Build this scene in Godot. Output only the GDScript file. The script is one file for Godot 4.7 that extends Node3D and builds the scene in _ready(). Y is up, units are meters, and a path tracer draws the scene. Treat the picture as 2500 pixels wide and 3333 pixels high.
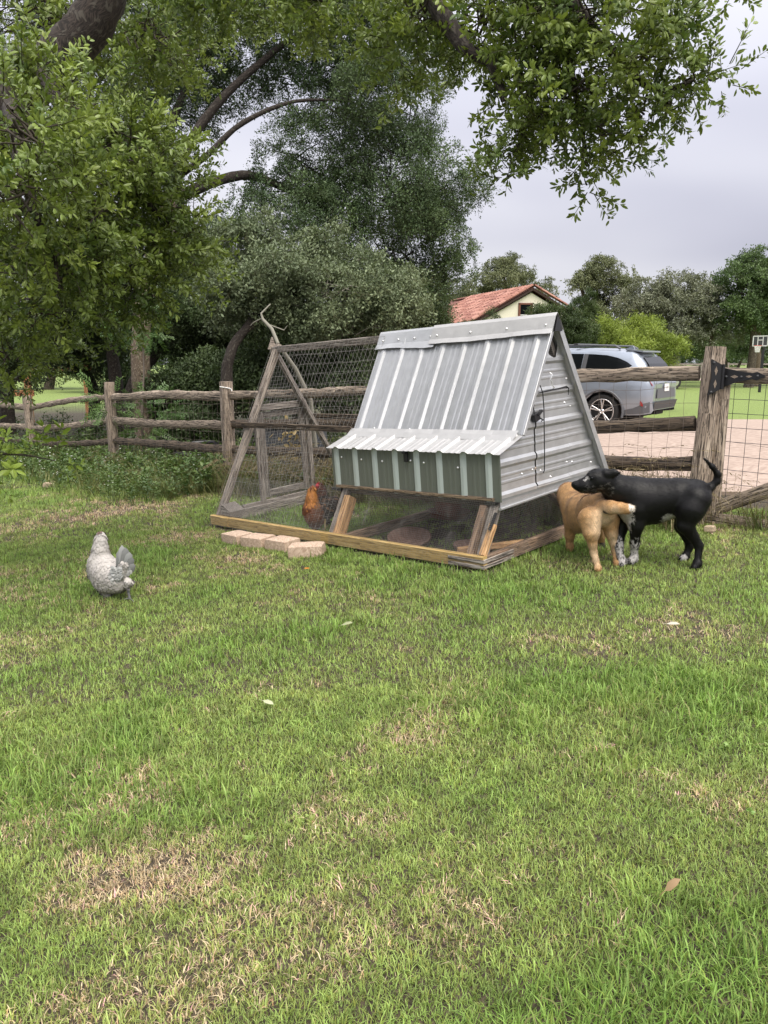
extends Node3D
# A backyard chicken coop under live oaks: an A-frame run with a sheet metal henhouse, hens, two dogs, a split rail fence, a parked car and a house beyond.

const EYE := Vector3(0, 1.33, 0)
const PITCH := 11.3          # degrees the lens looks down
const FOCAL := 2504.0        # in pixels of the 2500 x 3333 photograph
var rng := RandomNumberGenerator.new()
var M := {}
var taken := {}

class MB:
	var V := PackedVector3Array()
	var N := PackedVector3Array()
	var C := PackedColorArray()
	var U := PackedVector2Array()
	var I := PackedInt32Array()
	var col := Color.WHITE
	var off := Vector2.ZERO
	func q(a: Vector3, b: Vector3, c: Vector3, d: Vector3, ua := Vector2(0, 0), ub := Vector2(1, 0), uc := Vector2(1, 1), ud := Vector2(0, 1)) -> void:
		# counter-clockwise as seen from outside
		var n := (b - a).cross(d - a)
		if n.length_squared() < 1e-16:
			n = (c - a).cross(d - a)
		n = n.normalized()
		var k := V.size()
		V.append_array([a, b, c, d])
		N.append_array([n, n, n, n])
		C.append_array([col, col, col, col])
		U.append_array([ua + off, ub + off, uc + off, ud + off])
		I.append_array([k, k + 2, k + 1, k, k + 3, k + 2])
	func t(a: Vector3, b: Vector3, c: Vector3) -> void:
		var n := (b - a).cross(c - a).normalized()
		var k := V.size()
		V.append_array([a, b, c])
		N.append_array([n, n, n])
		C.append_array([col, col, col])
		U.append_array([Vector2(a.x, a.y), Vector2(b.x, b.y), Vector2(c.x, c.y)])
		I.append_array([k, k + 2, k + 1])
	func v(p: Vector3, n: Vector3, uv := Vector2.ZERO) -> int:
		V.append(p)
		N.append(n)
		C.append(col)
		U.append(uv + off)
		return V.size() - 1
	func f(a: int, b: int, c: int) -> void:
		I.append_array([a, c, b])
	# a chamfered bar from a to b; w across, h along the up side
	func bar(a: Vector3, b: Vector3, w: float, h: float, up := Vector3.UP, ch := 0.004) -> void:
		var x := (b - a)
		var l := x.length()
		x /= l
		var z := x.cross(up)
		if z.length() < 1e-4:
			z = x.cross(Vector3.RIGHT)
		z = z.normalized()
		var y := z.cross(x)
		ch = minf(ch, minf(w, h) * 0.3)
		var hw := w / 2
		var hh := h / 2
		var ring := [Vector2(-hw + ch, -hh), Vector2(hw - ch, -hh), Vector2(hw, -hh + ch), Vector2(hw, hh - ch), Vector2(hw - ch, hh), Vector2(-hw + ch, hh), Vector2(-hw, hh - ch), Vector2(-hw, -hh + ch)]
		var s := 0.0
		for i in 8:
			var p: Vector2 = ring[i]
			var r: Vector2 = ring[(i + 1) % 8]
			var e := (r - p).length()
			var o1 := z * p.x + y * p.y
			var o2 := z * r.x + y * r.y
			q(a + o2, a + o1, b + o1, b + o2, Vector2(0, s + e), Vector2(0, s), Vector2(l, s), Vector2(l, s + e))
			s += e
		for e in [[a, 1], [b, -1]]:
			var c0: Vector3 = e[0]
			for i in range(1, 7):
				var p0 = c0 + z * ring[0].x + y * ring[0].y
				var p1 = c0 + z * ring[i].x + y * ring[i].y
				var p2 = c0 + z * ring[i + 1].x + y * ring[i + 1].y
				if e[1] > 0:
					t(p0, p1, p2)
				else:
					t(p0, p2, p1)
	func box(c: Vector3, s: Vector3, b := Basis(), ch := 0.004) -> void:
		bar(c - b.x * s.x / 2, c + b.x * s.x / 2, s.z, s.y, b.y, ch)
	# a round stick through points with radii; flat wires use 3 sides
	func tube(pts: Array, rad: Array, sides := 6, wob := 0.0, caps := true, seed_ := 1) -> void:
		var n := pts.size()
		var ref := Vector3.UP
		var d0: Vector3 = (pts[1] - pts[0]).normalized()
		if absf(d0.dot(ref)) > 0.9:
			ref = Vector3.RIGHT
		var first := V.size()
		var len_ := 0.0
		var px := d0.cross(ref).normalized()
		var rg := RandomNumberGenerator.new()
		rg.seed = seed_
		for i in n:
			var d: Vector3 = ((pts[mini(i + 1, n - 1)] - pts[maxi(i - 1, 0)]) as Vector3).normalized()
			px = (px - d * px.dot(d)).normalized()
			var py := d.cross(px)
			if i > 0:
				len_ += (pts[i] - pts[i - 1]).length()
			for k in sides + 1:
				var a := TAU * k / sides
				var nn := px * cos(a) + py * sin(a)
				var r: float = rad[i] if rad.size() > 1 else rad[0]
				if wob > 0.0 and k < sides:
					r *= 1.0 + rg.randf_range(-wob, wob)
				if k == sides:
					v(V[first + i * (sides + 1)], nn, Vector2(len_, 1.0 * r * TAU))
				else:
					v(pts[i] + nn * r, nn, Vector2(len_, float(k) / sides * r * TAU))
		for i in n - 1:
			for k in sides:
				var a := first + i * (sides + 1) + k
				var b := a + sides + 1
				f(a, a + 1, b + 1)
				f(a, b + 1, b)
		if caps:
			for e in [0, n - 1]:
				var d: Vector3 = (pts[1] - pts[0]).normalized() * -1.0 if e == 0 else (pts[n - 1] - pts[n - 2]).normalized()
				var base: int = first + e * (sides + 1)
				var k0 := v(pts[e], d)
				var ks := []
				for k in sides + 1:
					ks.append(v(V[base + k], d))
				for k in sides:
					if e == 0:
						f(k0, ks[k + 1], ks[k])
					else:
						f(k0, ks[k], ks[k + 1])
	func wire(a: Vector3, b: Vector3, r: float) -> void:
		tube([a, b], [r], 3, 0.0, false)
	# profile of (radius, height) turned about an axis at c
	func lathe(c: Vector3, prof: Array, sides := 20, ax := Basis()) -> void:
		var first := V.size()
		var n := prof.size()
		for i in n:
			var p: Vector2 = prof[i]
			var dd: Vector2 = prof[mini(i + 1, n - 1)] - prof[maxi(i - 1, 0)]
			var nn := Vector2(dd.y, -dd.x).normalized()
			for k in sides + 1:
				var a := TAU * k / sides
				var r := ax.x * cos(a) + ax.z * -sin(a)
				v(c + r * p.x + ax.y * p.y, (r * nn.x + ax.y * nn.y).normalized(), Vector2(float(k) / sides, float(i) / n))
		for i in n - 1:
			for k in sides:
				var a := first + i * (sides + 1) + k
				var b := a + sides + 1
				f(a, a + 1, b + 1)
				f(a, b + 1, b)
	# a convex or star-shaped polygon pushed out by depth along n
	func prism(poly: Array, depth: Vector3) -> void:
		var n := poly.size()
		var cen := Vector3.ZERO
		for p in poly:
			cen += p / n
		for i in n:
			var a: Vector3 = poly[i]
			var b: Vector3 = poly[(i + 1) % n]
			t(cen + depth, a + depth, b + depth)
			t(cen, b, a)
			q(a, b, b + depth, a + depth)
	func mesh() -> ArrayMesh:
		var arr := []
		arr.resize(Mesh.ARRAY_MAX)
		arr[Mesh.ARRAY_VERTEX] = V
		arr[Mesh.ARRAY_NORMAL] = N
		arr[Mesh.ARRAY_COLOR] = C
		arr[Mesh.ARRAY_TEX_UV] = U
		arr[Mesh.ARRAY_INDEX] = I
		var m := ArrayMesh.new()
		m.add_surface_from_arrays(Mesh.PRIMITIVE_TRIANGLES, arr)
		return m

# ------------------------------------------------------------ bodies: tapered capsules joined smoothly, meshed as surface nets
class Body:
	var bones := []
	func bone(a: Vector3, b: Vector3, ra: float, rb: float, k := 0.04) -> void:
		bones.append([a, b, ra, rb, k])
	func chain(pts: Array, rad: Array, k := 0.04) -> void:
		for i in pts.size() - 1:
			bone(pts[i], pts[i + 1], rad[i], rad[i + 1], k)
	func build(cell: float, paint: Callable) -> MB:
		var lo := Vector3(1e9, 1e9, 1e9)
		var hi := -lo
		for b in bones:
			var r: float = maxf(b[2], b[3]) + 0.03
			for p in [b[0], b[1]]:
				lo = lo.min(p - Vector3(r, r, r))
				hi = hi.max(p + Vector3(r, r, r))
		var nx := int((hi.x - lo.x) / cell) + 2
		var ny := int((hi.y - lo.y) / cell) + 2
		var nz := int((hi.z - lo.z) / cell) + 2
		var D := PackedFloat32Array()
		D.resize(nx * ny * nz)
		D.fill(9.0)
		for b in bones:
			var a: Vector3 = b[0]
			var e: Vector3 = b[1] - b[0]
			var ra: float = b[2]
			var rb: float = b[3]
			var k: float = b[4]
			var pad: float = maxf(ra, rb) + k + cell * 2.0
			var l: Vector3 = ((b[0] as Vector3).min(b[1]) - Vector3(pad, pad, pad) - lo) / cell
			var h: Vector3 = ((b[0] as Vector3).max(b[1]) + Vector3(pad, pad, pad) - lo) / cell
			var ee := maxf(e.length_squared(), 1e-9)
			for iz in range(maxi(0, int(l.z)), mini(nz, int(h.z) + 1)):
				for iy in range(maxi(0, int(l.y)), mini(ny, int(h.y) + 1)):
					var at := (iz * ny + iy) * nx
					for ix in range(maxi(0, int(l.x)), mini(nx, int(h.x) + 1)):
						var p := lo + Vector3(ix, iy, iz) * cell - a
						var t := clampf(p.dot(e) / ee, 0.0, 1.0)
						var d := (p - e * t).length() - lerpf(ra, rb, t)
						var o := D[at + ix]
						var hh := maxf(k - absf(d - o), 0.0)
						D[at + ix] = minf(d, o) - hh * hh / (4.0 * k)
		var mb := MB.new()
		var id := PackedInt32Array()
		id.resize(nx * ny * nz)
		id.fill(-1)
		var dz := nx * ny
		for iz in nz - 1:
			for iy in ny - 1:
				for ix in nx - 1:
					var o := (iz * ny + iy) * nx + ix
					var v0 := D[o]
					if v0 > cell * 2.5 or v0 < -cell * 2.5:
						continue
					var cs := [v0, D[o + 1], D[o + nx], D[o + nx + 1], D[o + dz], D[o + dz + 1], D[o + dz + nx], D[o + dz + nx + 1]]
					var neg := 0
					for c in cs:
						if c < 0.0:
							neg += 1
					if neg == 0 or neg == 8:
						continue
					var s := Vector3.ZERO
					var n := 0
					for ed in [[0, 1], [2, 3], [4, 5], [6, 7], [0, 2], [1, 3], [4, 6], [5, 7], [0, 4], [1, 5], [2, 6], [3, 7]]:
						var a: float = cs[ed[0]]
						var b: float = cs[ed[1]]
						if (a < 0.0) != (b < 0.0):
							var t := a / (a - b)
							var pa := Vector3(ed[0] & 1, (ed[0] >> 1) & 1, ed[0] >> 2)
							var pb := Vector3(ed[1] & 1, (ed[1] >> 1) & 1, ed[1] >> 2)
							s += pa.lerp(pb, t)
							n += 1
					var p := lo + (Vector3(ix, iy, iz) + s / n) * cell
					var g := Vector3(cs[1] + cs[3] + cs[5] + cs[7] - cs[0] - cs[2] - cs[4] - cs[6], cs[2] + cs[3] + cs[6] + cs[7] - cs[0] - cs[1] - cs[4] - cs[5], cs[4] + cs[5] + cs[6] + cs[7] - cs[0] - cs[1] - cs[2] - cs[3])
					mb.col = paint.call(p)
					id[o] = mb.v(p, g.normalized(), Vector2(p.x + p.z, p.y))
		for iz in range(1, nz - 1):
			for iy in range(1, ny - 1):
				for ix in range(1, nx - 1):
					var o := (iz * ny + iy) * nx + ix
					if id[o] < 0:
						continue
					var in0 := D[o] < 0.0
					for ax in 3:
						var s: int = [1, nx, dz][ax]
						if in0 == (D[o + s] < 0.0):
							continue
						var u: int = [nx, dz, 1][ax]
						var w: int = [dz, 1, nx][ax]
						var a := id[o]
						var b := id[o - u]
						var c := id[o - u - w]
						var d := id[o - w]
						if a < 0 or b < 0 or c < 0 or d < 0:
							continue
						if in0:
							mb.f(a, b, c)
							mb.f(a, c, d)
						else:
							mb.f(a, c, b)
							mb.f(a, d, c)
		return mb

# ------------------------------------------------------------ naming
func numbered(called: String) -> String:
	if not taken.has(called):
		taken[called] = 0
		return called
	taken[called] += 1
	return "%s_%03d" % [called, taken[called]]

func tag(o: Node, label := "", category := "", group := "", kind := "") -> Node:
	if label:
		o.set_meta("label", label)
	if category:
		o.set_meta("category", category)
	if group:
		o.set_meta("group", group)
	if kind:
		o.set_meta("kind", kind)
	return o

func thing(called: String, label: String, category: String, at := Vector3.ZERO, group := "") -> Node3D:
	var o := Node3D.new()
	o.name = numbered(called)
	add_child(o, true)
	o.position = at
	tag(o, label, category, group)
	return o

func part(mb: MB, called: String, mat: Material, parent: Node) -> MeshInstance3D:
	var o := MeshInstance3D.new()
	o.mesh = mb.mesh()
	o.material_override = mat
	o.name = numbered(called) if parent == self else called
	parent.add_child(o, true)
	return o

func inst(mesh: Mesh, called: String, mat: Material, parent: Node, xf := Transform3D()) -> MeshInstance3D:
	var o := MeshInstance3D.new()
	o.mesh = mesh
	o.material_override = mat
	o.name = numbered(called) if parent == self else called
	parent.add_child(o, true)
	o.transform = xf
	return o

func scatter(xfs: Array, tints: Array, mesh: Mesh, called: String, mat: Material, parent: Node) -> MultiMeshInstance3D:
	var mm := MultiMesh.new()
	mm.transform_format = MultiMesh.TRANSFORM_3D
	mm.use_colors = true
	mm.mesh = mesh
	mm.instance_count = xfs.size()
	for i in xfs.size():
		mm.set_instance_transform(i, xfs[i])
		mm.set_instance_color(i, tints[i])
	var o := MultiMeshInstance3D.new()
	o.multimesh = mm
	o.material_override = mat
	o.name = numbered(called) if parent == self else called
	parent.add_child(o, true)
	return o

# the point that a pixel of the photograph shows, z metres in front of the lens
func spot(u: float, v: float, z: float) -> Vector3:
	var x := (u - 1250.0) / FOCAL
	var y := -(v - 1666.5) / FOCAL
	var c := cos(deg_to_rad(PITCH))
	var s := sin(deg_to_rad(PITCH))
	var d := Vector3(x, y * c - s, -(c + y * s))
	return EYE + d * (z / -d.z)

# the lie of the land: the yard climbs to the right, then evens out towards the drive and the far lawn
func land(x: float, z: float) -> float:
	var yard := 0.07 * clampf(x, -7.0, 7.0) - 0.012
	return lerpf(yard, -0.4, smoothstep(6.0, 24.0, -z))

func rb(yaw: float, tilt := 0.0, roll := 0.0) -> Basis:
	return Basis.from_euler(Vector3(tilt, yaw, roll))

# ------------------------------------------------------------ materials
func lin(r: float, g: float, b: float) -> Color:
	return Color(r, g, b).linear_to_srgb()

func std(c: Color, rough := 0.8, metal := 0.0) -> StandardMaterial3D:
	var m := StandardMaterial3D.new()
	m.albedo_color = c
	m.roughness = rough
	m.metallic = metal
	return m

func painted(rough := 0.8) -> StandardMaterial3D:
	# colour comes from the vertices
	var m := std(Color.WHITE, rough)
	m.vertex_color_use_as_albedo = true
	return m

func noise(freq: float, oct := 4, seed_ := 1) -> FastNoiseLite:
	var n := FastNoiseLite.new()
	n.seed = seed_
	n.noise_type = FastNoiseLite.TYPE_SIMPLEX_SMOOTH
	n.frequency = freq
	n.fractal_octaves = oct
	return n

# a tileable-enough picture from a colour function of (x, y) in pixels
func picture(w: int, h: int, fn: Callable) -> ImageTexture:
	var im := Image.create(w, h, false, Image.FORMAT_RGB8)
	for y in h:
		for x in w:
			im.set_pixel(x, y, fn.call(float(x), float(y)))
	return ImageTexture.create_from_image(im)

# wood: grain runs along u; cols = dark, mid, light as sRGB
func wood(cols: Array, seed_: int, rough := 0.85, crack := 1.0, tile := 1.2) -> StandardMaterial3D:
	var n1 := noise(1.0, 4, seed_)
	var n2 := noise(1.0, 2, seed_ + 5)
	var n3 := noise(1.0, 3, seed_ + 9)
	var fn := func(x: float, y: float) -> Color:
		var g := n1.get_noise_2d(x * 0.012, y * 0.22)
		var fine := n3.get_noise_2d(x * 0.03 + 300.0, y * 0.9)
		var blot := n2.get_noise_2d(x * 0.012, y * 0.02 + 90.0)
		var k := clampf(0.5 + (g * 1.3 + fine * 0.8) * (0.45 + 0.55 * crack), 0.0, 1.0)
		var c: Color = (cols[0] as Color).lerp(cols[1], k * 2.0) if k < 0.5 else (cols[1] as Color).lerp(cols[2], k * 2.0 - 1.0)
		c = c.lerp(cols[1], clampf(blot, -0.4, 0.4) + 0.4)
		if fine < -0.26 or g < -0.36:
			c = c.darkened(0.5 * crack)
		return c
	var m := std(Color.WHITE, rough)
	var tex := picture(256, 128, fn)
	m.albedo_texture = tex
	m.uv1_scale = Vector3(1.0 / tile, 1.0 / (tile * 0.35), 1)
	m.heightmap_enabled = true
	m.heightmap_texture = tex
	m.heightmap_scale = 0.5 * crack
	return m

func bark(cols: Array, seed_: int, tile := 0.4) -> StandardMaterial3D:
	var n1 := noise(1.0, 4, seed_)
	var n2 := noise(1.0, 3, seed_ + 3)
	var fn := func(x: float, y: float) -> Color:
		var r := absf(n1.get_noise_2d(x * 0.018, y * 0.13))
		var m2 := n2.get_noise_2d(x * 0.02, y * 0.03)
		var k := clampf(r * 3.2, 0.0, 1.0)
		var c: Color = (cols[0] as Color).lerp(cols[1], k)
		if m2 > 0.18:
			c = c.lerp(cols[2], clampf((m2 - 0.18) * 4.0, 0.0, 0.8))
		return c
	var m := std(Color.WHITE, 0.95)
	var tex := picture(256, 256, fn)
	m.albedo_texture = tex
	m.uv1_scale = Vector3(1.0 / tile, 1.0 / tile, 1)
	m.heightmap_enabled = true
	m.heightmap_texture = tex
	m.heightmap_scale = 0.9
	return m

func leafy(rough := 0.5, through := 0.5) -> StandardMaterial3D:
	var m := painted(rough)
	m.metallic_specular = 0.5
	m.backlight_enabled = true
	m.backlight = Color(through, through, through * 0.75).linear_to_srgb()
	return m

func mottle(c1: Color, c2: Color, freq: float, seed_: int, rough: float, tile: float, bump := 0.0, world := true) -> StandardMaterial3D:
	var n1 := noise(1.0, 5, seed_)
	var fn := func(x: float, y: float) -> Color:
		var a := x / 256.0 * TAU
		var b := y / 256.0 * TAU
		var k := n1.get_noise_3d(cos(a) * freq + sin(b) * freq * 0.7, sin(a) * freq, cos(b) * freq)
		return c1.lerp(c2, clampf(0.5 + k * 1.1, 0.0, 1.0))
	var m := std(Color.WHITE, rough)
	var tex := picture(256, 256, fn)
	m.albedo_texture = tex
	m.uv1_triplanar = true
	m.uv1_world_triplanar = world
	m.uv1_scale = Vector3.ONE / tile
	if bump > 0.0:
		m.heightmap_enabled = true
		m.heightmap_texture = tex
		m.heightmap_scale = bump
	return m

func make_materials() -> void:
	M.grey_wood = wood([Color8(88, 80, 74), Color8(140, 131, 123), Color8(176, 168, 158)], 11, 0.88, 0.6)
	M.pole_wood = wood([Color8(92, 82, 74), Color8(148, 136, 124), Color8(186, 174, 160)], 12, 0.88, 0.6)
	M.rail_wood = wood([Color8(74, 65, 56), Color8(136, 122, 107), Color8(184, 170, 152)], 13, 0.92, 0.9)
	M.post_wood = wood([Color8(92, 80, 70), Color8(158, 142, 126), Color8(198, 182, 164)], 14, 0.92, 0.8)
	M.dark_wood = wood([Color8(50, 42, 35), Color8(88, 76, 64), Color8(118, 104, 88)], 15, 0.92)
	M.treated = wood([Color8(150, 122, 72), Color8(186, 156, 98), Color8(206, 182, 130)], 16, 0.8, 0.3)
	M.fresh_wood = wood([Color8(160, 118, 78), Color8(200, 158, 112), Color8(220, 184, 142)], 17, 0.8, 0.4)
	M.brown_wood = wood([Color8(96, 78, 64), Color8(138, 114, 94), Color8(168, 144, 122)], 18, 0.85, 0.5)
	M.ply = wood([Color8(90, 74, 58), Color8(128, 110, 88), Color8(150, 132, 108)], 19)
	M.cedar = wood([Color8(150, 96, 58), Color8(196, 138, 92), Color8(214, 164, 120)], 20)
	M.bark_dark = bark([Color8(26, 22, 19), Color8(62, 54, 47), Color8(82, 78, 70)], 31)
	M.bark_pale = bark([Color8(60, 50, 40), Color8(128, 112, 94), Color8(150, 140, 120)], 32, 0.4)
	M.bark_far = bark([Color8(46, 40, 34), Color8(92, 82, 70), Color8(110, 102, 90)], 33, 1.0)
	# sheet metal: bare zinc-aluminium, weathered
	var zn := noise(1.0, 4, 41)
	var zfn := func(x: float, y: float) -> Color:
		var k := zn.get_noise_2d(x * 0.025, y * 0.03) * 0.6 + zn.get_noise_2d(x * 0.3, y * 0.3 + 70.0) * 0.2
		var g := clampf(0.86 + k * 0.09, 0.0, 1.0)
		return Color(g, g, g)
	var ztex := picture(256, 256, zfn)
	var z := std(lin(0.74, 0.75, 0.76), 0.46, 0.6)
	z.albedo_texture = ztex
	z.roughness_texture = ztex
	z.roughness = 0.5
	z.uv1_triplanar = true
	z.uv1_scale = Vector3(1.4, 1.4, 1.4)
	M.zinc = z
	var z2 := z.duplicate()
	z2.roughness = 0.30
	z2.metallic = 0.92
	z2.albedo_color = lin(0.74, 0.79, 0.74)
	M.zinc_green = z2
	var z3 := z.duplicate()
	z3.roughness = 0.62
	z3.albedo_color = lin(0.78, 0.77, 0.75)
	M.zinc_dull = z3
	var sg := painted(0.38)
	sg.metallic = 0.25
	M.sage = sg
	M.screw = std(lin(0.85, 0.85, 0.85), 0.35, 0.6)
	M.steel_wire = std(lin(0.27, 0.26, 0.24), 0.55, 0.2)
	M.rust_wire = std(lin(0.16, 0.13, 0.11), 0.7, 0.1)
	M.black_wire = std(lin(0.02, 0.02, 0.024), 0.5)
	M.black_iron = std(lin(0.012, 0.012, 0.014), 0.42)
	M.black_plastic = std(lin(0.014, 0.014, 0.016), 0.35)
	M.rubber = std(lin(0.02, 0.02, 0.02), 0.8)
	M.white_plastic = std(lin(0.72, 0.72, 0.70), 0.45)
	M.brick = mottle(Color8(168, 142, 122), Color8(216, 194, 172), 5.0, 51, 0.95, 0.5, 0.5)
	M.stone = mottle(Color8(140, 124, 104), Color8(196, 178, 150), 4.0, 52, 0.95, 0.3, 0.6)
	M.pan = mottle(Color8(92, 70, 62), Color8(138, 110, 98), 3.0, 53, 0.8, 0.5, 0.1)
	M.feeder = mottle(Color8(88, 30, 22), Color8(122, 52, 40), 3.0, 54, 0.55, 0.5)
	M.concrete = mottle(Color8(142, 124, 112), Color8(170, 152, 139), 6.0, 55, 0.93, 3.0, 0.05)
	M.road = mottle(Color8(150, 130, 122), Color8(172, 152, 144), 5.0, 56, 0.93, 4.0)
	M.stucco = mottle(Color8(218, 210, 192), Color8(232, 226, 210), 8.0, 57, 0.95, 2.0, 0.1)
	M.trim_brown = std(Color8(110, 66, 52), 0.7)
	M.eave_brown = std(Color8(60, 42, 36), 0.8)
	M.leaf = leafy(0.42, 0.55)
	M.leaf_far = leafy(0.6, 0.5)
	M.grass = leafy(0.6, 0.5)
	M.bark_twig = std(lin(0.06, 0.048, 0.036), 0.95)
	M.lichen_twig = std(lin(0.22, 0.21, 0.17), 0.95)
	M.fur = painted(0.75)
	M.fur.rim_enabled = true
	M.fur.rim = 0.25
	M.black_fur = painted(0.46)
	M.black_fur.metallic_specular = 0.35
	M.feather = painted(0.7)
	M.glass_dark = std(lin(0.006, 0.007, 0.008), 0.07)
	M.glass_dark.metallic_specular = 0.28
	var cp := std(lin(0.30, 0.335, 0.385), 0.32, 0.55)
	cp.clearcoat_enabled = true
	cp.clearcoat = 1.0
	cp.clearcoat_roughness = 0.06
	M.car_paint = cp
	M.car_trim = std(lin(0.10, 0.105, 0.115), 0.55)
	M.car_grey = std(lin(0.05, 0.052, 0.056), 0.6)
	M.alloy = std(lin(0.75, 0.75, 0.76), 0.22, 0.9)
	M.red_lens = std(lin(0.28, 0.012, 0.014), 0.2)
	M.red_paint = std(lin(0.55, 0.06, 0.03), 0.5)
	M.truck_paint = std(lin(0.02, 0.022, 0.026), 0.25, 0.3)

# ------------------------------------------------------------ camera, sky, sun
func make_view() -> void:
	var cam := Camera3D.new()
	cam.name = "camera"
	add_child(cam)
	cam.position = EYE
	cam.rotation_degrees = Vector3(-PITCH, 0, 0)
	cam.fov = rad_to_deg(2.0 * atan(3333.0 / 2.0 / FOCAL))
	cam.near = 0.05
	cam.far = 600.0
	cam.current = true
	var env := Environment.new()
	env.background_mode = Environment.BG_SKY
	env.tonemap_mode = Environment.TONE_MAPPER_LINEAR
	env.tonemap_exposure = 3.4
	env.sdfgi_enabled = true
	env.ssao_enabled = true
	env.ssil_enabled = true
	# an even overcast, brighter overhead than at the horizon as overcast skies are, in soft banks
	var w := 512
	var h := 256
	var im := Image.create(w, h, false, Image.FORMAT_RGBF)
	var n1 := noise(1.0, 4, 7)
	for y in h:
		var el := (0.5 - (y + 0.5) / h) * PI
		for x in w:
			var az := (x + 0.5) / w * TAU
			var d := Vector3(cos(el) * sin(az), sin(el), cos(el) * cos(az))
			var s := maxf(d.y, 0.0)
			var b := 0.178 * (1.0 + 2.0 * s)
			var q := d / (0.28 + s)
			var c := n1.get_noise_3d(q.x * 0.36, 3.0, q.z * 0.7) * 0.34 + n1.get_noise_3d(q.x * 1.3, 9.0, q.z * 2.6) * 0.07
			b *= 1.0 + c
			var warm := clampf(0.5 + c * 2.4, 0.0, 1.0)
			im.set_pixel(x, y, Color(b * lerpf(0.93, 1.0, warm), b * lerpf(0.945, 1.0, warm), b * lerpf(1.12, 1.05, warm)))
	var sm := PanoramaSkyMaterial.new()
	sm.panorama = ImageTexture.create_from_image(im)
	var sky := Sky.new()
	sky.sky_material = sm
	env.sky = sky
	var we := WorldEnvironment.new()
	we.name = "world_environment"
	we.environment = env
	add_child(we)
	var sun := DirectionalLight3D.new()
	sun.name = "sun"
	sun.light_energy = 0.5
	sun.light_color = Color(1.0, 0.97, 0.92)
	sun.light_angular_distance = 55.0
	sun.shadow_enabled = true
	sun.rotation_degrees = Vector3(-62, 28, 0)
	add_child(sun)

# ------------------------------------------------------------ ground
var dry_spots := []
var dryn: FastNoiseLite
var lushn: FastNoiseLite

func dryness(x: float, z: float) -> float:
	var k := dryn.get_noise_2d(x, z) * 0.75 - 0.13
	for s in dry_spots:
		var d: float = Vector2((x - s.x) / s.z, (z - s.y) / (s.z * 0.8)).length_squared()
		if d < 6.0:
			k += s.w * 0.62 * exp(-d)
	return clampf(k, -1.0, 1.2)

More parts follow.
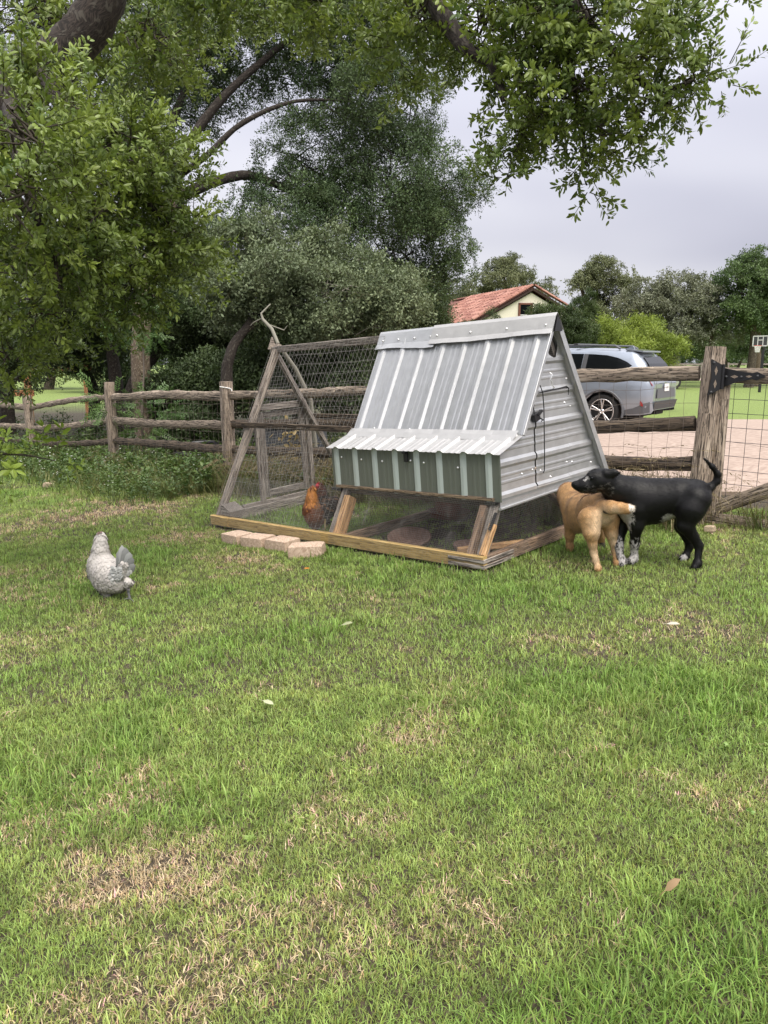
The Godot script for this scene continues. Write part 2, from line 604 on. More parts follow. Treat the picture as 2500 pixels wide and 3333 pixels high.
func make_ground() -> void:
	dryn = noise(1.1, 4, 21)
	lushn = noise(0.5, 3, 22)
	# worn spots of the lawn: x, z, radius, how bare
	for p in [[950, 2480, 0.34, 0.55], [1430, 2395, 0.3, 0.7], [1100, 2620, 0.3, 0.5], [700, 2880, 0.2, 0.55], [300, 2890, 0.22, 0.7], [560, 2790, 0.2, 0.45], [640, 3180, 0.2, 0.45], [200, 3280, 0.2, 0.6], [1850, 2090, 0.35, 0.5], [130, 1880, 0.6, 0.9], [560, 1740, 0.5, 0.8], [300, 1660, 1.0, 0.7], [60, 1720, 0.8, 0.6], [500, 1620, 0.8, 0.6], [60, 2080, 0.4, 0.4], [760, 1830, 0.35, 0.9], [640, 1745, 0.3, 0.6], [1180, 1680, 0.25, 0.8], [2300, 2020, 0.25, 0.3], [2450, 2600, 0.2, 0.4], [1040, 2950, 0.14, 0.5], [1850, 2480, 0.25, 0.25], [900, 1500, 1.0, 0.2], [430, 2560, 0.2, 0.3]]:
		var g := spot(p[0], p[1], 1.0) - EYE
		var k := EYE.y / (0.07 * g.x - g.y)
		var q := EYE + g * k
		dry_spots.append(Vector4(q.x, q.z, p[2], p[3] * 1.25))
	var mb := MB.new()
	var xs := []
	var x := -140.0
	while x < 141.0:
		xs.append(x)
		x += 0.4 if absf(x) < 9.0 else (2.0 if absf(x) < 30.0 else 10.0)
	var zs := []
	var z := 8.0
	while z > -220.0:
		zs.append(z)
		z -= 0.4 if z > -24.0 else (3.0 if z > -70.0 else 12.0)
	for zz in zs:
		for xx in xs:
			var far := smoothstep(13.0, 22.0, -zz)
			var bare := Color(0.085, 0.066, 0.040)
			var green := Color(0.250, 0.340, 0.080)
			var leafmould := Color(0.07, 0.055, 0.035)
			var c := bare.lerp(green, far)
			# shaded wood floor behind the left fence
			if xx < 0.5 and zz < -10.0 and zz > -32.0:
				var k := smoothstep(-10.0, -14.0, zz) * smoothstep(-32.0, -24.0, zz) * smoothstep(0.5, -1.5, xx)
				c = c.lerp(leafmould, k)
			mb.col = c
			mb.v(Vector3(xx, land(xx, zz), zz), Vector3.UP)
	var nx := xs.size()
	for i in zs.size() - 1:
		for j in nx - 1:
			var a := i * nx + j
			mb.f(a, a + 1, a + nx + 1)
			mb.f(a, a + nx + 1, a + nx)
	var m := mottle(Color8(150, 150, 150), Color8(255, 255, 255), 7.0, 61, 0.97, 0.9, 1.0)
	m.vertex_color_use_as_albedo = true
	tag(part(mb, "ground", m, self), "", "", "", "structure")

	# the drive: poured slabs with open joints between them
	var dr := Node3D.new()
	dr.name = "driveway"
	add_child(dr)
	tag(dr, "", "", "", "structure")
	var cx := [0.6, 4.6, 8.6, 12.6, 17.6, 23.6, 31.6]
	var rowz := [-6.3, -9.4, -12.6, -15.4, -18.4, -21.2]
	for i in cx.size() - 1:
		for j in rowz.size() - 1:
			# the near edge runs along the fence
			var s := MB.new()
			var n := 8
			var P := []
			for a in n + 1:
				for b in n + 1:
					var px: float = lerpf(cx[i] + 0.008, cx[i + 1] - 0.008, float(a) / n)
					var near: float = rowz[j] if j > 0 else minf(-5.0, -6.9 + 0.78 * clampf(px - 2.3, -2.0, 1.7))
					var pz: float = lerpf(near - 0.008, rowz[j + 1] + 0.008, float(b) / n)
					P.append(Vector3(px, land(px, pz) + 0.03, pz))
			for a in n:
				for b in n:
					var k := a * (n + 1) + b
					s.q(P[k], P[k + n + 1], P[k + n + 2], P[k + 1])
			for a in n:
				var k := a * (n + 1)
				var dn := Vector3(0, -0.08, 0)
				s.q(P[k] + dn, P[k + n + 1] + dn, P[k + n + 1], P[k])
			for b in n:
				var dn := Vector3(0, -0.08, 0)
				s.q(P[b + 1] + dn, P[b] + dn, P[b], P[b + 1])
			part(s, "slab", M.concrete, dr)
	var rd := MB.new()
	rd.q(Vector3(9, -0.37, -61), Vector3(110, -0.37, -61), Vector3(110, -0.37, -68), Vector3(9, -0.37, -68))
	tag(part(rd, "road", M.road, self), "", "", "", "structure")

# ------------------------------------------------------------ grass
func tuft(n: int, hgt: float, spread: float, wid: float, lean: float, seed_: int) -> ArrayMesh:
	var r := RandomNumberGenerator.new()
	r.seed = seed_
	var mb := MB.new()
	for i in n:
		var a := r.randf() * TAU
		var p := Vector3(cos(a), 0, sin(a)) * spread * sqrt(r.randf())
		var yaw := r.randf() * TAU
		var dir := Vector3(cos(yaw), 0, sin(yaw))
		var side := Vector3(-dir.z, 0, dir.x)
		var h := hgt * r.randf_range(0.55, 1.15)
		var l := lean * r.randf_range(0.1, 1.3)
		var w := wid * r.randf_range(0.7, 1.25)
		var v := r.randf_range(0.45, 1.5)
		var yel := r.randf_range(0.0, 1.0)
		mb.col = Color(v * (1.0 + 0.25 * yel), v, v * (1.0 - 0.2 * yel))
		if r.randf() < 0.17:
			mb.col = Color(1.9, 1.15, 2.1) * v      # a dead blade among the green
		var p1 := p + dir * h * l * 0.35 + Vector3.UP * h * 0.55
		var p2 := p + dir * h * l + Vector3.UP * h * (1.0 - 0.3 * l)
		var n1 := (dir * -1.0 + Vector3.UP * (0.15 + l * 0.6)).normalized()
		var k := mb.v(p - side * w * 0.5, n1)
		mb.v(p + side * w * 0.5, n1)
		mb.v(p1 - side * w * 0.42, n1)
		mb.v(p1 + side * w * 0.42, n1)
		mb.col = mb.col * Color(1.3, 1.18, 1.35)      # mown tips bleach
		mb.v(p2, n1)
		mb.f(k, k + 1, k + 2)
		mb.f(k + 1, k + 3, k + 2)
		mb.f(k + 2, k + 3, k + 4)
	return mb.mesh()

func blocked(x: float, z: float) -> bool:
	# under the bricks and the base beams nothing grows up
	return false

func make_grass() -> void:
	var r := RandomNumberGenerator.new()
	r.seed = 5
	var patch := noise(7.0, 3, 23)
	var kinds := []
	for i in 6:
		kinds.append({"m": tuft(17, 0.025, 0.030, 0.0027, 0.9, 100 + i), "x": [], "c": []})
	for i in 4:
		kinds.append({"m": tuft(13, 0.050, 0.038, 0.0036, 0.9, 120 + i), "x": [], "c": []})
	for i in 4:
		kinds.append({"m": tuft(16, 0.018, 0.036, 0.0028, 1.7, 140 + i), "x": [], "c": []})
	var z := -0.95
	while z > -17.0:
		var d := -z
		var step := 0.0175 if d < 2.2 else 0.021 if d < 3.0 else (0.030 if d < 6.5 else (0.05 if d < 10.0 else 0.085))
		var half := 0.56 * d + 1.4
		var x := -half
		while x < half:
			var px := x + r.randf_range(-0.6, 0.6) * step
			var pz := z + r.randf_range(-0.6, 0.6) * step
			x += step
			# beyond the fence on the right is the drive
			if px > -1.9 and pz < -5.4 - (2.9 - px) * 0.78 - 0.35 and px > 0.4:
				continue
			if px < -1.7 and pz < -8.9 + (px + 1.7) * 1.0 - 1.2 and r.randf() < 0.7:
				continue
			var dr := dryness(px, pz)
			var lush := lushn.get_noise_2d(px, pz)
			var g := r.randf()
			var dead := dr * 1.0 > g
			var k: int
			var s := r.randf_range(0.75, 1.3) * (0.82 if d < 2.2 else 1.0 if d < 6.5 else (1.35 if d < 10.0 else 2.0))
			var tint: Color
			if dead:
				k = 10 + r.randi() % 4
				var v := r.randf_range(0.7, 1.25)
				tint = Color(0.66, 0.54, 0.35) * v
				if r.randf() < 0.25:
					k = r.randi() % 6
				if r.randf() < 0.25:
					continue
			else:
				k = r.randi() % 6
				if lush > 0.12 and r.randf() < 0.35 or (dr < -0.35 and r.randf() < 0.3):
					k = 6 + r.randi() % 4
				var v := r.randf_range(0.8, 1.2) * (1.0 + 0.5 * patch.get_noise_2d(px, pz))
				tint = Color(0.250, 0.400, 0.088).lerp(Color(0.375, 0.460, 0.140), clampf(0.5 + dr, 0.0, 1.0)) * v
				if lush > 0.0:
					tint = tint.lerp(Color(0.205, 0.370, 0.074) * v, clampf(lush * 1.8, 0.0, 0.6))
			# taller round the coop where the mower does not reach
			var lc := COOP.affine_inverse() * Vector3(px, 0.0, pz)
			if lc.x > 1.2 and lc.x < 3.4 and lc.z > 0.0 and lc.z < 0.5 and not dead:
				s *= lerpf(1.25, 1.0, lc.z * 2.0)
			if lc.x > 1.62 and lc.x < 2.88 and lc.z < -0.05 and lc.z > -1.62 and r.randf() < 0.8:
				continue      # scratched bare under the henhouse
			if lc.x > -0.1 and lc.x < 3.0 and lc.z < 0.07 and lc.z > -0.1 and r.randf() < 0.9:
				continue
			var b := Basis.from_euler(Vector3(r.randf_range(-0.15, 0.15), r.randf() * TAU, r.randf_range(-0.15, 0.15))) * s
			kinds[k].x.append(Transform3D(b, Vector3(px, land(px, pz) - 0.002, pz)))
			kinds[k].c.append(tint)
		z -= step
	# clover and other low weeds among the blades
	var wx := []
	var wc := []
	for i in 420:
		var pz := -1.0 - 9.0 * pow(r.randf(), 1.3)
		var px := r.randf_range(-1.0, 1.0) * (0.56 * -pz + 0.6)
		if lushn.get_noise_2d(px * 3.0 + 50.0, pz * 3.0) < 0.12:
			continue
		if px > 0.4 and pz < -5.4 - (2.9 - px) * 0.78 - 0.35:
			continue
		wx.append(Transform3D(Basis.from_euler(Vector3(r.randf_range(-0.2, 0.2), r.randf() * TAU, r.randf_range(-0.2, 0.2))) * r.randf_range(0.4, 0.8), Vector3(px, land(px, pz) - 0.004, pz)))
		wc.append(Color(0.17, 0.30, 0.06).lerp(Color(0.30, 0.38, 0.10), r.randf()))
	var root := Node3D.new()
	root.name = "grass"
	add_child(root)
	tag(root, "mown lawn grass with straw-coloured worn patches", "grass", "", "stuff")
	tag(scatter(wx, wc, sprig(0.035, 14, 0.020, 0.014, 155, 2.2), "clover", M.leaf, root), "", "", "", "stuff")
	for k in kinds:
		var o := scatter(k.x, k.c, k.m, "grass_tufts", M.grass, root)
		tag(o, "", "", "", "stuff")

# ------------------------------------------------------------ the coop
var COOP := Transform3D(Basis(Vector3(0.71941, 0.05192, 0.69264), Vector3(-0.06999, 0.99755, -0.00208), Vector3(-0.69105, -0.04698, 0.72128)), Vector3(-1.488, -0.0224, -6.6036))
const CW := 1.668
const CH := 1.448

# height of the sheet's profile at s metres along it: tall ribs every 0.2 m, low ones between
func rib_profile(len_: float, phase: float, tall := 0.013, low := 0.0025, pitch := 0.2) -> Array:
	var pts := [Vector2(0, 0)]
	var s := phase
	while s < len_ + 0.05:
		for k in [[-0.030, 0.0], [-0.011, tall], [0.011, tall], [0.030, 0.0], [pitch * 0.36, 0.0], [pitch * 0.40, low], [pitch * 0.45, low], [pitch * 0.49, 0.0], [pitch * 0.58, 0.0], [pitch * 0.62, low], [pitch * 0.66, low], [pitch * 0.70, 0.0]]:
			var t: float = s + k[0]
			if t > pts[-1].x + 0.002 and t < len_ - 0.003:
				pts.append(Vector2(t, k[1]))
		s += pitch
	pts.append(Vector2(len_, 0))
	return pts

# a ribbed sheet: starts at o, ribs repeat along a (unit, length la), run along b (full vector), stand out along n
func ribbed(mb: MB, o: Vector3, a: Vector3, la: float, b: Vector3, n: Vector3, phase: float, jag := 0.0) -> void:
	var pr := rib_profile(la, phase)
	var back := n * -0.0012
	for i in pr.size() - 1:
		var p: Vector2 = pr[i]
		var q: Vector2 = pr[i + 1]
		var p0 := o + a * p.x + n * p.y
		var p1 := o + a * q.x + n * q.y
		var e := b * (1.0 + jag * sin(i * 1.7))
		if a.cross(b).dot(n) > 0:
			mb.q(p0, p1, p1 + e, p0 + e)
			mb.q(p1 + back, p0 + back, p0 + e + back, p1 + e + back)
		else:
			mb.q(p1, p0, p0 + e, p1 + e)
			mb.q(p0 + back, p1 + back, p1 + e + back, p0 + e + back)
		mb.q(p0, p0 + back, p1 + back, p1)
		mb.q(p0 + e, p1 + e, p1 + e + back, p0 + e + back)

func screws(at: Array, n: Vector3, parent: Node) -> void:
	var mb := MB.new()
	mb.lathe(Vector3.ZERO, [Vector2(0.008, 0), Vector2(0.008, 0.002), Vector2(0.0045, 0.003), Vector2(0.004, 0.007), Vector2(0.0001, 0.007)], 8)
	var m := mb.mesh()
	var y := n.normalized()
	var x := y.cross(Vector3(0.3, 0.1, 0.9)).normalized()
	for p in at:
		inst(m, "screw", M.screw, parent, Transform3D(Basis(x, y, x.cross(y)), p))

func fr(x: float, y: float, out := 0.0) -> Vector3:      # on the front slope
	var n := Vector3(0, CW / 2, CH).normalized()
	return Vector3(x, y, -y * CW / 2 / CH) + n * out

func rr(x: float, y: float, out := 0.0) -> Vector3:      # on the rear slope
	var n := Vector3(0, CW / 2, -CH).normalized()
	return Vector3(x, y, -CW + y * CW / 2 / CH) + n * out

func net(mb: MB, o: Vector3, a: Vector3, b: Vector3, da: float, db: float, r: float, wav := 0.0, seed_ := 1) -> void:
	# wires of a rectangular mesh over the parallelogram o, a, b, a little uneven
	var rg := RandomNumberGenerator.new()
	rg.seed = seed_
	var nn := noise(1.6, 2, seed_)
	var nrm := a.cross(b).normalized()
	var na := int(a.length() / da)
	var nb := int(b.length() / db)
	var seg := 8 if wav > 0.0 else 1
	var pt := func(u: float, v: float) -> Vector3:
		var p := o + a * u + b * v
		if wav > 0.0:
			var e: float = minf(minf(u, 1.0 - u) * a.length(), minf(v, 1.0 - v) * b.length()) * 8.0
			var k: float = minf(e, 1.0) * wav
			p += nrm * nn.get_noise_3d(p.x * 2.0, p.y * 2.0, p.z * 2.0) * k * 1.5 + a.normalized() * nn.get_noise_3d(p.x * 2.0 + 40.0, p.y * 2.0, p.z * 2.0) * k
		return p
	for i in na + 1:
		var u := float(i) / na
		for k in seg:
			mb.wire(pt.call(u, float(k) / seg), pt.call(u, float(k + 1) / seg), r)
	for j in nb + 1:
		var v := float(j) / nb
		for k in seg * 2:
			mb.wire(pt.call(float(k) / (seg * 2), v), pt.call(float(k + 1) / (seg * 2), v), r)

func make_coop() -> void:
	var c := thing("chicken_coop", "A-frame chicken coop with ribbed metal henhouse, wire run and yellowish base beam", "chicken coop")
	c.transform = COOP
	var nf := Vector3(0, CW / 2, CH).normalized()
	var nr := Vector3(0, CW / 2, -CH).normalized()
	var one := func(called: String, mat: Material, a: Vector3, b: Vector3, w: float, h: float, up := Vector3.UP, ch := 0.005) -> MeshInstance3D:
		var mb := MB.new()
		mb.off = Vector2(rng.randf() * 3.0, rng.randf())
		mb.bar(a, b, w, h, up, ch)
		return part(mb, called, mat, c)
	# base
	one.call("base_beam", M.treated, Vector3(-0.03, -0.035, 0.0), Vector3(2.93, -0.035, 0.0), 0.042, 0.084)
	one.call("base_beam", M.brown_wood, Vector3(2.905, -0.037, -0.024), Vector3(2.905, -0.037, -1.65), 0.04, 0.08)
	one.call("base_beam", M.grey_wood, Vector3(0.02, -0.037, -0.024), Vector3(0.02, -0.037, -1.65), 0.04, 0.09)
	one.call("base_beam", M.brown_wood, Vector3(-0.02, -0.04, -1.668), Vector3(2.92, -0.04, -1.668), 0.036, 0.08)
	one.call("cross_beam", M.brown_wood, Vector3(1.59, -0.045, -0.023), Vector3(1.59, -0.045, -1.648), 0.04, 0.07)
	one.call("skid_block", M.dark_wood, Vector3(-0.035, -0.09, -0.005), Vector3(0.14, -0.09, -0.005), 0.05, 0.024)
	one.call("yellow_strap", M.treated, Vector3(0.13, -0.035, 0.026), Vector3(0.24, -0.035, 0.026), 0.008, 0.075)
	one.call("corner_strap", M.grey_wood, Vector3(2.66, -0.022, 0.0265), Vector3(2.94, -0.022, 0.0265), 0.008, 0.022)
	one.call("corner_strap", M.grey_wood, Vector3(2.66, -0.058, 0.0265), Vector3(2.94, -0.058, 0.0265), 0.008, 0.024)
	one.call("corner_strap", M.grey_wood, Vector3(2.931, -0.024, 0.02), Vector3(2.931, -0.024, -0.3), 0.008, 0.026)
	one.call("corner_strap", M.grey_wood, Vector3(2.931, -0.06, 0.02), Vector3(2.931, -0.06, -0.3), 0.008, 0.024)
	# A-frame legs
	for x in [0.03, 1.49, 2.87]:
		one.call("front_leg", M.pole_wood if x < 1.0 else M.grey_wood, fr(x, 0.008, -0.035 if x < 1.0 else -0.05), fr(x, 1.45 if x < 1.0 else 1.37, -0.035 if x < 1.0 else -0.05), 0.088 if x < 1.0 else 0.062, 0.05, nf, 0.02 if x < 1.0 else 0.006)
		one.call("rear_leg", M.grey_wood, rr(x, 0.008, -0.05), rr(x, 1.40 if x < 1.0 else 1.36, -0.05), 0.05, 0.042, nr)
	one.call("leg_block", M.fresh_wood, fr(1.555, 0.006, -0.05), fr(1.555, 0.27, -0.05), 0.06, 0.085, nf)
	one.call("leg_block", M.brown_wood, fr(2.80, 0.006, -0.045), fr(2.80, 0.29, -0.045), 0.05, 0.08, nf)
	one.call("leg_splint", M.fresh_wood, fr(2.90, 0.012, -0.012), fr(2.915, 0.19, -0.012), 0.05, 0.03, nf)
	one.call("black_clip", M.black_plastic, fr(2.915, 0.15, 0.012), fr(2.93, 0.25, 0.012), 0.022, 0.012, nf)
	one.call("ridge_pole", M.grey_wood, Vector3(-0.04, 1.392, -0.834), Vector3(1.44, 1.392, -0.834), 0.034, 0.06)
	one.call("ridge_pole", M.brown_wood, Vector3(1.44, 1.37, -0.834), Vector3(2.9, 1.37, -0.834), 0.034, 0.06)
	var peak := MB.new()
	peak.prism([Vector3(-0.015, 1.40, -0.79), Vector3(-0.015, 1.40, -0.88), Vector3(-0.015, 1.51, -0.845)], Vector3(-0.02, 0, 0))
	part(peak, "peak_cap", M.pole_wood, c)
	one.call("side_rail", M.dark_wood, fr(-0.03, 0.745, 0.012), fr(1.40, 0.72, 0.012), 0.022, 0.048, Vector3.UP, 0.004)
	one.call("side_rail", M.dark_wood, rr(-0.03, 0.74, 0.012), rr(1.40, 0.72, 0.012), 0.022, 0.048, Vector3.UP, 0.004)
	# the end frame and its door
	one.call("header", M.grey_wood, Vector3(-0.012, 0.882, -0.585), Vector3(-0.012, 0.882, -1.16), 0.03, 0.062)
	one.call("jamb", M.grey_wood, Vector3(-0.012, 0.008, -0.555), Vector3(-0.012, 0.848, -0.565), 0.055, 0.03, Vector3.RIGHT)
	one.call("jamb", M.grey_wood, Vector3(-0.012, 0.008, -1.165), Vector3(-0.012, 0.848, -1.172), 0.055, 0.03, Vector3.RIGHT)
	one.call("end_board", M.grey_wood, Vector3(-0.018, -0.004, -0.32), Vector3(-0.018, 0.006, -1.62), 0.03, 0.078)
	var d := MB.new()
	for e in [[Vector3(-0.028, 0.058, -0.62), Vector3(-0.028, 0.84, -0.628), 0.055], [Vector3(-0.028, 0.058, -1.102), Vector3(-0.028, 0.84, -1.108), 0.055]]:
		d.off = Vector2(rng.randf(), rng.randf())
		d.bar(e[0], e[1], e[2], 0.03, Vector3.RIGHT)
	var door := part(d, "run_door", M.grey_wood, c)
	for e in [[0.812, 0.058], [0.09, 0.062]]:
		var m2 := MB.new()
		m2.off = Vector2(rng.randf(), rng.randf())
		m2.bar(Vector3(-0.046, e[0], -0.594), Vector3(-0.046, e[0], -1.135), 0.022, e[1])
		part(m2, "door_rail", M.grey_wood, door)
	var dn := MB.new()
	net(dn, Vector3(-0.008, 0.06, -0.6), Vector3(0, 0, -0.53), Vector3(0, 0.78, 0), 0.026, 0.026, 0.0009)
	part(dn, "door_wire", M.steel_wire, door)
	var blk := MB.new()
	blk.prism([Vector3(0.06, 0.01, -0.02), Vector3(0.24, 0.01, 0.005), Vector3(0.24, 0.05, 0.0), Vector3(0.06, 0.10, -0.03)].map(func(p): return p + Vector3(0, 0, -0.16)), Vector3(0, 0, 0.15))
	part(blk, "corner_block", M.grey_wood, c)
	# wire over the run: welded 2 by 4 inch above, fine hardware cloth below
	var w1 := MB.new()
	net(w1, fr(0.0, 0.02, 0.006), Vector3(1.44, 0, 0.0), fr(0, 1.39) - fr(0, 0), 0.05, 0.1, 0.0010, 0.02, 3)
	part(w1, "run_wire", M.steel_wire, c)
	var w2 := MB.new()
	net(w2, rr(0.0, 0.02, 0.006), Vector3(1.44, 0, 0.0), rr(0, 1.39) - rr(0, 0), 0.05, 0.1, 0.0010, 0.02, 4)
	part(w2, "run_wire", M.steel_wire, c)
	var w4 := MB.new()
	for i in 14:
		var y := 0.9 + i * 0.036
		var z0 := -y * CW / 2 / CH - 0.02
		var z1 := -CW + y * CW / 2 / CH + 0.02
		w4.wire(Vector3(-0.005, y, z0), Vector3(-0.005, y, z1), 0.0011)
	for i in 28:
		var zz := -0.53 - i * 0.0225
		var yt := minf(-zz, CW + zz) * CH / (CW / 2) - 0.02
		if yt > 0.92:
			w4.wire(Vector3(-0.005, 0.9, zz), Vector3(-0.005, yt, zz), 0.0011)
	part(w4, "end_wire", M.steel_wire, c)
	var h1 := MB.new()
	net(h1, fr(0.05, -0.07, 0.024) + Vector3(0, 0, 0.018), Vector3(1.44, 0, 0), Vector3(0, 0.075, 0), 0.0132, 0.0132, 0.00055)
	net(h1, fr(0.05, 0.005, 0.01), Vector3(1.44, 0, 0), fr(0, 0.31) - fr(0, 0.0), 0.0132, 0.0132, 0.00055, 0.015, 6)
	part(h1, "hardware_cloth", M.steel_wire, c)
	var h2 := MB.new()
	net(h2, Vector3(1.52, -0.07, 0.028), Vector3(1.40, 0, 0), Vector3(0, 0.075, 0), 0.0132, 0.0132, 0.00055)
	net(h2, fr(1.52, 0.005, 0.012), Vector3(1.38, 0, 0), fr(0, 0.31) - fr(0, 0.0), 0.0132, 0.0132, 0.00055, 0.05, 7)
	part(h2, "hardware_cloth", M.steel_wire, c)
	var h3 := MB.new()
	net(h3, Vector3(2.929, -0.07, -0.03), Vector3(0, 0, -1.6), Vector3(0, 0.37, 0), 0.0132, 0.0132, 0.00055, 0.03, 8)
	part(h3, "hardware_cloth", M.steel_wire, c)
	one.call("wire_brace", M.brown_wood, Vector3(2.86, 0.0, -1.2), Vector3(2.3, 0.16, -1.6), 0.04, 0.05)
	one.call("wire_brace", M.fresh_wood, Vector3(2.62, -0.02, -0.12), Vector3(2.88, -0.02, -0.5), 0.04, 0.04)

	# ---- henhouse
	one.call("floor_board", M.ply, Vector3(1.43, 0.325, -0.72), Vector3(2.88, 0.325, -0.72), 1.1, 0.022)
	one.call("floor_joist", M.dark_wood, Vector3(1.43, 0.288, -0.235), Vector3(2.88, 0.288, -0.235), 0.036, 0.04)
	one.call("floor_joist", M.dark_wood, Vector3(1.43, 0.29, -1.3), Vector3(2.88, 0.29, -1.3), 0.036, 0.045)
	var gw := MB.new()
	gw.prism([Vector3(1.425, 0.315, -0.24), Vector3(1.425, 0.315, -1.44), Vector3(1.425, 1.36, -0.834)], Vector3(-0.012, 0, 0))
	part(gw, "inner_wall", M.ply, c)
	var rf := MB.new()
	ribbed(rf, fr(1.40, 0.712, -0.012), Vector3.RIGHT, 1.55, fr(0, 1.425) - fr(0, 0.712), nf, 0.06, 0.0)
	var roof := part(rf, "roof_sheet", M.zinc, c)
	screws([fr(1.62, 0.74, -0.011), fr(1.98, 0.735, -0.011), fr(2.24, 0.735, -0.011), fr(2.86, 0.76, -0.011), fr(1.46, 1.36, -0.011)], nf, roof)
	# the fold along the gable edge of the roof
	var fold := MB.new()
	fold.bar(fr(2.956, 0.712, -0.020), fr(2.956, 1.42, -0.020), 0.012, 0.028, nf, 0.003)
	part(fold, "edge_fold", M.zinc, roof)
	var rr_ := MB.new()
	ribbed(rr_, rr(1.40, 0.33, -0.012), Vector3.RIGHT, 1.55, rr(0, 1.425) - rr(0, 0.33), nr, 0.06)
	part(rr_, "roof_sheet", M.zinc, c)
	# ridge caps: two folded strips that overlap, hems a little buckled
	for e in [[1.375, 1.985, 0.004, 5], [1.93, 2.975, 0.011, 9]]:
		var cap := MB.new()
		var n := 14
		var g := RandomNumberGenerator.new()
		g.seed = e[3]
		var prev := []
		for i in n + 1:
			var x: float = lerpf(e[0], e[1], float(i) / n)
			var wob := 0.004 * sin(i * 0.5 + e[3]) + g.randf_range(-0.002, 0.002)
			var lift := 0.004 * sin(i * 0.6)
			var ring := [fr(x, 1.315 + wob - (0.02 * i / n if e[3] == 5 else 0.0), e[2] + 0.004 + lift), fr(x, 1.35 + wob * 0.7, e[2] - 0.004 + lift * 0.5), fr(x, 1.43, e[2] + lift * 0.2), Vector3(x, 1.442 + e[2] * 1.3, -0.834), rr(x, 1.43, e[2]), rr(x, 1.34, e[2])]
			if i > 0:
				for k in 5:
					cap.q(prev[k], ring[k], ring[k + 1], prev[k + 1])
					var bk := Vector3(0, -0.0012, 0)
					cap.q(ring[k] + bk, prev[k] + bk, prev[k + 1] + bk, ring[k + 1] + bk)
			prev = ring
		var cp := part(cap, "ridge_cap", M.zinc_dull if e[3] == 9 else M.zinc, c)
		var sc := []
		for i in 4:
			sc.append(fr(lerpf(e[0] + 0.06, e[1] - 0.06, i / 3.0), 1.375, e[2]))
		screws(sc, nf, cp)
	# gable trim
	var trim := MB.new()
	trim.bar(rr(2.925, 0.31, 0.018), rr(2.925, 1.40, 0.018), 0.08, 0.006, nr, 0.002)
	trim.bar(rr(2.962, 0.31, -0.004), rr(2.962, 1.40, -0.004), 0.005, 0.044, nr, 0.001)
	part(trim, "rake_trim", M.zinc, c)
	var pk := MB.new()
	pk.prism([Vector3(2.965, 1.335, -0.79), Vector3(2.965, 1.335, -0.885), Vector3(2.965, 1.425, -0.845), Vector3(2.965, 1.425, -0.825)].map(func(p): return p), Vector3(0.012, 0, 0))
	part(pk, "peak_flap", M.black_iron, c)
	# gable wall: rows of the ribbed sheet with the vent and the door left open
	var prof := []
	for p in rib_profile(1.13, 0.065, 0.013, 0.0025, 0.205):
		prof.append(Vector2(0.275 + p.x, p.y))
	var ys := {}
	for p in prof:
		ys[p.x] = p.y
	for y in [0.345, 0.955, 0.62, 0.71]:
		ys[y] = -1.0
	for i in 13:
		ys[1.240 - 0.072 * cos(PI * i / 12.0)] = -1.0
	var keys := ys.keys()
	keys.sort()
	var heightof := func(y: float) -> float:
		for i in prof.size() - 1:
			if y >= prof[i].x and y <= prof[i + 1].x:
				return lerpf(prof[i].y, prof[i + 1].y, (y - prof[i].x) / maxf(prof[i + 1].x - prof[i].x, 1e-6))
		return 0.0
	var zfront := func(y: float) -> float:
		if y > 0.71:
			return -y * CW / 2 / CH - 0.02
		return lerpf(-0.20, -0.44, clampf((y - 0.62) / 0.09, 0.0, 1.0))
	var zrear := func(y: float) -> float:
		return -CW + y * CW / 2 / CH + 0.015
	var hole := func(y: float) -> float:
		var k := (y - 1.240) / 0.072
		return 0.058 * sqrt(maxf(0.0, 1.0 - k * k))
	var GX := 2.915
	var gm := MB.new()
	var dm := MB.new()
	for i in keys.size() - 1:
		var y0: float = keys[i]
		var y1: float = keys[i + 1]
		if y0 < 0.275 or y1 > 1.40 or y1 - y0 < 1e-4:
			continue
		var x0: float = GX + heightof.call(y0)
		var x1: float = GX + heightof.call(y1)
		var spans := []
		if y0 >= 0.344 and y1 <= 0.956:
			spans = [[zfront.call(y0), zfront.call(y1), -0.602, -0.602], [-1.022, -1.022, zrear.call(y0), zrear.call(y1)]]
			var dx := 0.005
			dm.q(Vector3(x0 + dx, y0, -0.609), Vector3(x0 + dx, y0, -1.014), Vector3(x1 + dx, y1, -1.014), Vector3(x1 + dx, y1, -0.609))
		elif y0 > 1.1675 and y1 < 1.3125:
			var a: float = hole.call(y0)
			var b: float = hole.call(y1)
			spans = [[zfront.call(y0), zfront.call(y1), -0.856 + a, -0.856 + b], [-0.856 - a, -0.856 - b, zrear.call(y0), zrear.call(y1)]]
		else:
			spans = [[zfront.call(y0), zfront.call(y1), zrear.call(y0), zrear.call(y1)]]
		for s in spans:
			gm.q(Vector3(x0, y0, s[0]), Vector3(x0, y0, s[2]), Vector3(x1, y1, s[3]), Vector3(x1, y1, s[1]))
	gm.bar(Vector3(2.925, 0.268, -0.185), Vector3(2.925, 0.29, -1.50), 0.022, 0.016, Vector3.UP, 0.003)
	var gable := part(gm, "gable_wall", M.zinc, c)
	screws([Vector3(GX, 1.17, -0.92), Vector3(GX, 1.02, -1.02), Vector3(GX, 0.45, -0.45), Vector3(GX, 0.40, -1.33), Vector3(GX, 0.44, -1.07), Vector3(GX, 0.83, -1.06), Vector3(GX, 0.46, -0.57)], Vector3.RIGHT, gable)
	var gd := part(dm, "gable_door", M.zinc, c)
	screws([Vector3(GX + 0.005, 0.86, -0.98), Vector3(GX + 0.005, 0.45, -0.99), Vector3(GX + 0.005, 0.38, -0.78), Vector3(GX + 0.005, 0.44, -0.66)], Vector3.RIGHT, gd)
	var lip := MB.new()
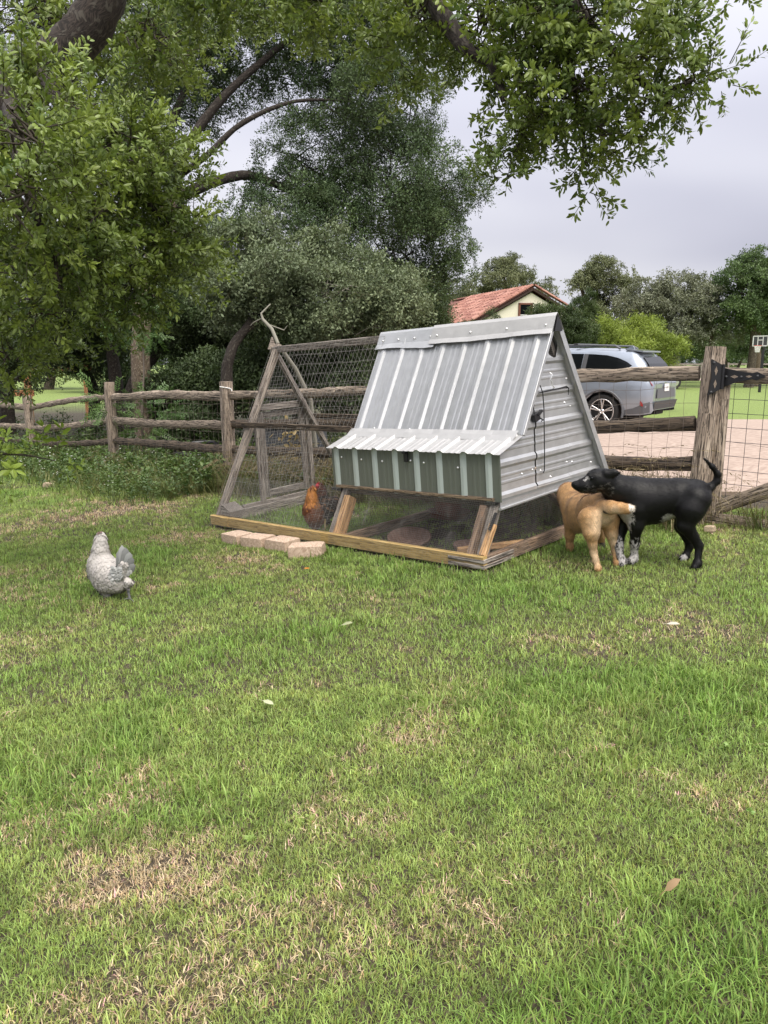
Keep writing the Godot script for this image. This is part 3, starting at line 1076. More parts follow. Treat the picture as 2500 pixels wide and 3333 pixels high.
	lip.bar(Vector3(GX + 0.012, 0.338, -0.605), Vector3(GX + 0.012, 0.338, -1.018), 0.012, 0.012, Vector3.UP, 0.003)
	part(lip, "door_lip", M.zinc_dull, gd)
	var vent := MB.new()
	net(vent, Vector3(2.895, 1.16, -0.789), Vector3(0, 0, -0.135), Vector3(0, 0.16, 0), 0.0127, 0.0127, 0.0007)
	part(vent, "vent_wire", M.steel_wire, c)
	var latch := MB.new()
	latch.box(Vector3(2.935, 0.80, -0.60), Vector3(0.03, 0.05, 0.06), rb(0.0, 0.3))
	latch.box(Vector3(2.945, 0.825, -0.63), Vector3(0.02, 0.018, 0.06), rb(0.0, 0.5))
	latch.tube([Vector3(2.95, 0.79, -0.63), Vector3(2.955, 0.775, -0.66), Vector3(2.95, 0.77, -0.64)], [0.005], 6)
	part(latch, "door_latch", M.black_iron, c)
	var hook := MB.new()
	hook.tube([Vector3(2.93, 1.075, -0.79), Vector3(2.945, 1.06, -0.795), Vector3(2.94, 1.03, -0.78), Vector3(2.945, 1.01, -0.79), Vector3(2.94, 0.99, -0.80), Vector3(2.95, 0.975, -0.81), Vector3(2.935, 0.968, -0.815)], [0.004], 6)
	part(hook, "door_hook", M.screw, c)
	var cord := MB.new()
	cord.tube([Vector3(2.945, 1.00, -0.648), Vector3(2.948, 0.95, -0.672), Vector3(2.948, 0.85, -0.68), Vector3(2.948, 0.7, -0.676), Vector3(2.948, 0.55, -0.672), Vector3(2.945, 0.44, -0.668), Vector3(2.94, 0.425, -0.66)], [0.0038], 5)
	part(cord, "pull_cord", M.black_plastic, c)
	var dsl := MB.new()      # black tube stands in for shade in the slit at the loose door corner
	dsl.tube([Vector3(2.93, 0.95, -0.64), Vector3(2.934, 0.958, -0.75), Vector3(2.934, 0.962, -0.88), Vector3(2.934, 0.968, -0.99), Vector3(2.934, 0.955, -1.016), Vector3(2.93, 0.91, -1.018)], [0.0045, 0.006, 0.004, 0.006, 0.004, 0.002], 5)
	part(dsl, "slit_shade", M.black_plastic, c)
	# ---- nest box
	var nb := Node3D.new()
	nb.name = "nest_box"
	c.add_child(nb)
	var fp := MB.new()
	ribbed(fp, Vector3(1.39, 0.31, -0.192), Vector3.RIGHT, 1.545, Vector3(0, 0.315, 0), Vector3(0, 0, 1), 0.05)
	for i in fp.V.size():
		# reflections painted in: pale on rib tops and right slopes, lawn green on flats
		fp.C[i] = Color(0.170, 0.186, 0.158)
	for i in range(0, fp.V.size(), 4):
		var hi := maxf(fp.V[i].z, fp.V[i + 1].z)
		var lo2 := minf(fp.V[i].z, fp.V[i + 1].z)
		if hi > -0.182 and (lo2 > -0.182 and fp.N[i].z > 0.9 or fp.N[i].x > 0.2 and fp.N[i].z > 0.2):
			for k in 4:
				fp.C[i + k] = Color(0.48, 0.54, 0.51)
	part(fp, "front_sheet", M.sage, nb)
	screws([Vector3(1.50, 0.545, -0.19), Vector3(1.71, 0.535, -0.19), Vector3(1.92, 0.53, -0.19), Vector3(2.19, 0.545, -0.19), Vector3(2.31, 0.535, -0.19), Vector3(2.60, 0.515, -0.19), Vector3(2.84, 0.505, -0.19)], Vector3(0, 0, 1), nb)
	var lid := MB.new()
	var lo := Vector3(1.375, 0.615, -0.150)
	var lt := Vector3(1.375, 0.715, -0.455)
	ribbed(lid, lo, Vector3.RIGHT, 1.585, lt - lo, (Vector3.RIGHT.cross(lt - lo)).normalized(), 0.11)
	part(lid, "lid", M.zinc_dull, nb)
	var fl := MB.new()
	var pv := []
	for i in 25:
		var x := lerpf(1.40, 2.93, i / 24.0)
		var wv := 0.006 * sin(i * 0.8) + 0.004 * sin(i * 2.3)
		var rg := [Vector3(x, 0.675 + wv, -0.335 - wv), Vector3(x, 0.712 + wv * 0.5, -0.38), Vector3(x, 0.735, -0.41)]
		if i > 0:
			for k in 2:
				fl.q(pv[k], rg[k], rg[k + 1], pv[k + 1])
				fl.q(rg[k] + Vector3(0, -0.0015, 0), pv[k] + Vector3(0, -0.0015, 0), pv[k + 1] + Vector3(0, -0.0015, 0), rg[k + 1] + Vector3(0, -0.0015, 0))
		pv = rg
	part(fl, "flashing", M.zinc_dull, nb)
	var sd := MB.new()
	sd.prism([Vector3(1.395, 0.31, -0.2), Vector3(1.395, 0.31, -0.40), Vector3(1.395, 0.69, -0.42), Vector3(1.395, 0.61, -0.2)], Vector3(-0.003, 0, 0))
	part(sd, "side_sheet", M.zinc, nb)
	var bt := MB.new()
	bt.bar(Vector3(1.40, 0.322, -0.30), Vector3(2.90, 0.322, -0.30), 0.2, 0.016)
	part(bt, "box_floor", M.ply, nb)
	var li := MB.new()
	li.box(Vector3(2.17, 0.575, -0.168), Vector3(0.034, 0.075, 0.012))
	li.box(Vector3(2.165, 0.605, -0.158), Vector3(0.03, 0.02, 0.02))
	part(li, "box_latch", M.black_iron, nb)
	for x in [1.42, 2.86]:
		var tp := MB.new()
		tp.box(Vector3(x, 0.298, -0.185), Vector3(0.1, 0.022, 0.012))
		part(tp, "black_tape", M.black_plastic, nb)
	# ramp under the house
	one.call("ramp", M.fresh_wood, Vector3(2.2, 0.30, -0.75), Vector3(2.45, 0.12, -1.1), 0.16, 0.018)

	# ---- things in the run
	var at := func(x: float, z: float, y := -0.095) -> Vector3: return COOP * Vector3(x, y, z)
	var pan := MB.new()
	pan.lathe(Vector3.ZERO, [Vector2(0.0, 0.025), Vector2(0.11, 0.025), Vector2(0.145, 0.075), Vector2(0.158, 0.078), Vector2(0.160, 0.068), Vector2(0.13, 0.0), Vector2(0.0, 0.0)], 28)
	var p1 := part(pan, "feed_pan", M.pan, self)
	p1.position = at.call(2.03, -0.30)
	p1.rotation = Vector3(0.22, 0, 0.05)
	tag(p1, "brown round feed pan tipped on the grass under the henhouse, left one", "feed pan", "feed pans under the henhouse")
	var p2 := inst(pan.mesh(), "feed_pan", M.pan, self, Transform3D(Basis().scaled(Vector3(0.85, 1.1, 0.85)), at.call(2.62, -0.28)))
	tag(p2, "brown feed pan under the henhouse, beside the right corner leg", "feed pan", "feed pans under the henhouse")
	var fe := thing("poultry_feeder", "dark red hanging poultry feeder under the henhouse floor", "feeder", at.call(1.95, -0.85, 0.0))
	var fb := MB.new()
	fb.lathe(Vector3.ZERO, [Vector2(0.0, 0.02), Vector2(0.09, 0.02), Vector2(0.10, 0.06), Vector2(0.13, 0.28), Vector2(0.125, 0.285), Vector2(0.0, 0.285)], 24)
	part(fb, "hopper", M.feeder, fe)
	var ft := MB.new()
	ft.lathe(Vector3.ZERO, [Vector2(0.0, 0.0), Vector2(0.13, 0.0), Vector2(0.17, 0.05), Vector2(0.16, 0.05), Vector2(0.12, 0.012), Vector2(0.0, 0.012)], 24)
	part(ft, "tray", M.feeder, fe)
	var fw := MB.new()
	fw.tube([Vector3(-0.12, 0.27, 0), Vector3(0, 0.31, 0), Vector3(0.12, 0.27, 0)], [0.003], 5)
	part(fw, "bail", M.rust_wire, fe)
	# blocks laid along the front beam
	var names := ["leftmost pale tan paving block lying along the coop's base beam", "second pale tan paving block from the left along the coop's base beam", "third pale tan paving block from the left, against the coop's base beam", "rightmost pale tan paving block, set a little forward of the coop's base beam"]
	var posn := [[0.72, 0.275, -0.03, 0.225], [0.972, 0.262, 0.13, 0.235], [1.238, 0.232, 0.05, 0.235], [1.555, 0.268, 0.66, 0.255]]
	for i in 4:
		var p: Array = posn[i]
		var b := brick_mesh(p[3], 0.085 + 0.003 * i, 0.17, 70 + i)
		var o := inst(b, "paving_block", M.brick, self, COOP * Transform3D(rb(p[2], 0.0, 0.0), Vector3(p[0], -0.058, p[1])))
		tag(o, names[i], "paving block", "paving blocks along the coop")

func brick_mesh(l: float, h: float, w: float, seed_: int) -> ArrayMesh:
	# a tumbled block: rounded, chipped edges
	var mb := MB.new()
	var nn := noise(9.0, 3, seed_)
	var n := 6
	var face := func(o: Vector3, a: Vector3, b: Vector3) -> void:
		var k0 := mb.V.size()
		var nrm := a.cross(b).normalized()
		for i in n + 1:
			for j in n + 1:
				var p: Vector3 = o + a * (float(i) / n) + b * (float(j) / n)
				var e := Vector3(absf(p.x) / (l / 2), absf(p.y) / (h / 2), absf(p.z) / (w / 2))
				var c := Vector3(maxf(absf(p.x) - (l / 2 - 0.02), 0), maxf(absf(p.y) - (h / 2 - 0.02), 0), maxf(absf(p.z) - (w / 2 - 0.02), 0))
				var q := p
				if c.length() > 0.02:
					var inner := Vector3(clampf(p.x, -l / 2 + 0.02, l / 2 - 0.02), clampf(p.y, -h / 2 + 0.02, h / 2 - 0.02), clampf(p.z, -w / 2 + 0.02, w / 2 - 0.02))
					q = inner + (p - inner).normalized() * 0.02
				q *= 1.0 + nn.get_noise_3dv(p) * 0.05
				mb.v(q, (nrm + (q - p) * -20.0 + q.normalized() * 0.1).normalized())
		for i in n:
			for j in n:
				var a0 := k0 + i * (n + 1) + j
				mb.f(a0, a0 + n + 1, a0 + n + 2)
				mb.f(a0, a0 + n + 2, a0 + 1)
	var X := Vector3(l, 0, 0)
	var Y := Vector3(0, h, 0)
	var Z := Vector3(0, 0, w)
	var o := -(X + Y + Z) / 2
	face.call(o + Z, X, Y)
	face.call(o + X, -X, Y)
	face.call(o + X + Z, -Z, Y)
	face.call(o, Z, Y)
	face.call(o + Y + Z, X, -Z)
	face.call(o, X, Z)
	return mb.mesh()

# ------------------------------------------------------------ fence and gate
func hewn(mb: MB, a: Vector3, b: Vector3, w: float, h: float, seed_: int, up := Vector3.UP, rough := 0.10, bow := 0.0) -> void:
	# a split or hand-hewn timber: a many-sided, uneven section that changes along its length
	var r := RandomNumberGenerator.new()
	r.seed = seed_
	var nn := noise(2.2, 3, seed_)
	var x := (b - a).normalized()
	var z := x.cross(up).normalized()
	var y := z.cross(x)
	var L := (b - a).length()
	var segs := maxi(6, int(L / 0.12))
	var ang := []
	for k in 10:
		ang.append((k + r.randf_range(-0.25, 0.25)) / 10.0 * TAU)
	var first := mb.V.size()
	for i in segs + 1:
		var t := float(i) / segs
		var c := a.lerp(b, t) + y * bow * sin(t * PI)
		for k in 11:
			var th: float = ang[k % 10]
			var ca := cos(th)
			var sa := sin(th)
			# a rounded rectangle
			var sq := 1.0 / pow(pow(absf(ca), 5.0) + pow(absf(sa), 5.0), 0.2)
			var nz := 1.0 + rough * nn.get_noise_3d(t * L * 1.2, ca * 1.3, sa * 1.3 + 5.0) * 2.0
			var p := c + z * ca * sq * w / 2 * nz + y * sa * sq * h / 2 * nz
			mb.v(p, (z * ca / w + y * sa / h).normalized(), Vector2(t * L, float(k) / 10.0 * (w + h) * 2.0))
	for i in segs:
		for k in 10:
			var p := first + i * 11 + k
			var q := p + 11
			# z turns towards y against x
			mb.f(p, q, q + 1)
			mb.f(p, q + 1, p + 1)
	for e in [0, segs]:
		var base: int = first + e * 11
		var d := x * (-1.0 if e == 0 else 1.0)
		var k0 := mb.v(a if e == 0 else b, d)
		for k in 10:
			var p := mb.v(mb.V[base + k], d, Vector2(mb.V[base + k].x, mb.V[base + k].z) * 0.6)
			var q := mb.v(mb.V[base + k + 1], d, Vector2(mb.V[base + k + 1].x, mb.V[base + k + 1].z) * 0.6)
			if e == 0:
				mb.f(k0, p, q)
			else:
				mb.f(k0, q, p)

func make_fence() -> void:
	var f := thing("split_rail_fence", "weathered grey split rail fence with wire mesh, running behind the coop", "fence")
	var posts := [[Vector3(2.27, 0.0, -5.5), 1.41, 0.135, Vector2(0.05, 0.0), 201], [Vector3(0.36, 0, -7.1), 1.19, 0.125, Vector2(0.02, 0), 202], [Vector3(-1.75, 0, -8.7), 1.075, 0.128, Vector2(-0.01, 0), 203], [Vector3(-3.88, 0, -11.0), 1.0, 0.125, Vector2(0.0, 0), 204], [Vector3(-5.95, 0, -13.0), 0.72, 0.12, Vector2(-0.03, 0), 205], [Vector3(-8.1, 0, -15.1), 0.75, 0.12, Vector2(0, 0), 206]]
	for p in posts:
		var mb := MB.new()
		var b: Vector3 = p[0]
		b.y = land(b.x, b.z) - 0.1
		var t := Vector3(b.x + p[3].x, p[1], b.z)
		mb.off = Vector2(rng.randf() * 3.0, rng.randf())
		hewn(mb, b, t, p[2], p[2], p[4], Vector3(0.8, 0, 0.6), 0.05)
		part(mb, "post", M.post_wood, f)
	# rails: heights at each post
	var hs := [[1.224, 0.888, 0.582], [1.075, 0.73, 0.43], [0.914, 0.585, 0.30], [0.80, 0.475, 0.165], [0.512, 0.177, -0.08], [0.47, 0.13, -0.12]]
	for i in posts.size() - 1:
		for k in 3:
			var a: Vector3 = posts[i][0]
			var b: Vector3 = posts[i + 1][0]
			a.y = hs[i][k] + rng.randf_range(-0.012, 0.012)
			b.y = hs[i + 1][k] + rng.randf_range(-0.02, 0.02)
			var d := (b - a).normalized() * 0.05
			var mb := MB.new()
			mb.off = Vector2(rng.randf() * 3.0, rng.randf())
			hewn(mb, a + d, b - d, 0.055, 0.098 - 0.01 * (i % 2), 220 + i * 3 + k, Vector3.UP, 0.30, rng.randf_range(-0.03, 0.03))
			part(mb, "rail", M.rail_wood if k == 0 else (M.dark_wood if k == 2 or (k == 1 and i < 2) else M.rail_wood), f)
	# woven wire on the yard side
	for i in 4:
		var mb := MB.new()
		var a: Vector3 = posts[i][0]
		var b: Vector3 = posts[i + 1][0]
		var out := Vector3((b - a).z, 0, -(b - a).x).normalized() * -0.075
		if out.dot(EYE - a) < 0:
			out = -out
		a += out
		b += out
		var L := Vector2(b.x - a.x, b.z - a.z).length()
		var n := int(L / 0.105)
		var gn := noise(1.0, 2, 300 + i)
		var wp := func(u: float, v: float) -> Vector3:
			var p := a.lerp(b, u)
			p.y = lerpf(lerpf(hs[i][2] - 0.42, hs[i + 1][2] - 0.38, u), lerpf(hs[i][0], hs[i + 1][0], u) + 0.02, v)
			return p + Vector3(gn.get_noise_2d(u * L * 3.0, v * 3.0), gn.get_noise_2d(u * L * 3.0 + 50.0, v * 3.0), 0.0) * 0.014
		for j in n + 1:
			for k in 10:
				mb.wire(wp.call(float(j) / n, k / 10.0), wp.call(float(j) / n, (k + 1) / 10.0), 0.0013)
		for k in 11:
			for j in n:
				mb.wire(wp.call(float(j) / n, k / 10.0), wp.call(float(j + 1) / n, k / 10.0), 0.0015)
		part(mb, "wire_mesh", M.rust_wire, f)
	# the cord tied round the post behind the run
	var tie := MB.new()
	tie.tube([Vector3(-1.82, 1.02, -8.63), Vector3(-1.75, 1.01, -8.625), Vector3(-1.70, 1.0, -8.63), Vector3(-1.68, 0.95, -8.64), Vector3(-1.685, 0.9, -8.63)], [0.007], 5)
	part(tie, "tie_cord", M.white_plastic, f)

	# gate hung on the tall post
	var g := thing("wooden_gate", "grey timber gate with black strap hinge and black wire grid", "gate")
	var tim := func(called: String, a: Vector3, b: Vector3, w: float, h: float, sd: int, up := Vector3.UP, mat: Material = M.post_wood) -> void:
		var mb := MB.new()
		mb.off = Vector2(sd * 0.37, sd * 0.11)
		hewn(mb, a, b, w, h, sd, up, 0.03)
		part(mb, called, mat, g)
	var e := Vector3(0.72, 0.0, 0.66).normalized()      # the gate runs right and towards the lawn
	var o := Vector3(2.375, 0, -5.46)
	var gp := func(s: float, y: float) -> Vector3: return o + e * s + Vector3(0, y, 0)
	tim.call("stile", gp.call(0.0, 0.22), gp.call(0.0, 1.155), 0.05, 0.10, 241, e)
	tim.call("stile", gp.call(1.75, 0.2), gp.call(1.75, 1.13), 0.05, 0.10, 245, e)
	tim.call("top_rail", gp.call(-0.07, 1.215), gp.call(1.82, 1.19), 0.05, 0.105, 242, Vector3.UP, M.rail_wood)
	tim.call("bottom_rail", gp.call(-0.05, 0.19), gp.call(1.8, 0.16), 0.05, 0.10, 243, Vector3.UP, M.rail_wood)
	tim.call("brace", gp.call(0.02, 0.27), gp.call(1.72, 1.12), 0.045, 0.10, 244, Vector3.UP, M.rail_wood)
	var wm := MB.new()
	var back := e.cross(Vector3.UP) * 0.034
	if back.dot(EYE - o) > 0:
		back = -back
	for i in 17:
		var s := 0.07 + i * 0.102
		wm.wire(gp.call(s, 0.24) + back, gp.call(s, 1.17) + back, 0.0022)
	for i in 10:
		wm.wire(gp.call(0.04, 0.25 + i * 0.1) + back, gp.call(1.72, 0.235 + i * 0.1) + back, 0.0022)
	part(wm, "wire_grid", M.black_wire, g)
	# the black T hinge
	var fo := -back.normalized() * 0.03
	var h := MB.new()
	var st := func(s: float, y: float) -> Vector3: return gp.call(s, y) + fo
	var dep := fo.normalized() * 0.008
	var up := [[-0.02, 1.275], [0.03, 1.26], [0.06, 1.255], [0.12, 1.242], [0.20, 1.232], [0.23, 1.24], [0.29, 1.212], [0.23, 1.183], [0.20, 1.19], [0.10, 1.168], [0.02, 1.135], [-0.02, 1.125]]
	var poly := []
	for k in up.size():
		poly.append(st.call(up[up.size() - 1 - k][0], up[up.size() - 1 - k][1]))
	h.prism(poly, dep)
	var hinge := part(h, "strap_hinge", M.black_iron, g)
	var pl := MB.new()
	var pz := Vector3(2.305, 0, -5.408)
	var pe := Vector3(1, 0, 0.12).normalized()
	var pp := []
	for k in [[-0.055, 1.075], [0.028, 1.12], [0.028, 1.285], [-0.045, 1.325], [-0.05, 1.31], [-0.038, 1.20], [-0.04, 1.18]]:
		pp.append(pz + pe * k[0] + Vector3(0, k[1], 0))
	pl.prism(pp, Vector3(0, 0, 0.01))
	part(pl, "post_leaf", M.black_iron, hinge)
	var pin := MB.new()
	pin.tube([pz + pe * 0.035 + Vector3(0, 1.12, 0.01), pz + pe * 0.035 + Vector3(0, 1.29, 0.01)], [0.011], 10)
	part(pin, "hinge_pin", M.black_iron, hinge)
	var bolts := MB.new()
	bolts.lathe(Vector3.ZERO, [Vector2(0.009, 0), Vector2(0.008, 0.005), Vector2(0.0001, 0.007)], 8)
	var bm := bolts.mesh()
	var bb := Basis(e, fo.normalized(), e.cross(fo.normalized()))
	for k in [[0.03, 1.205], [0.13, 1.205], [0.235, 1.212]]:
		inst(bm, "bolt", M.car_grey, hinge, Transform3D(bb, st.call(k[0], k[1]) + dep))
	for k in [[-0.03, 1.30], [-0.035, 1.10]]:
		inst(bm, "bolt", M.car_grey, hinge, Transform3D(Basis(Vector3.RIGHT, Vector3(0, 0, 1), Vector3(0, -1, 0)), pz + pe * k[0] + Vector3(0, k[1], 0.011)))
	# the diamond cut-outs show the timber behind
	var cut := MB.new()
	for k in [[0.085, 1.206, 0.026, 0.012], [0.18, 1.209, 0.022, 0.008]]:
		var cc: Vector3 = st.call(k[0], k[1]) + dep * 1.1
		cut.q(cc - e * k[2], cc - Vector3(0, k[3], 0), cc + e * k[2], cc + Vector3(0, k[3], 0))
	for y in [1.245, 1.155]:
		var cc := pz + pe * -0.012 + Vector3(0, y, 0.0112)
		cut.q(cc - pe * 0.011, cc - Vector3(0, 0.032, 0), cc + pe * 0.011, cc + Vector3(0, 0.032, 0))
	part(cut, "cut_out", M.post_wood, hinge)

# ------------------------------------------------------------ yard and roadside things
func make_car() -> void:
	# stations along x (front +), lofted; parked heading away to the left
	var c := thing("parked_car", "light blue grey SUV parked on the drive beyond the fence", "car", Vector3.ZERO)
	var pos := Vector3(4.80, -0.205, -17.2)       # where the near rear wheel meets the drive
	var head := Vector3(-0.80, 0, -0.60).normalized()
	var side := head.cross(Vector3.UP) * -1.0      # the driver's side
	# local: x ahead, y up, z towards the driver's side is +
	var z := side
	if z.dot(EYE - pos) < 0:
		z = -z
	var bas := Basis(head, Vector3.UP, head.cross(Vector3.UP))
	var zs := 1.0 if bas.z.dot(z) > 0 else -1.0
	var rear_axle := -1.42
	c.transform = Transform3D(bas, pos - head * rear_axle - z * 0.93)
	c.scale = Vector3.ONE * 1.03
	var wheel_r := 0.37
	# x, roof, belt, bottom, half width low, half width roof
	var S := [[-2.46, 0.98, 0.90, 0.42, 0.74, 0.70], [-2.44, 1.05, 0.98, 0.36, 0.82, 0.72], [-2.34, 1.20, 1.05, 0.34, 0.89, 0.74], [-2.2, 1.42, 1.09, 0.32, 0.925, 0.70], [-2.02, 1.60, 1.11, 0.31, 0.945, 0.66], [-1.90, 1.655, 1.115, 0.31, 0.95, 0.64], [-1.82, 1.66, 1.115, 0.0, 0.955, 0.64], [-1.62, 1.68, 1.11, 0.0, 0.96, 0.64], [-1.42, 1.69, 1.105, 0.0, 0.962, 0.645], [-1.22, 1.70, 1.10, 0.0, 0.962, 0.65], [-1.02, 1.705, 1.09, 0.0, 0.96, 0.65], [-0.94, 1.705, 1.09, 0.27, 0.96, 0.65], [-0.4, 1.71, 1.07, 0.26, 0.955, 0.655], [0.2, 1.70, 1.05, 0.26, 0.955, 0.655], [0.6, 1.64, 1.04, 0.26, 0.955, 0.64], [0.95, 1.45, 1.03, 0.27, 0.955, 0.66], [1.0, 1.40, 1.03, 0.0, 0.955, 0.68], [1.2, 1.20, 1.03, 0.0, 0.96, 0.74], [1.42, 1.10, 1.02, 0.0, 0.96, 0.8], [1.64, 1.06, 1.0, 0.0, 0.95, 0.8], [1.84, 1.04, 0.97, 0.0, 0.93, 0.78], [1.9, 1.03, 0.96, 0.29, 0.92, 0.78], [2.2, 0.95, 0.90, 0.28, 0.84, 0.7], [2.44, 0.80, 0.76, 0.32, 0.66, 0.55]]
	var arch := func(x: float, b: float) -> float:
		for ax in [-1.42, 1.42]:
			var d: float = absf(x - ax)
			if d < 0.46:
				return maxf(0.3, 0.36 + sqrt(0.46 * 0.46 - d * d) * 0.95)
		return b
	var sect := []
	for s in S:
		var x: float = s[0]
		var bot: float = arch.call(x, s[3])
		var lw: float = s[4]
		var rw: float = s[5]
		var roof: float = s[1]
		var belt: float = s[2]
		var low := maxf(bot, 0.0)
		var pts := [Vector2(lw - 0.03, low), Vector2(lw + 0.005, maxf(low + 0.01, 0.50)), Vector2(lw + 0.012, maxf(low + 0.02, 0.72)), Vector2(lw - 0.005, maxf(low + 0.03, 0.90)), Vector2(lw - 0.035, belt), Vector2(lerpf(lw - 0.035, rw, 0.55), lerpf(belt, roof, 0.55)), Vector2(rw + 0.02, lerpf(belt, roof, 0.88)), Vector2(rw - 0.06, roof - 0.02), Vector2(rw * 0.5, roof + 0.012), Vector2(0, roof + 0.018)]
		sect.append([x, pts])
	var body := MB.new()
	for sg in [1.0, -1.0]:
		var first := body.V.size()
		for e in sect:
			for p in e[1]:
				body.v(Vector3(e[0], p.y, p.x * sg), Vector3.UP)
		var K := 10
		for i in sect.size() - 1:
			for k in K - 1:
				var a := first + i * K + k
				if sg > 0:
					body.f(a, a + K, a + K + 1)
					body.f(a, a + K + 1, a + 1)
				else:
					body.f(a, a + K + 1, a + K)
					body.f(a, a + 1, a + K + 1)
		for e in [0, sect.size() - 1]:
			for k in K - 1:
				var a: int = first + e * K + k
				var p := body.V[a]
				var q := body.V[a + 1]
				var p0 := Vector3(p.x, p.y, 0)
				var q0 := Vector3(q.x, q.y, 0)
				if (e == 0) == (sg > 0):
					body.q(p0, p, q, q0)
				else:
					body.q(p, p0, q0, q)
	smooth_normals(body)
	part(body, "body", M.car_paint, c)
	# surface point of the side at x and height y
	var on := func(x: float, y: float, out: float) -> Vector3:
		var i := 0
		while i < sect.size() - 2 and sect[i + 1][0] < x:
			i += 1
		var t: float = clampf((x - sect[i][0]) / (sect[i + 1][0] - sect[i][0]), 0.0, 1.0)
		var w := 0.0
		for k in 9:
			var a: Vector2 = (sect[i][1][k] as Vector2).lerp(sect[i + 1][1][k], t)
			var b: Vector2 = (sect[i][1][k + 1] as Vector2).lerp(sect[i + 1][1][k + 1], t)
			if y >= a.y and y <= b.y and b.y > a.y:
				w = lerpf(a.x, b.x, (y - a.y) / (b.y - a.y))
				break
		return Vector3(x, y, (w + out) * zs)
	var pane := func(called: String, mat: Material, cols: Array, out: float, parent: Node) -> void:
		# cols: x, low y, high y
		var mb := MB.new()
		for i in cols.size() - 1:
			for k in 4:
				var a: Vector3 = on.call(cols[i][0], lerpf(cols[i][1], cols[i][2], k / 4.0), out)
				var b: Vector3 = on.call(cols[i + 1][0], lerpf(cols[i + 1][1], cols[i + 1][2], k / 4.0), out)
				var d: Vector3 = on.call(cols[i + 1][0], lerpf(cols[i + 1][1], cols[i + 1][2], (k + 1) / 4.0), out)
				var e: Vector3 = on.call(cols[i][0], lerpf(cols[i][1], cols[i][2], (k + 1) / 4.0), out)
				if zs > 0:
					mb.q(a, b, d, e)
				else:
					mb.q(b, a, e, d)
		part(mb, called, mat, parent)
	pane.call("quarter_window", M.glass_dark, [[-1.98, 1.33, 1.34], [-1.85, 1.25, 1.42], [-1.65, 1.19, 1.50], [-1.4, 1.155, 1.555], [-1.12, 1.14, 1.575], [-0.98, 1.135, 1.58]], 0.008, c)
	pane.call("pillar", M.car_grey, [[-0.98, 1.135, 1.58], [-0.88, 1.13, 1.585]], 0.006, c)
	pane.call("rear_door_window", M.glass_dark, [[-0.87, 1.13, 1.585], [-0.5, 1.12, 1.59], [-0.1, 1.11, 1.595]], 0.008, c)
	pane.call("front_door_window", M.glass_dark, [[-0.04, 1.11, 1.595], [0.4, 1.10, 1.58], [0.7, 1.09, 1.48], [0.95, 1.09, 1.28]], 0.008, c)
	pane.call("belt_trim", M.alloy, [[-1.98, 1.315, 1.33], [-1.85, 1.235, 1.25], [-1.65, 1.172, 1.19], [-1.4, 1.137, 1.155], [-1.12, 1.122, 1.14], [-0.5, 1.102, 1.12], [0.3, 1.085, 1.10]], 0.010, c)
	pane.call("sill_cladding", M.car_grey, [[-0.95, 0.28, 0.44], [-0.4, 0.27, 0.43], [0.4, 0.27, 0.43], [0.95, 0.28, 0.43]], 0.012, c)
	# rear quarter below: bumper, lens
	pane.call("rear_cladding", M.car_trim, [[-2.42, 0.38, 0.60], [-2.3, 0.355, 0.56], [-2.1, 0.335, 0.46], [-1.92, 0.33, 0.42]], 0.012, c)
	pane.call("rear_reflector", M.red_lens, [[-2.30, 0.50, 0.56], [-2.24, 0.53, 0.63]], 0.018, c)
	# the tail: dark window, plate, bumper. Points on the back face at z across
	var tail := func(y: float) -> float:
		var i := 0
		var L := [[0.42, -2.44], [0.62, -2.475], [0.98, -2.46], [1.05, -2.44], [1.20, -2.34], [1.42, -2.2], [1.60, -2.02], [1.66, -1.9]]
		while i < 6 and L[i + 1][0] < y:
			i += 1
		return lerpf(L[i][1], L[i + 1][1], clampf((y - L[i][0]) / (L[i + 1][0] - L[i][0]), 0, 1))
	var back := func(called: String, mat: Material, rows: Array, out: float) -> void:
		# rows: y, z from, z to
		var mb := MB.new()
		for i in rows.size() - 1:
			var a := Vector3(tail.call(rows[i][0]) - out, rows[i][0], rows[i][1])
			var b := Vector3(tail.call(rows[i][0]) - out, rows[i][0], rows[i][2])
			var d := Vector3(tail.call(rows[i + 1][0]) - out, rows[i + 1][0], rows[i + 1][2])
			var e := Vector3(tail.call(rows[i + 1][0]) - out, rows[i + 1][0], rows[i + 1][1])
			mb.q(a, b, d, e)
		part(mb, called, mat, c)
	back.call("rear_window", M.glass_dark, [[1.10, -0.66, 0.66], [1.22, -0.65, 0.65], [1.38, -0.6, 0.6], [1.53, -0.54, 0.54]], 0.028)
	back.call("tailgate_panel", M.car_trim, [[0.66, -0.62, 0.62], [0.80, -0.6, 0.6], [0.86, -0.58, 0.58]], 0.012)
	back.call("number_plate", M.white_plastic, [[0.80, -0.16, 0.16], [0.96, -0.16, 0.16]], 0.022)
	var nt := TextMesh.new()
	nt.text = "I I I I"
	nt.font_size = 8
	nt.pixel_size = 0.0068
	nt.depth = 0.002
	var no := MeshInstance3D.new()
	no.mesh = nt
	no.material_override = M.car_grey
	no.name = "plate_number"
	c.add_child(no)
	no.transform = Transform3D(Basis(Vector3(0, 0, 1), Vector3.UP, Vector3(-1, 0, 0)).orthonormalized(), Vector3(-2.496, 0.88, 0))
	back.call("rear_bumper", M.car_grey, [[0.43, -0.72, 0.72], [0.60, -0.78, 0.78]], 0.02)
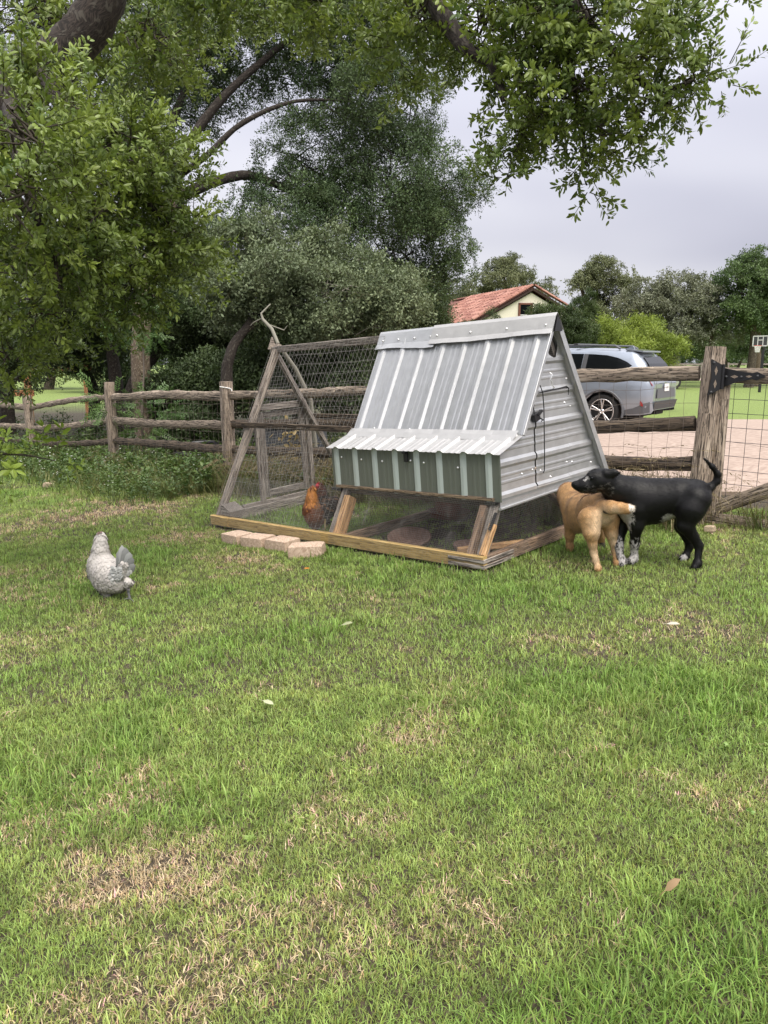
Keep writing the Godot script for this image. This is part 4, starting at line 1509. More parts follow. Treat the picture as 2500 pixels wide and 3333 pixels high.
	for sgn in [-1.0, 1.0]:
		var tl := MB.new()
		tl.q(Vector3(-2.44, 0.93, 0.62 * sgn), Vector3(-2.44, 0.93, 0.83 * sgn), Vector3(-2.36, 1.06, 0.85 * sgn), Vector3(-2.40, 1.06, 0.62 * sgn)) if sgn > 0 else tl.q(Vector3(-2.44, 0.93, 0.83 * sgn), Vector3(-2.44, 0.93, 0.62 * sgn), Vector3(-2.40, 1.06, 0.62 * sgn), Vector3(-2.36, 1.06, 0.85 * sgn))
		part(tl, "tail_lamp", M.red_lens, c)
	var sp := MB.new()
	sp.prism([Vector3(-1.75, 1.66, -0.60), Vector3(-2.12, 1.615, -0.57), Vector3(-2.15, 1.615, 0.0), Vector3(-2.12, 1.615, 0.57), Vector3(-1.75, 1.66, 0.60)], Vector3(0, 0.03, 0))
	part(sp, "spoiler", M.car_paint, c)
	var wp := MB.new()
	wp.tube([Vector3(-2.40, 1.18, 0.10), Vector3(-2.39, 1.21, -0.15), Vector3(-2.40, 1.19, -0.34)], [0.02, 0.018, 0.008], 6)
	part(wp, "rear_wiper", M.black_plastic, c)
	var fin := MB.new()
	fin.prism([Vector3(-1.75, 1.68, 0.02), Vector3(-1.5, 1.68, 0.02), Vector3(-1.70, 1.755, 0.02)], Vector3(0, 0, -0.04))
	part(fin, "antenna_fin", M.car_paint, c)
	for sgn in [-1.0, 1.0]:
		var rl := MB.new()
		rl.tube([Vector3(-1.62, 1.69, 0.55 * sgn), Vector3(-1.5, 1.755, 0.55 * sgn), Vector3(-0.9, 1.775, 0.555 * sgn), Vector3(-0.2, 1.775, 0.555 * sgn), Vector3(0.25, 1.765, 0.555 * sgn), Vector3(0.4, 1.70, 0.555 * sgn)], [0.026, 0.022, 0.018, 0.018, 0.022, 0.026], 8)
		part(rl, "roof_rail", M.car_trim, c)
	for e in [[-0.62, 0.0], [0.15, 0.0]]:
		var cb := MB.new()
		cb.bar(Vector3(e[0], 1.80, -0.58), Vector3(e[0], 1.80, 0.58), 0.09, 0.028, Vector3.UP, 0.01)
		part(cb, "cross_bar", M.car_grey, c)
	for ax in [-1.42, 1.42]:
		for sgn in [-1.0, 1.0]:
			var wn := Node3D.new()
			wn.name = "wheel"
			c.add_child(wn, true)
			wn.position = Vector3(ax, wheel_r, 0.83 * sgn)
			if sgn < 0:
				wn.rotation.y = PI
			var axb := Basis(Vector3.RIGHT, Vector3(0, 0, 1), Vector3(0, -1, 0))
			var ty := MB.new()
			ty.lathe(Vector3.ZERO, [Vector2(0.27, -0.10), Vector2(0.34, -0.115), Vector2(0.368, -0.08), Vector2(0.37, 0.07), Vector2(0.345, 0.11), Vector2(0.275, 0.10), Vector2(0.262, 0.07), Vector2(0.25, -0.02), Vector2(0.0, -0.02)], 32, axb)
			part(ty, "tyre", M.rubber, wn)
			var rm := MB.new()
			rm.lathe(Vector3.ZERO, [Vector2(0.262, 0.085), Vector2(0.272, 0.10), Vector2(0.252, 0.098), Vector2(0.245, 0.06)], 32, axb)
			rm.lathe(Vector3.ZERO, [Vector2(0.055, 0.05), Vector2(0.05, 0.085), Vector2(0.0, 0.09)], 16, axb)
			for k in 5:
				var a := TAU * k / 5.0 + 0.3
				for da in [-0.13, 0.13]:
					var p0 := Vector3(cos(a) * 0.04, sin(a) * 0.04, 0.082)
					var p1 := Vector3(cos(a + da) * 0.25, sin(a + da) * 0.25, 0.09)
					rm.bar(p0, p1, 0.026, 0.02, Vector3(0, 0, 1), 0.004)
			part(rm, "rim", M.alloy, wn)
			var ar := MB.new()      # wheel arch lip
			var pv := []
			for k in 17:
				var a := PI * (k / 16.0) * 1.16 - 0.25
				pv.append(Vector3(cos(a) * 0.475, sin(a) * 0.455 - 0.0, 0.125))
			ar.tube(pv, [0.028], 6)
			part(ar, "arch_trim", M.car_trim, wn)
	var ub := MB.new()
	ub.box(Vector3(0, 0.42, 0), Vector3(4.3, 0.30, 1.36), Basis(), 0.02)
	ub.box(Vector3(-2.05, 0.33, 0.2), Vector3(0.5, 0.08, 0.5), Basis(), 0.02)
	part(ub, "underbody", M.rubber, c)

func smooth_normals(mb: MB) -> void:
	var acc := {}
	for k in range(0, mb.I.size(), 3):
		var a := mb.V[mb.I[k]]
		var b := mb.V[mb.I[k + 1]]
		var c := mb.V[mb.I[k + 2]]
		var n := (c - a).cross(b - a)
		for p in [a, b, c]:
			var key := Vector3i((p * 2000.0).round())
			acc[key] = acc.get(key, Vector3.ZERO) + n
	for i in mb.V.size():
		mb.N[i] = (acc[Vector3i((mb.V[i] * 2000.0).round())] as Vector3).normalized()

func make_truck() -> void:
	var t := thing("pickup_truck", "black pickup truck parked far off by the road, partly hidden by the gate post", "truck", Vector3(16.4, -0.38, -45.0))
	t.rotation.y = deg_to_rad(8)
	var b := MB.new()
	b.box(Vector3(0, 0.80, 0.0), Vector3(2.0, 0.55, 1.85), Basis(), 0.06)
	part(b, "bed", M.truck_paint, t)
	var cb := MB.new()
	cb.box(Vector3(-2.9, 0.80, 0.0), Vector3(3.7, 0.60, 1.85), Basis(), 0.08)
	cb.prism([Vector3(-1.05, 1.1, 0.8), Vector3(-1.2, 1.75, 0.7), Vector3(-2.5, 1.75, 0.7), Vector3(-3.2, 1.1, 0.8)], Vector3(0, 0, -1.5))
	part(cb, "cab", M.truck_paint, t)
	var wd := MB.new()
	wd.q(Vector3(-3.0, 1.15, 0.83), Vector3(-1.15, 1.15, 0.83), Vector3(-1.25, 1.68, 0.73), Vector3(-2.5, 1.68, 0.73))
	part(wd, "side_window", M.glass_dark, t)
	var lens := MB.new()
	lens.box(Vector3(0.97, 0.92, 0.86), Vector3(0.16, 0.26, 0.2), Basis(), 0.02)
	part(lens, "tail_lamp", M.red_lens, t)
	var rl := MB.new()
	rl.bar(Vector3(-0.98, 1.10, 0.9), Vector3(0.98, 1.10, 0.9), 0.06, 0.05)
	rl.bar(Vector3(-0.98, 1.10, -0.9), Vector3(0.98, 1.10, -0.9), 0.06, 0.05)
	part(rl, "bed_rail", M.alloy, t)
	for x in [-0.1, -3.8]:
		for s in [-0.85, 0.85]:
			var w := MB.new()
			var axb := Basis(Vector3.RIGHT, Vector3(0, 0, 1), Vector3(0, -1, 0))
			w.lathe(Vector3(x, 0.38, s), [Vector2(0.0, -0.12), Vector2(0.36, -0.12), Vector2(0.39, -0.08), Vector2(0.39, 0.08), Vector2(0.36, 0.12), Vector2(0.24, 0.10), Vector2(0.0, 0.1)], 20, axb)
			var wo := part(w, "wheel", M.rubber, t)
			var rm := MB.new()
			rm.lathe(Vector3(x, 0.38, s), [Vector2(0.24, 0.115), Vector2(0.2, 0.13), Vector2(0.0, 0.125)] if s > 0 else [Vector2(0.0, -0.125), Vector2(0.2, -0.13), Vector2(0.24, -0.115)], 12, axb)
			part(rm, "hub", M.alloy, wo)

func make_hoop() -> void:
	var h := thing("basketball_hoop", "basketball hoop with white framed backboard and net by the far trees", "basketball hoop", Vector3(19.06, -0.4, -40.0))
	h.scale = Vector3.ONE * 0.78
	var pole := MB.new()
	pole.bar(Vector3(0.45, 0, -0.3), Vector3(0.45, 2.9, -0.3), 0.14, 0.14)
	pole.bar(Vector3(0.45, 2.8, -0.3), Vector3(0.1, 3.2, 0.0), 0.08, 0.1)
	part(pole, "pole", M.black_iron, h)
	var turn := rb(deg_to_rad(-52))
	var ctr := Vector3(0.05, 3.32, 0.06)
	var bd := MB.new()
	bd.box(ctr, Vector3(1.0, 0.66, 0.03), turn, 0.004)
	var bo := part(bd, "backboard", M.car_grey, h)
	var fr_ := MB.new()
	for e in [[0.0, 0.31, 1.02, 0.06], [0.0, -0.31, 1.02, 0.06], [-0.48, 0.0, 0.06, 0.66], [0.48, 0.0, 0.06, 0.66], [-0.17, -0.02, 0.05, 0.56], [0.17, -0.02, 0.05, 0.56], [0.0, 0.06, 0.34, 0.05]]:
		fr_.box(ctr + turn * Vector3(e[0], e[1], 0.022), Vector3(e[2], e[3], 0.012), turn, 0.002)
	part(fr_, "painted_frame", M.white_plastic, bo)
	var rc := ctr + turn * Vector3(0, -0.30, 0.32)
	var rim := MB.new()
	var ring := []
	for k in 25:
		ring.append(rc + Vector3(cos(TAU * k / 24.0), 0, sin(TAU * k / 24.0)) * 0.23)
	rim.tube(ring, [0.016], 6, 0.0, false)
	part(rim, "rim", M.red_paint, h)
	var nt := MB.new()
	for k in 12:
		for sg in [-1, 1]:
			var pts := []
			for j in 6:
				var a: float = TAU * (k + sg * j * 0.5) / 12.0
				var r := lerpf(0.23, 0.12, sqrt(j / 5.0))
				pts.append(rc + Vector3(cos(a) * r, -0.085 * j, sin(a) * r))
			nt.tube(pts, [0.011], 4, 0.0, false)
	part(nt, "net", M.white_plastic, h)
	# far rail fence along the road
	var f := thing("far_rail_fence", "low pale grey rail fence far behind the basketball hoop", "fence", Vector3.ZERO)
	var x := 12.0
	var i := 0
	while x < 46.0:
		var p := MB.new()
		p.bar(Vector3(x, -0.4, -71), Vector3(x, 0.95, -71), 0.14, 0.14)
		part(p, "post", M.grey_wood, f)
		for y in [0.8, 0.35]:
			var r := MB.new()
			r.bar(Vector3(x, y, -71), Vector3(x + 2.4, y + 0.03 * sin(i), -71), 0.06, 0.14)
			part(r, "rail", M.grey_wood, f)
		x += 2.4
		i += 1

func make_house() -> void:
	var apex := Vector3(8.56, 5.35, -46.0)
	var ridge := Vector3(-0.31, 0, -0.95).normalized()
	var right := Vector3(0.95, 0, -0.09).normalized()
	var h := thing("house", "cream stucco house with red clay tile roof behind the coop", "house", Vector3.ZERO)
	h.transform = Transform3D(Basis(right, Vector3.UP, -ridge), Vector3(apex.x, -0.4, apex.z))
	# local: x right along the gable, y up, z out of the gable
	var hy := apex.y + 0.4
	var pit := 0.56
	var hw := 5.4
	var ey := hy - hw * pit
	var w := MB.new()
	w.prism([Vector3(-4.9, 0, -0.18), Vector3(4.9, 0, -0.18), Vector3(4.9, hy - 0.3 - 4.9 * pit, -0.18), Vector3(0, hy - 0.3, -0.18), Vector3(-4.9, hy - 0.3 - 4.9 * pit, -0.18)], Vector3(0, 0, -11))
	# prism's caps point along the push; the gable itself faces out
	part(w, "wall", M.stucco, h)
	var gw := MB.new()
	gw.prism([Vector3(-4.9, 0, -0.18), Vector3(4.9, 0, -0.18), Vector3(4.9, hy - 0.3 - 4.9 * pit, -0.18), Vector3(0, hy - 0.3, -0.18), Vector3(-4.9, hy - 0.3 - 4.9 * pit, -0.18)], Vector3(0, 0, 0.06))
	part(gw, "gable_wall", M.stucco, h)
	for s in [-1.0, 1.0]:
		var rf := MB.new()
		var a := Vector3(0, hy - 0.12, 0.06)
		var b := Vector3(hw * s, ey - 0.12, 0.06)
		rf.bar(a, b, 0.08, 0.12, Vector3.UP, 0.01)
		part(rf, "barge_board", M.eave_brown, h)
		var sl := MB.new()
		var n := Vector3(pit * s, 1, 0).normalized()
		var p := [Vector3(0, hy - 0.05, 0.0), Vector3(hw * s, ey - 0.05, 0.0), Vector3(hw * s, ey - 0.05, -12), Vector3(0, hy - 0.05, -12)]
		if s < 0:
			p.reverse()
		sl.prism(p, n * -0.08 if false else n * 0.05)
		part(sl, "roof_slope", M.trim_brown, h)
	# clay tiles: each a half barrel with a raised nose
	var tint := [Color8(146, 96, 80), Color8(158, 106, 90), Color8(132, 84, 72), Color8(168, 120, 104)]
	var mats := []
	for cc in tint:
		mats.append(mottle((cc as Color).darkened(0.12), (cc as Color).lightened(0.1), 4.0, int(cc.r8), 0.85, 0.8))
	var tile := func(r: float, l: float) -> ArrayMesh:
		var mb := MB.new()
		var prev := []
		for k in 7:
			var a := PI * k / 6.0
			prev.append([Vector3(cos(a) * r, sin(a) * r * 0.75, 0), Vector3(cos(a) * r * 0.9, sin(a) * r * 0.62, -l)])
		for k in 6:
			mb.q(prev[k][0], prev[k][1], prev[k + 1][1], prev[k + 1][0])
			mb.q(prev[k][0], prev[k + 1][0], prev[k + 1][0] * Vector3(0.86, 0.8, 1) + Vector3(0, 0, -0.01), prev[k][0] * Vector3(0.86, 0.8, 1) + Vector3(0, 0, -0.01))
		return mb.mesh()
	var tm: ArrayMesh = tile.call(0.19, 0.50)
	var vm: ArrayMesh = tile.call(0.16, 0.46)
	var slope_len := hw * sqrt(1 + pit * pit)
	var up := Vector3(1, pit, 0).normalized()       # up the left slope
	var n := Vector3(-pit, 1, 0).normalized()
	# the mesh lies along -z with its nose at 0: -z goes up the slope
	var bas := Basis(up.cross(n) * -1.0, n, -up).orthonormalized()
	bas = Basis(n.cross(-up), n, -up)
	var r := RandomNumberGenerator.new()
	r.seed = 77
	for j in 13:
		for i in 22:
			var o := Vector3(-hw, ey, 0) + up * (0.02 + j * slope_len / 13.0) + n * 0.05 + Vector3(0, 0, -0.38 - i * 0.38)
			inst(tm, "roof_tile", mats[r.randi() % 4], h, Transform3D(bas.rotated(n, r.randf_range(-0.03, 0.03)), o + n * r.randf_range(0, 0.015)))
	var bas2 := Basis(n.cross(-up), n, -up)
	for j in 14:
		inst(vm, "verge_tile", mats[r.randi() % 4], h, Transform3D(bas2, Vector3(-hw, ey, 0.06) + up * (0.0 + j * slope_len / 14.0) + n * 0.10))
		var upr := Vector3(-1, pit, 0).normalized()
		var nr := Vector3(pit, 1, 0).normalized()
		inst(vm, "verge_tile", mats[r.randi() % 4], h, Transform3D(Basis(nr.cross(-upr), nr, -upr), Vector3(hw, ey, 0.06) + upr * (j * slope_len / 14.0) + nr * 0.10))
	for j in 26:
		inst(vm, "ridge_tile", mats[r.randi() % 4], h, Transform3D(Basis(), Vector3(0, hy + 0.02, 0.1 - j * 0.45)))
	# window
	var wx := -0.34
	var wy := 4.37
	var wn := Node3D.new()
	wn.name = "window"
	h.add_child(wn)
	var gl := MB.new()
	gl.box(Vector3(wx, wy - 0.1, -0.11), Vector3(0.62, 1.0, 0.02), Basis(), 0.002)
	part(gl, "pane", M.glass_dark, wn)
	for e in [[wx - 0.36, wy - 0.1, 0.1, 1.16], [wx + 0.36, wy - 0.1, 0.1, 1.16], [wx, wy + 0.45, 0.82, 0.1], [wx, wy - 0.65, 0.82, 0.1]]:
		var f := MB.new()
		f.box(Vector3(e[0], e[1], -0.08), Vector3(e[2], e[3], 0.1), Basis(), 0.01)
		part(f, "frame", M.trim_brown, wn)
	var mu := MB.new()
	mu.box(Vector3(wx, wy - 0.18, -0.09), Vector3(0.62, 0.05, 0.04), Basis(), 0.005)
	part(mu, "meeting_rail", M.white_plastic, wn)

# ------------------------------------------------------------ dogs and hens
func in_spots(p: Vector3, spots: Array) -> float:
	var k := 0.0
	for s in spots:
		var d: float = p.distance_to(s[0]) / s[1]
		k = maxf(k, clampf(1.6 - d * 1.6, 0.0, 1.0))
	return k

# short hairs lying along the flow, part of the body's own surface
func hairs(mb: MB, n: int, flow: Callable, len_: float, wid: float, seed_: int) -> void:
	var r := RandomNumberGenerator.new()
	r.seed = seed_
	var nv := mb.V.size()
	for i in n:
		var k := r.randi() % nv
		var p := mb.V[k]
		var nn := mb.N[k]
		var f: Vector3 = flow.call(p)
		f = (f - nn * f.dot(nn)).normalized()
		var s := f.cross(nn)
		f = (f + s * r.randf_range(-0.35, 0.35)).normalized()
		s = f.cross(nn).normalized()
		p += s * r.randf_range(-0.008, 0.008) + f * r.randf_range(-0.008, 0.008)
		var l := len_ * r.randf_range(0.6, 1.3)
		mb.col = mb.C[k] * r.randf_range(0.6, 1.55)
		var a := mb.v(p - s * wid, nn)
		mb.v(p + s * wid, nn)
		mb.v(p + f * l + nn * l * r.randf_range(0.12, 0.32), nn)
		mb.f(a, a + 1, a + 2)
	mb.col = Color.WHITE

# rounded contour feathers
func plumes(mb: MB, n: int, flow: Callable, len_: float, wid: float, seed_: int, vary := 0.18) -> void:
	var r := RandomNumberGenerator.new()
	r.seed = seed_
	var nv := mb.V.size()
	for i in n:
		var k := r.randi() % nv
		var p := mb.V[k]
		var nn := mb.N[k]
		var f: Vector3 = flow.call(p)
		f = (f - nn * f.dot(nn)).normalized()
		var s := f.cross(nn).normalized()
		f = (f + s * r.randf_range(-0.25, 0.25)).normalized()
		s = f.cross(nn).normalized()
		var l := len_ * r.randf_range(0.7, 1.25)
		var w := wid * r.randf_range(0.8, 1.2)
		mb.col = mb.C[k] * r.randf_range(1.0 - vary, 1.0 + vary)
		feather(mb, p, f, s, nn, l, w)
	mb.col = Color.WHITE

func feather(mb: MB, p: Vector3, f: Vector3, s: Vector3, nn: Vector3, l: float, w: float) -> void:
	var lift := nn * l * 0.09
	var a := mb.v(p, nn)
	mb.v(p + f * l * 0.45 - s * w + lift * 0.7, (nn - s * 0.4).normalized())
	mb.v(p + f * l * 0.45 + lift * 1.2, nn)
	mb.v(p + f * l * 0.45 + s * w + lift * 0.7, (nn + s * 0.4).normalized())
	mb.v(p + f * l * 0.88 - s * w * 0.7 + lift, (nn - s * 0.3 + f * 0.3).normalized())
	mb.v(p + f * l * 0.88 + s * w * 0.7 + lift, (nn + s * 0.3 + f * 0.3).normalized())
	mb.v(p + f * l + lift * 0.9, (nn + f * 0.5).normalized())
	for t in [[0, 1, 2], [0, 2, 3], [1, 4, 2], [2, 4, 6], [2, 6, 5], [2, 5, 3]]:
		mb.f(a + t[0], a + t[2], a + t[1])

func make_dogs() -> void:
	var D := func(x: float, y: float, z: float) -> Vector3: return spot(1780.0 + x / 2.676, 1450.0 + y / 2.676, z)
	# ---- black dog, standing, facing left
	var b := Body.new()
	b.chain([D.call(1285, 430, 4.46), D.call(1130, 442, 4.48), D.call(960, 462, 4.52), D.call(810, 480, 4.55), D.call(715, 460, 4.55)], [0.094, 0.098, 0.112, 0.124, 0.100], 0.045)
	b.bone(D.call(755, 565, 4.56), D.call(920, 560, 4.54), 0.086, 0.08, 0.05)
	b.bone(D.call(1000, 540, 4.52), D.call(1180, 500, 4.49), 0.07, 0.07, 0.05)
	b.chain([D.call(740, 410, 4.54), D.call(620, 385, 4.52), D.call(520, 315, 4.50)], [0.096, 0.080, 0.064], 0.045)
	b.bone(D.call(500, 295, 4.50), D.call(430, 290, 4.49), 0.062, 0.060, 0.03)
	b.chain([D.call(420, 322, 4.49), D.call(330, 345, 4.48), D.call(262, 348, 4.48)], [0.050, 0.036, 0.028], 0.03)
	b.bone(D.call(400, 268, 4.46), D.call(375, 265, 4.46), 0.026, 0.020, 0.02)      # brow
	b.bone(D.call(240, 336, 4.48), D.call(236, 338, 4.475), 0.017, 0.017, 0.008)    # nose
	b.bone(D.call(300, 385, 4.48), D.call(400, 388, 4.48), 0.014, 0.022, 0.02)      # jaw
	b.chain([D.call(512, 245, 4.455), D.call(585, 232, 4.44), D.call(640, 243, 4.43)], [0.026, 0.017, 0.005], 0.012)
	b.chain([D.call(530, 262, 4.455), D.call(590, 255, 4.435)], [0.022, 0.012], 0.012)
	b.chain([D.call(770, 560, 4.49), D.call(778, 690, 4.485), D.call(766, 850, 4.52), D.call(760, 945, 4.535)], [0.068, 0.042, 0.024, 0.022], 0.028)
	b.bone(D.call(760, 985, 4.53), D.call(735, 1002, 4.52), 0.026, 0.022, 0.02)
	b.chain([D.call(670, 560, 4.62), D.call(648, 700, 4.61), D.call(626, 870, 4.57), D.call(640, 965, 4.55)], [0.062, 0.040, 0.024, 0.022], 0.028)
	b.bone(D.call(650, 1005, 4.545), D.call(660, 1030, 4.52), 0.027, 0.022, 0.02)
	b.chain([D.call(1290, 470, 4.40), D.call(1245, 560, 4.385), D.call(1205, 690, 4.38), D.call(1325, 872, 4.39), D.call(1312, 1010, 4.37)], [0.088, 0.080, 0.046, 0.022, 0.020], 0.022)
	b.bone(D.call(1310, 1035, 4.365), D.call(1285, 1060, 4.355), 0.025, 0.02, 0.02)
	b.chain([D.call(1265, 470, 4.53), D.call(1210, 580, 4.55), D.call(1178, 700, 4.55), D.call(1248, 865, 4.57), D.call(1215, 950, 4.565)], [0.082, 0.070, 0.042, 0.022, 0.020], 0.022)
	b.bone(D.call(1205, 972, 4.56), D.call(1180, 985, 4.55), 0.025, 0.02, 0.02)
	b.chain([D.call(1340, 392, 4.46), D.call(1420, 366, 4.46), D.call(1478, 312, 4.455), D.call(1488, 250, 4.45), D.call(1440, 185, 4.44), D.call(1372, 115, 4.43)], [0.028, 0.021, 0.017, 0.015, 0.012, 0.007], 0.02)
	var white := [[D.call(655, 630, 4.47), 0.085], [D.call(640, 560, 4.46), 0.05], [D.call(672, 700, 4.50), 0.06], [D.call(650, 282, 4.42), 0.032], [D.call(665, 300, 4.43), 0.024], [D.call(345, 285, 4.45), 0.016], [D.call(325, 296, 4.45), 0.014], [D.call(1060, 625, 4.45), 0.06], [D.call(1195, 975, 4.54), 0.028]]
	var socks := [D.call(766, 950, 4.52), D.call(640, 960, 4.55)]
	var sn := noise(60.0, 2, 3)
	var grizz := noise(30.0, 2, 4)
	var black := func(p: Vector3) -> Color:
		var c := Color(0.0105, 0.010, 0.0105)
		var k := in_spots(p, white)
		var w := k + grizz.get_noise_3dv(p * 3.0) * 0.5
		if k > 0.02 and w > 0.45:
			c = Color(0.52, 0.50, 0.48)
		for s in socks:
			var d: float = p.distance_to(s)
			if d < 0.13 and sn.get_noise_3dv(p) + (0.07 - d) * 6.0 > 0.0:
				c = Color(0.50, 0.48, 0.46)
		# grizzled chin and throat
		if p.distance_to(D.call(360, 395, 4.46)) < 0.05 or p.distance_to(D.call(500, 400, 4.43)) < 0.06:
			if sn.get_noise_3dv(p * 4.0) > 0.30:
				c = Color(0.09, 0.085, 0.08)
		return c
	var mb := b.build(0.0085, black)
	var back_dir := Vector3(0.93, -0.25, 0.2)
	hairs(mb, 34000, func(p: Vector3) -> Vector3: return back_dir if p.y > 0.38 else Vector3(0.15, -1, 0), 0.014, 0.0011, 9)
	var dg := thing("dog", "black dog with white chest and speckled paws standing by the gate, tail raised", "dog")
	part(mb, "body", M.black_fur, dg)
	var ey := MB.new()
	ey.lathe(D.call(392, 285, 4.432), [Vector2(0.0001, -0.009), Vector2(0.007, -0.006), Vector2(0.009, 0.0), Vector2(0.007, 0.006), Vector2(0.0001, 0.009)], 10)
	part(ey, "eye", M.glass_dark, dg)

	# ---- tan dog, seen from behind, nosing along the coop
	var t := Body.new()
	t.chain([D.call(458, 590, 4.58), D.call(390, 572, 4.70), D.call(325, 560, 4.80), D.call(278, 562, 4.90)], [0.086, 0.090, 0.097, 0.101], 0.045)
	t.bone(D.call(390, 650, 4.64), D.call(282, 660, 4.88), 0.064, 0.078, 0.05)
	t.bone(D.call(500, 560, 4.56), D.call(400, 545, 4.62), 0.075, 0.08, 0.05)
	t.chain([D.call(235, 500, 4.95), D.call(205, 440, 5.02), D.call(195, 420, 5.06)], [0.09, 0.075, 0.07], 0.05)
	t.chain([D.call(190, 425, 5.06), D.call(170, 450, 5.10), D.call(150, 490, 5.14)], [0.062, 0.042, 0.032], 0.03)
	t.chain([D.call(160, 395, 5.03), D.call(150, 440, 5.02)], [0.022, 0.01], 0.012)
	t.chain([D.call(378, 640, 4.51), D.call(388, 760, 4.475), D.call(398, 860, 4.475), D.call(408, 930, 4.48), D.call(438, 1040, 4.45)], [0.076, 0.048, 0.026, 0.020, 0.018], 0.014)
	t.bone(D.call(400, 560, 4.60), D.call(470, 500, 4.58), 0.05, 0.04, 0.02)
	t.bone(D.call(455, 470, 4.60), D.call(270, 455, 4.92), 0.035, 0.035, 0.02)
	t.bone(D.call(446, 1072, 4.43), D.call(442, 1062, 4.47), 0.021, 0.019, 0.015)
	t.chain([D.call(548, 650, 4.585), D.call(560, 760, 4.575), D.call(580, 840, 4.58), D.call(592, 910, 4.585), D.call(606, 1000, 4.56)], [0.062, 0.038, 0.024, 0.019, 0.017], 0.014)
	t.bone(D.call(610, 1026, 4.54), D.call(610, 1018, 4.58), 0.021, 0.019, 0.015)
	t.chain([D.call(215, 650, 4.90), D.call(200, 780, 4.93), D.call(200, 870, 4.94), D.call(200, 905, 4.94)], [0.052, 0.029, 0.020, 0.021], 0.025)
	t.chain([D.call(430, 690, 4.92), D.call(462, 800, 4.98), D.call(470, 850, 5.0), D.call(472, 872, 4.98)], [0.045, 0.028, 0.021, 0.022], 0.025)
	t.chain([D.call(490, 535, 4.50), D.call(560, 538, 4.44), D.call(640, 545, 4.40), D.call(710, 552, 4.38), D.call(748, 546, 4.37)], [0.045, 0.036, 0.029, 0.023, 0.014], 0.025)
	var pale := [[D.call(505, 680, 4.45), 0.13], [D.call(500, 600, 4.44), 0.07], [D.call(600, 575, 4.40), 0.05], [D.call(420, 960, 4.42), 0.09], [D.call(600, 860, 4.52), 0.10]]
	var tn := noise(14.0, 3, 6)
	var ridge_a: Vector3 = D.call(450, 430, 4.55)
	var ridge_b: Vector3 = D.call(250, 420, 4.9)
	var tan := func(p: Vector3) -> Color:
		var c := Color(0.46, 0.27, 0.115)
		c = c.lerp(Color(0.70, 0.54, 0.36), in_spots(p, pale) * 0.8)
		var e := ridge_b - ridge_a
		var tt := clampf((p - ridge_a).dot(e) / e.length_squared(), 0.0, 1.0)
		var dd := (p - ridge_a - e * tt).length()
		if dd < 0.14:
			c = c.lerp(Color(0.19, 0.105, 0.05), (1.0 - dd / 0.14) * 0.95 * clampf(0.6 + tn.get_noise_3dv(p) * 1.5, 0.0, 1.0))
		if p.distance_to(D.call(505, 590, 4.44)) < 0.017:
			c = Color(0.03, 0.02, 0.018)
		if p.distance_to(D.call(752, 545, 4.37)) < 0.035:
			c = Color(0.66, 0.60, 0.52)
		if p.distance_to(D.call(472, 866, 4.98)) < 0.03:
			c = Color(0.05, 0.04, 0.035)
		return c * (1.0 + tn.get_noise_3dv(p * 2.0) * 0.30)
	var tb := t.build(0.0085, tan)
	hairs(tb, 34000, func(p: Vector3) -> Vector3: return Vector3(0.25, -0.55, 0.8) if p.y > 0.36 else Vector3(0.0, -1, 0.1), 0.013, 0.0011, 10)
	var td := thing("dog", "tan dog seen from behind with tail swung right, beside the coop's gable", "dog")
	part(tb, "body", M.fur, td)

func hen_eye(p: Vector3, parent: Node) -> void:
	var ey := MB.new()
	ey.lathe(p, [Vector2(0.0001, -0.005), Vector2(0.004, -0.003), Vector2(0.005, 0.0), Vector2(0.004, 0.003), Vector2(0.0001, 0.005)], 8)
	part(ey, "eye", M.glass_dark, parent)

func claws(p: Vector3, top: Vector3, fwd: Vector3, parent: Node, mat: Material) -> void:
	var mb := MB.new()
	mb.tube([top, p + Vector3(0, 0.012, 0)], [0.010, 0.007], 7)
	for a in [-0.6, 0.0, 0.6, PI]:
		var d := fwd.rotated(Vector3.UP, a)
		mb.tube([p + Vector3(0, 0.012, 0), p + d * 0.03 + Vector3(0, 0.008, 0), p + d * 0.055 + Vector3(0, 0.002, 0)], [0.006, 0.005, 0.002], 5)
	part(mb, "leg", mat, parent)

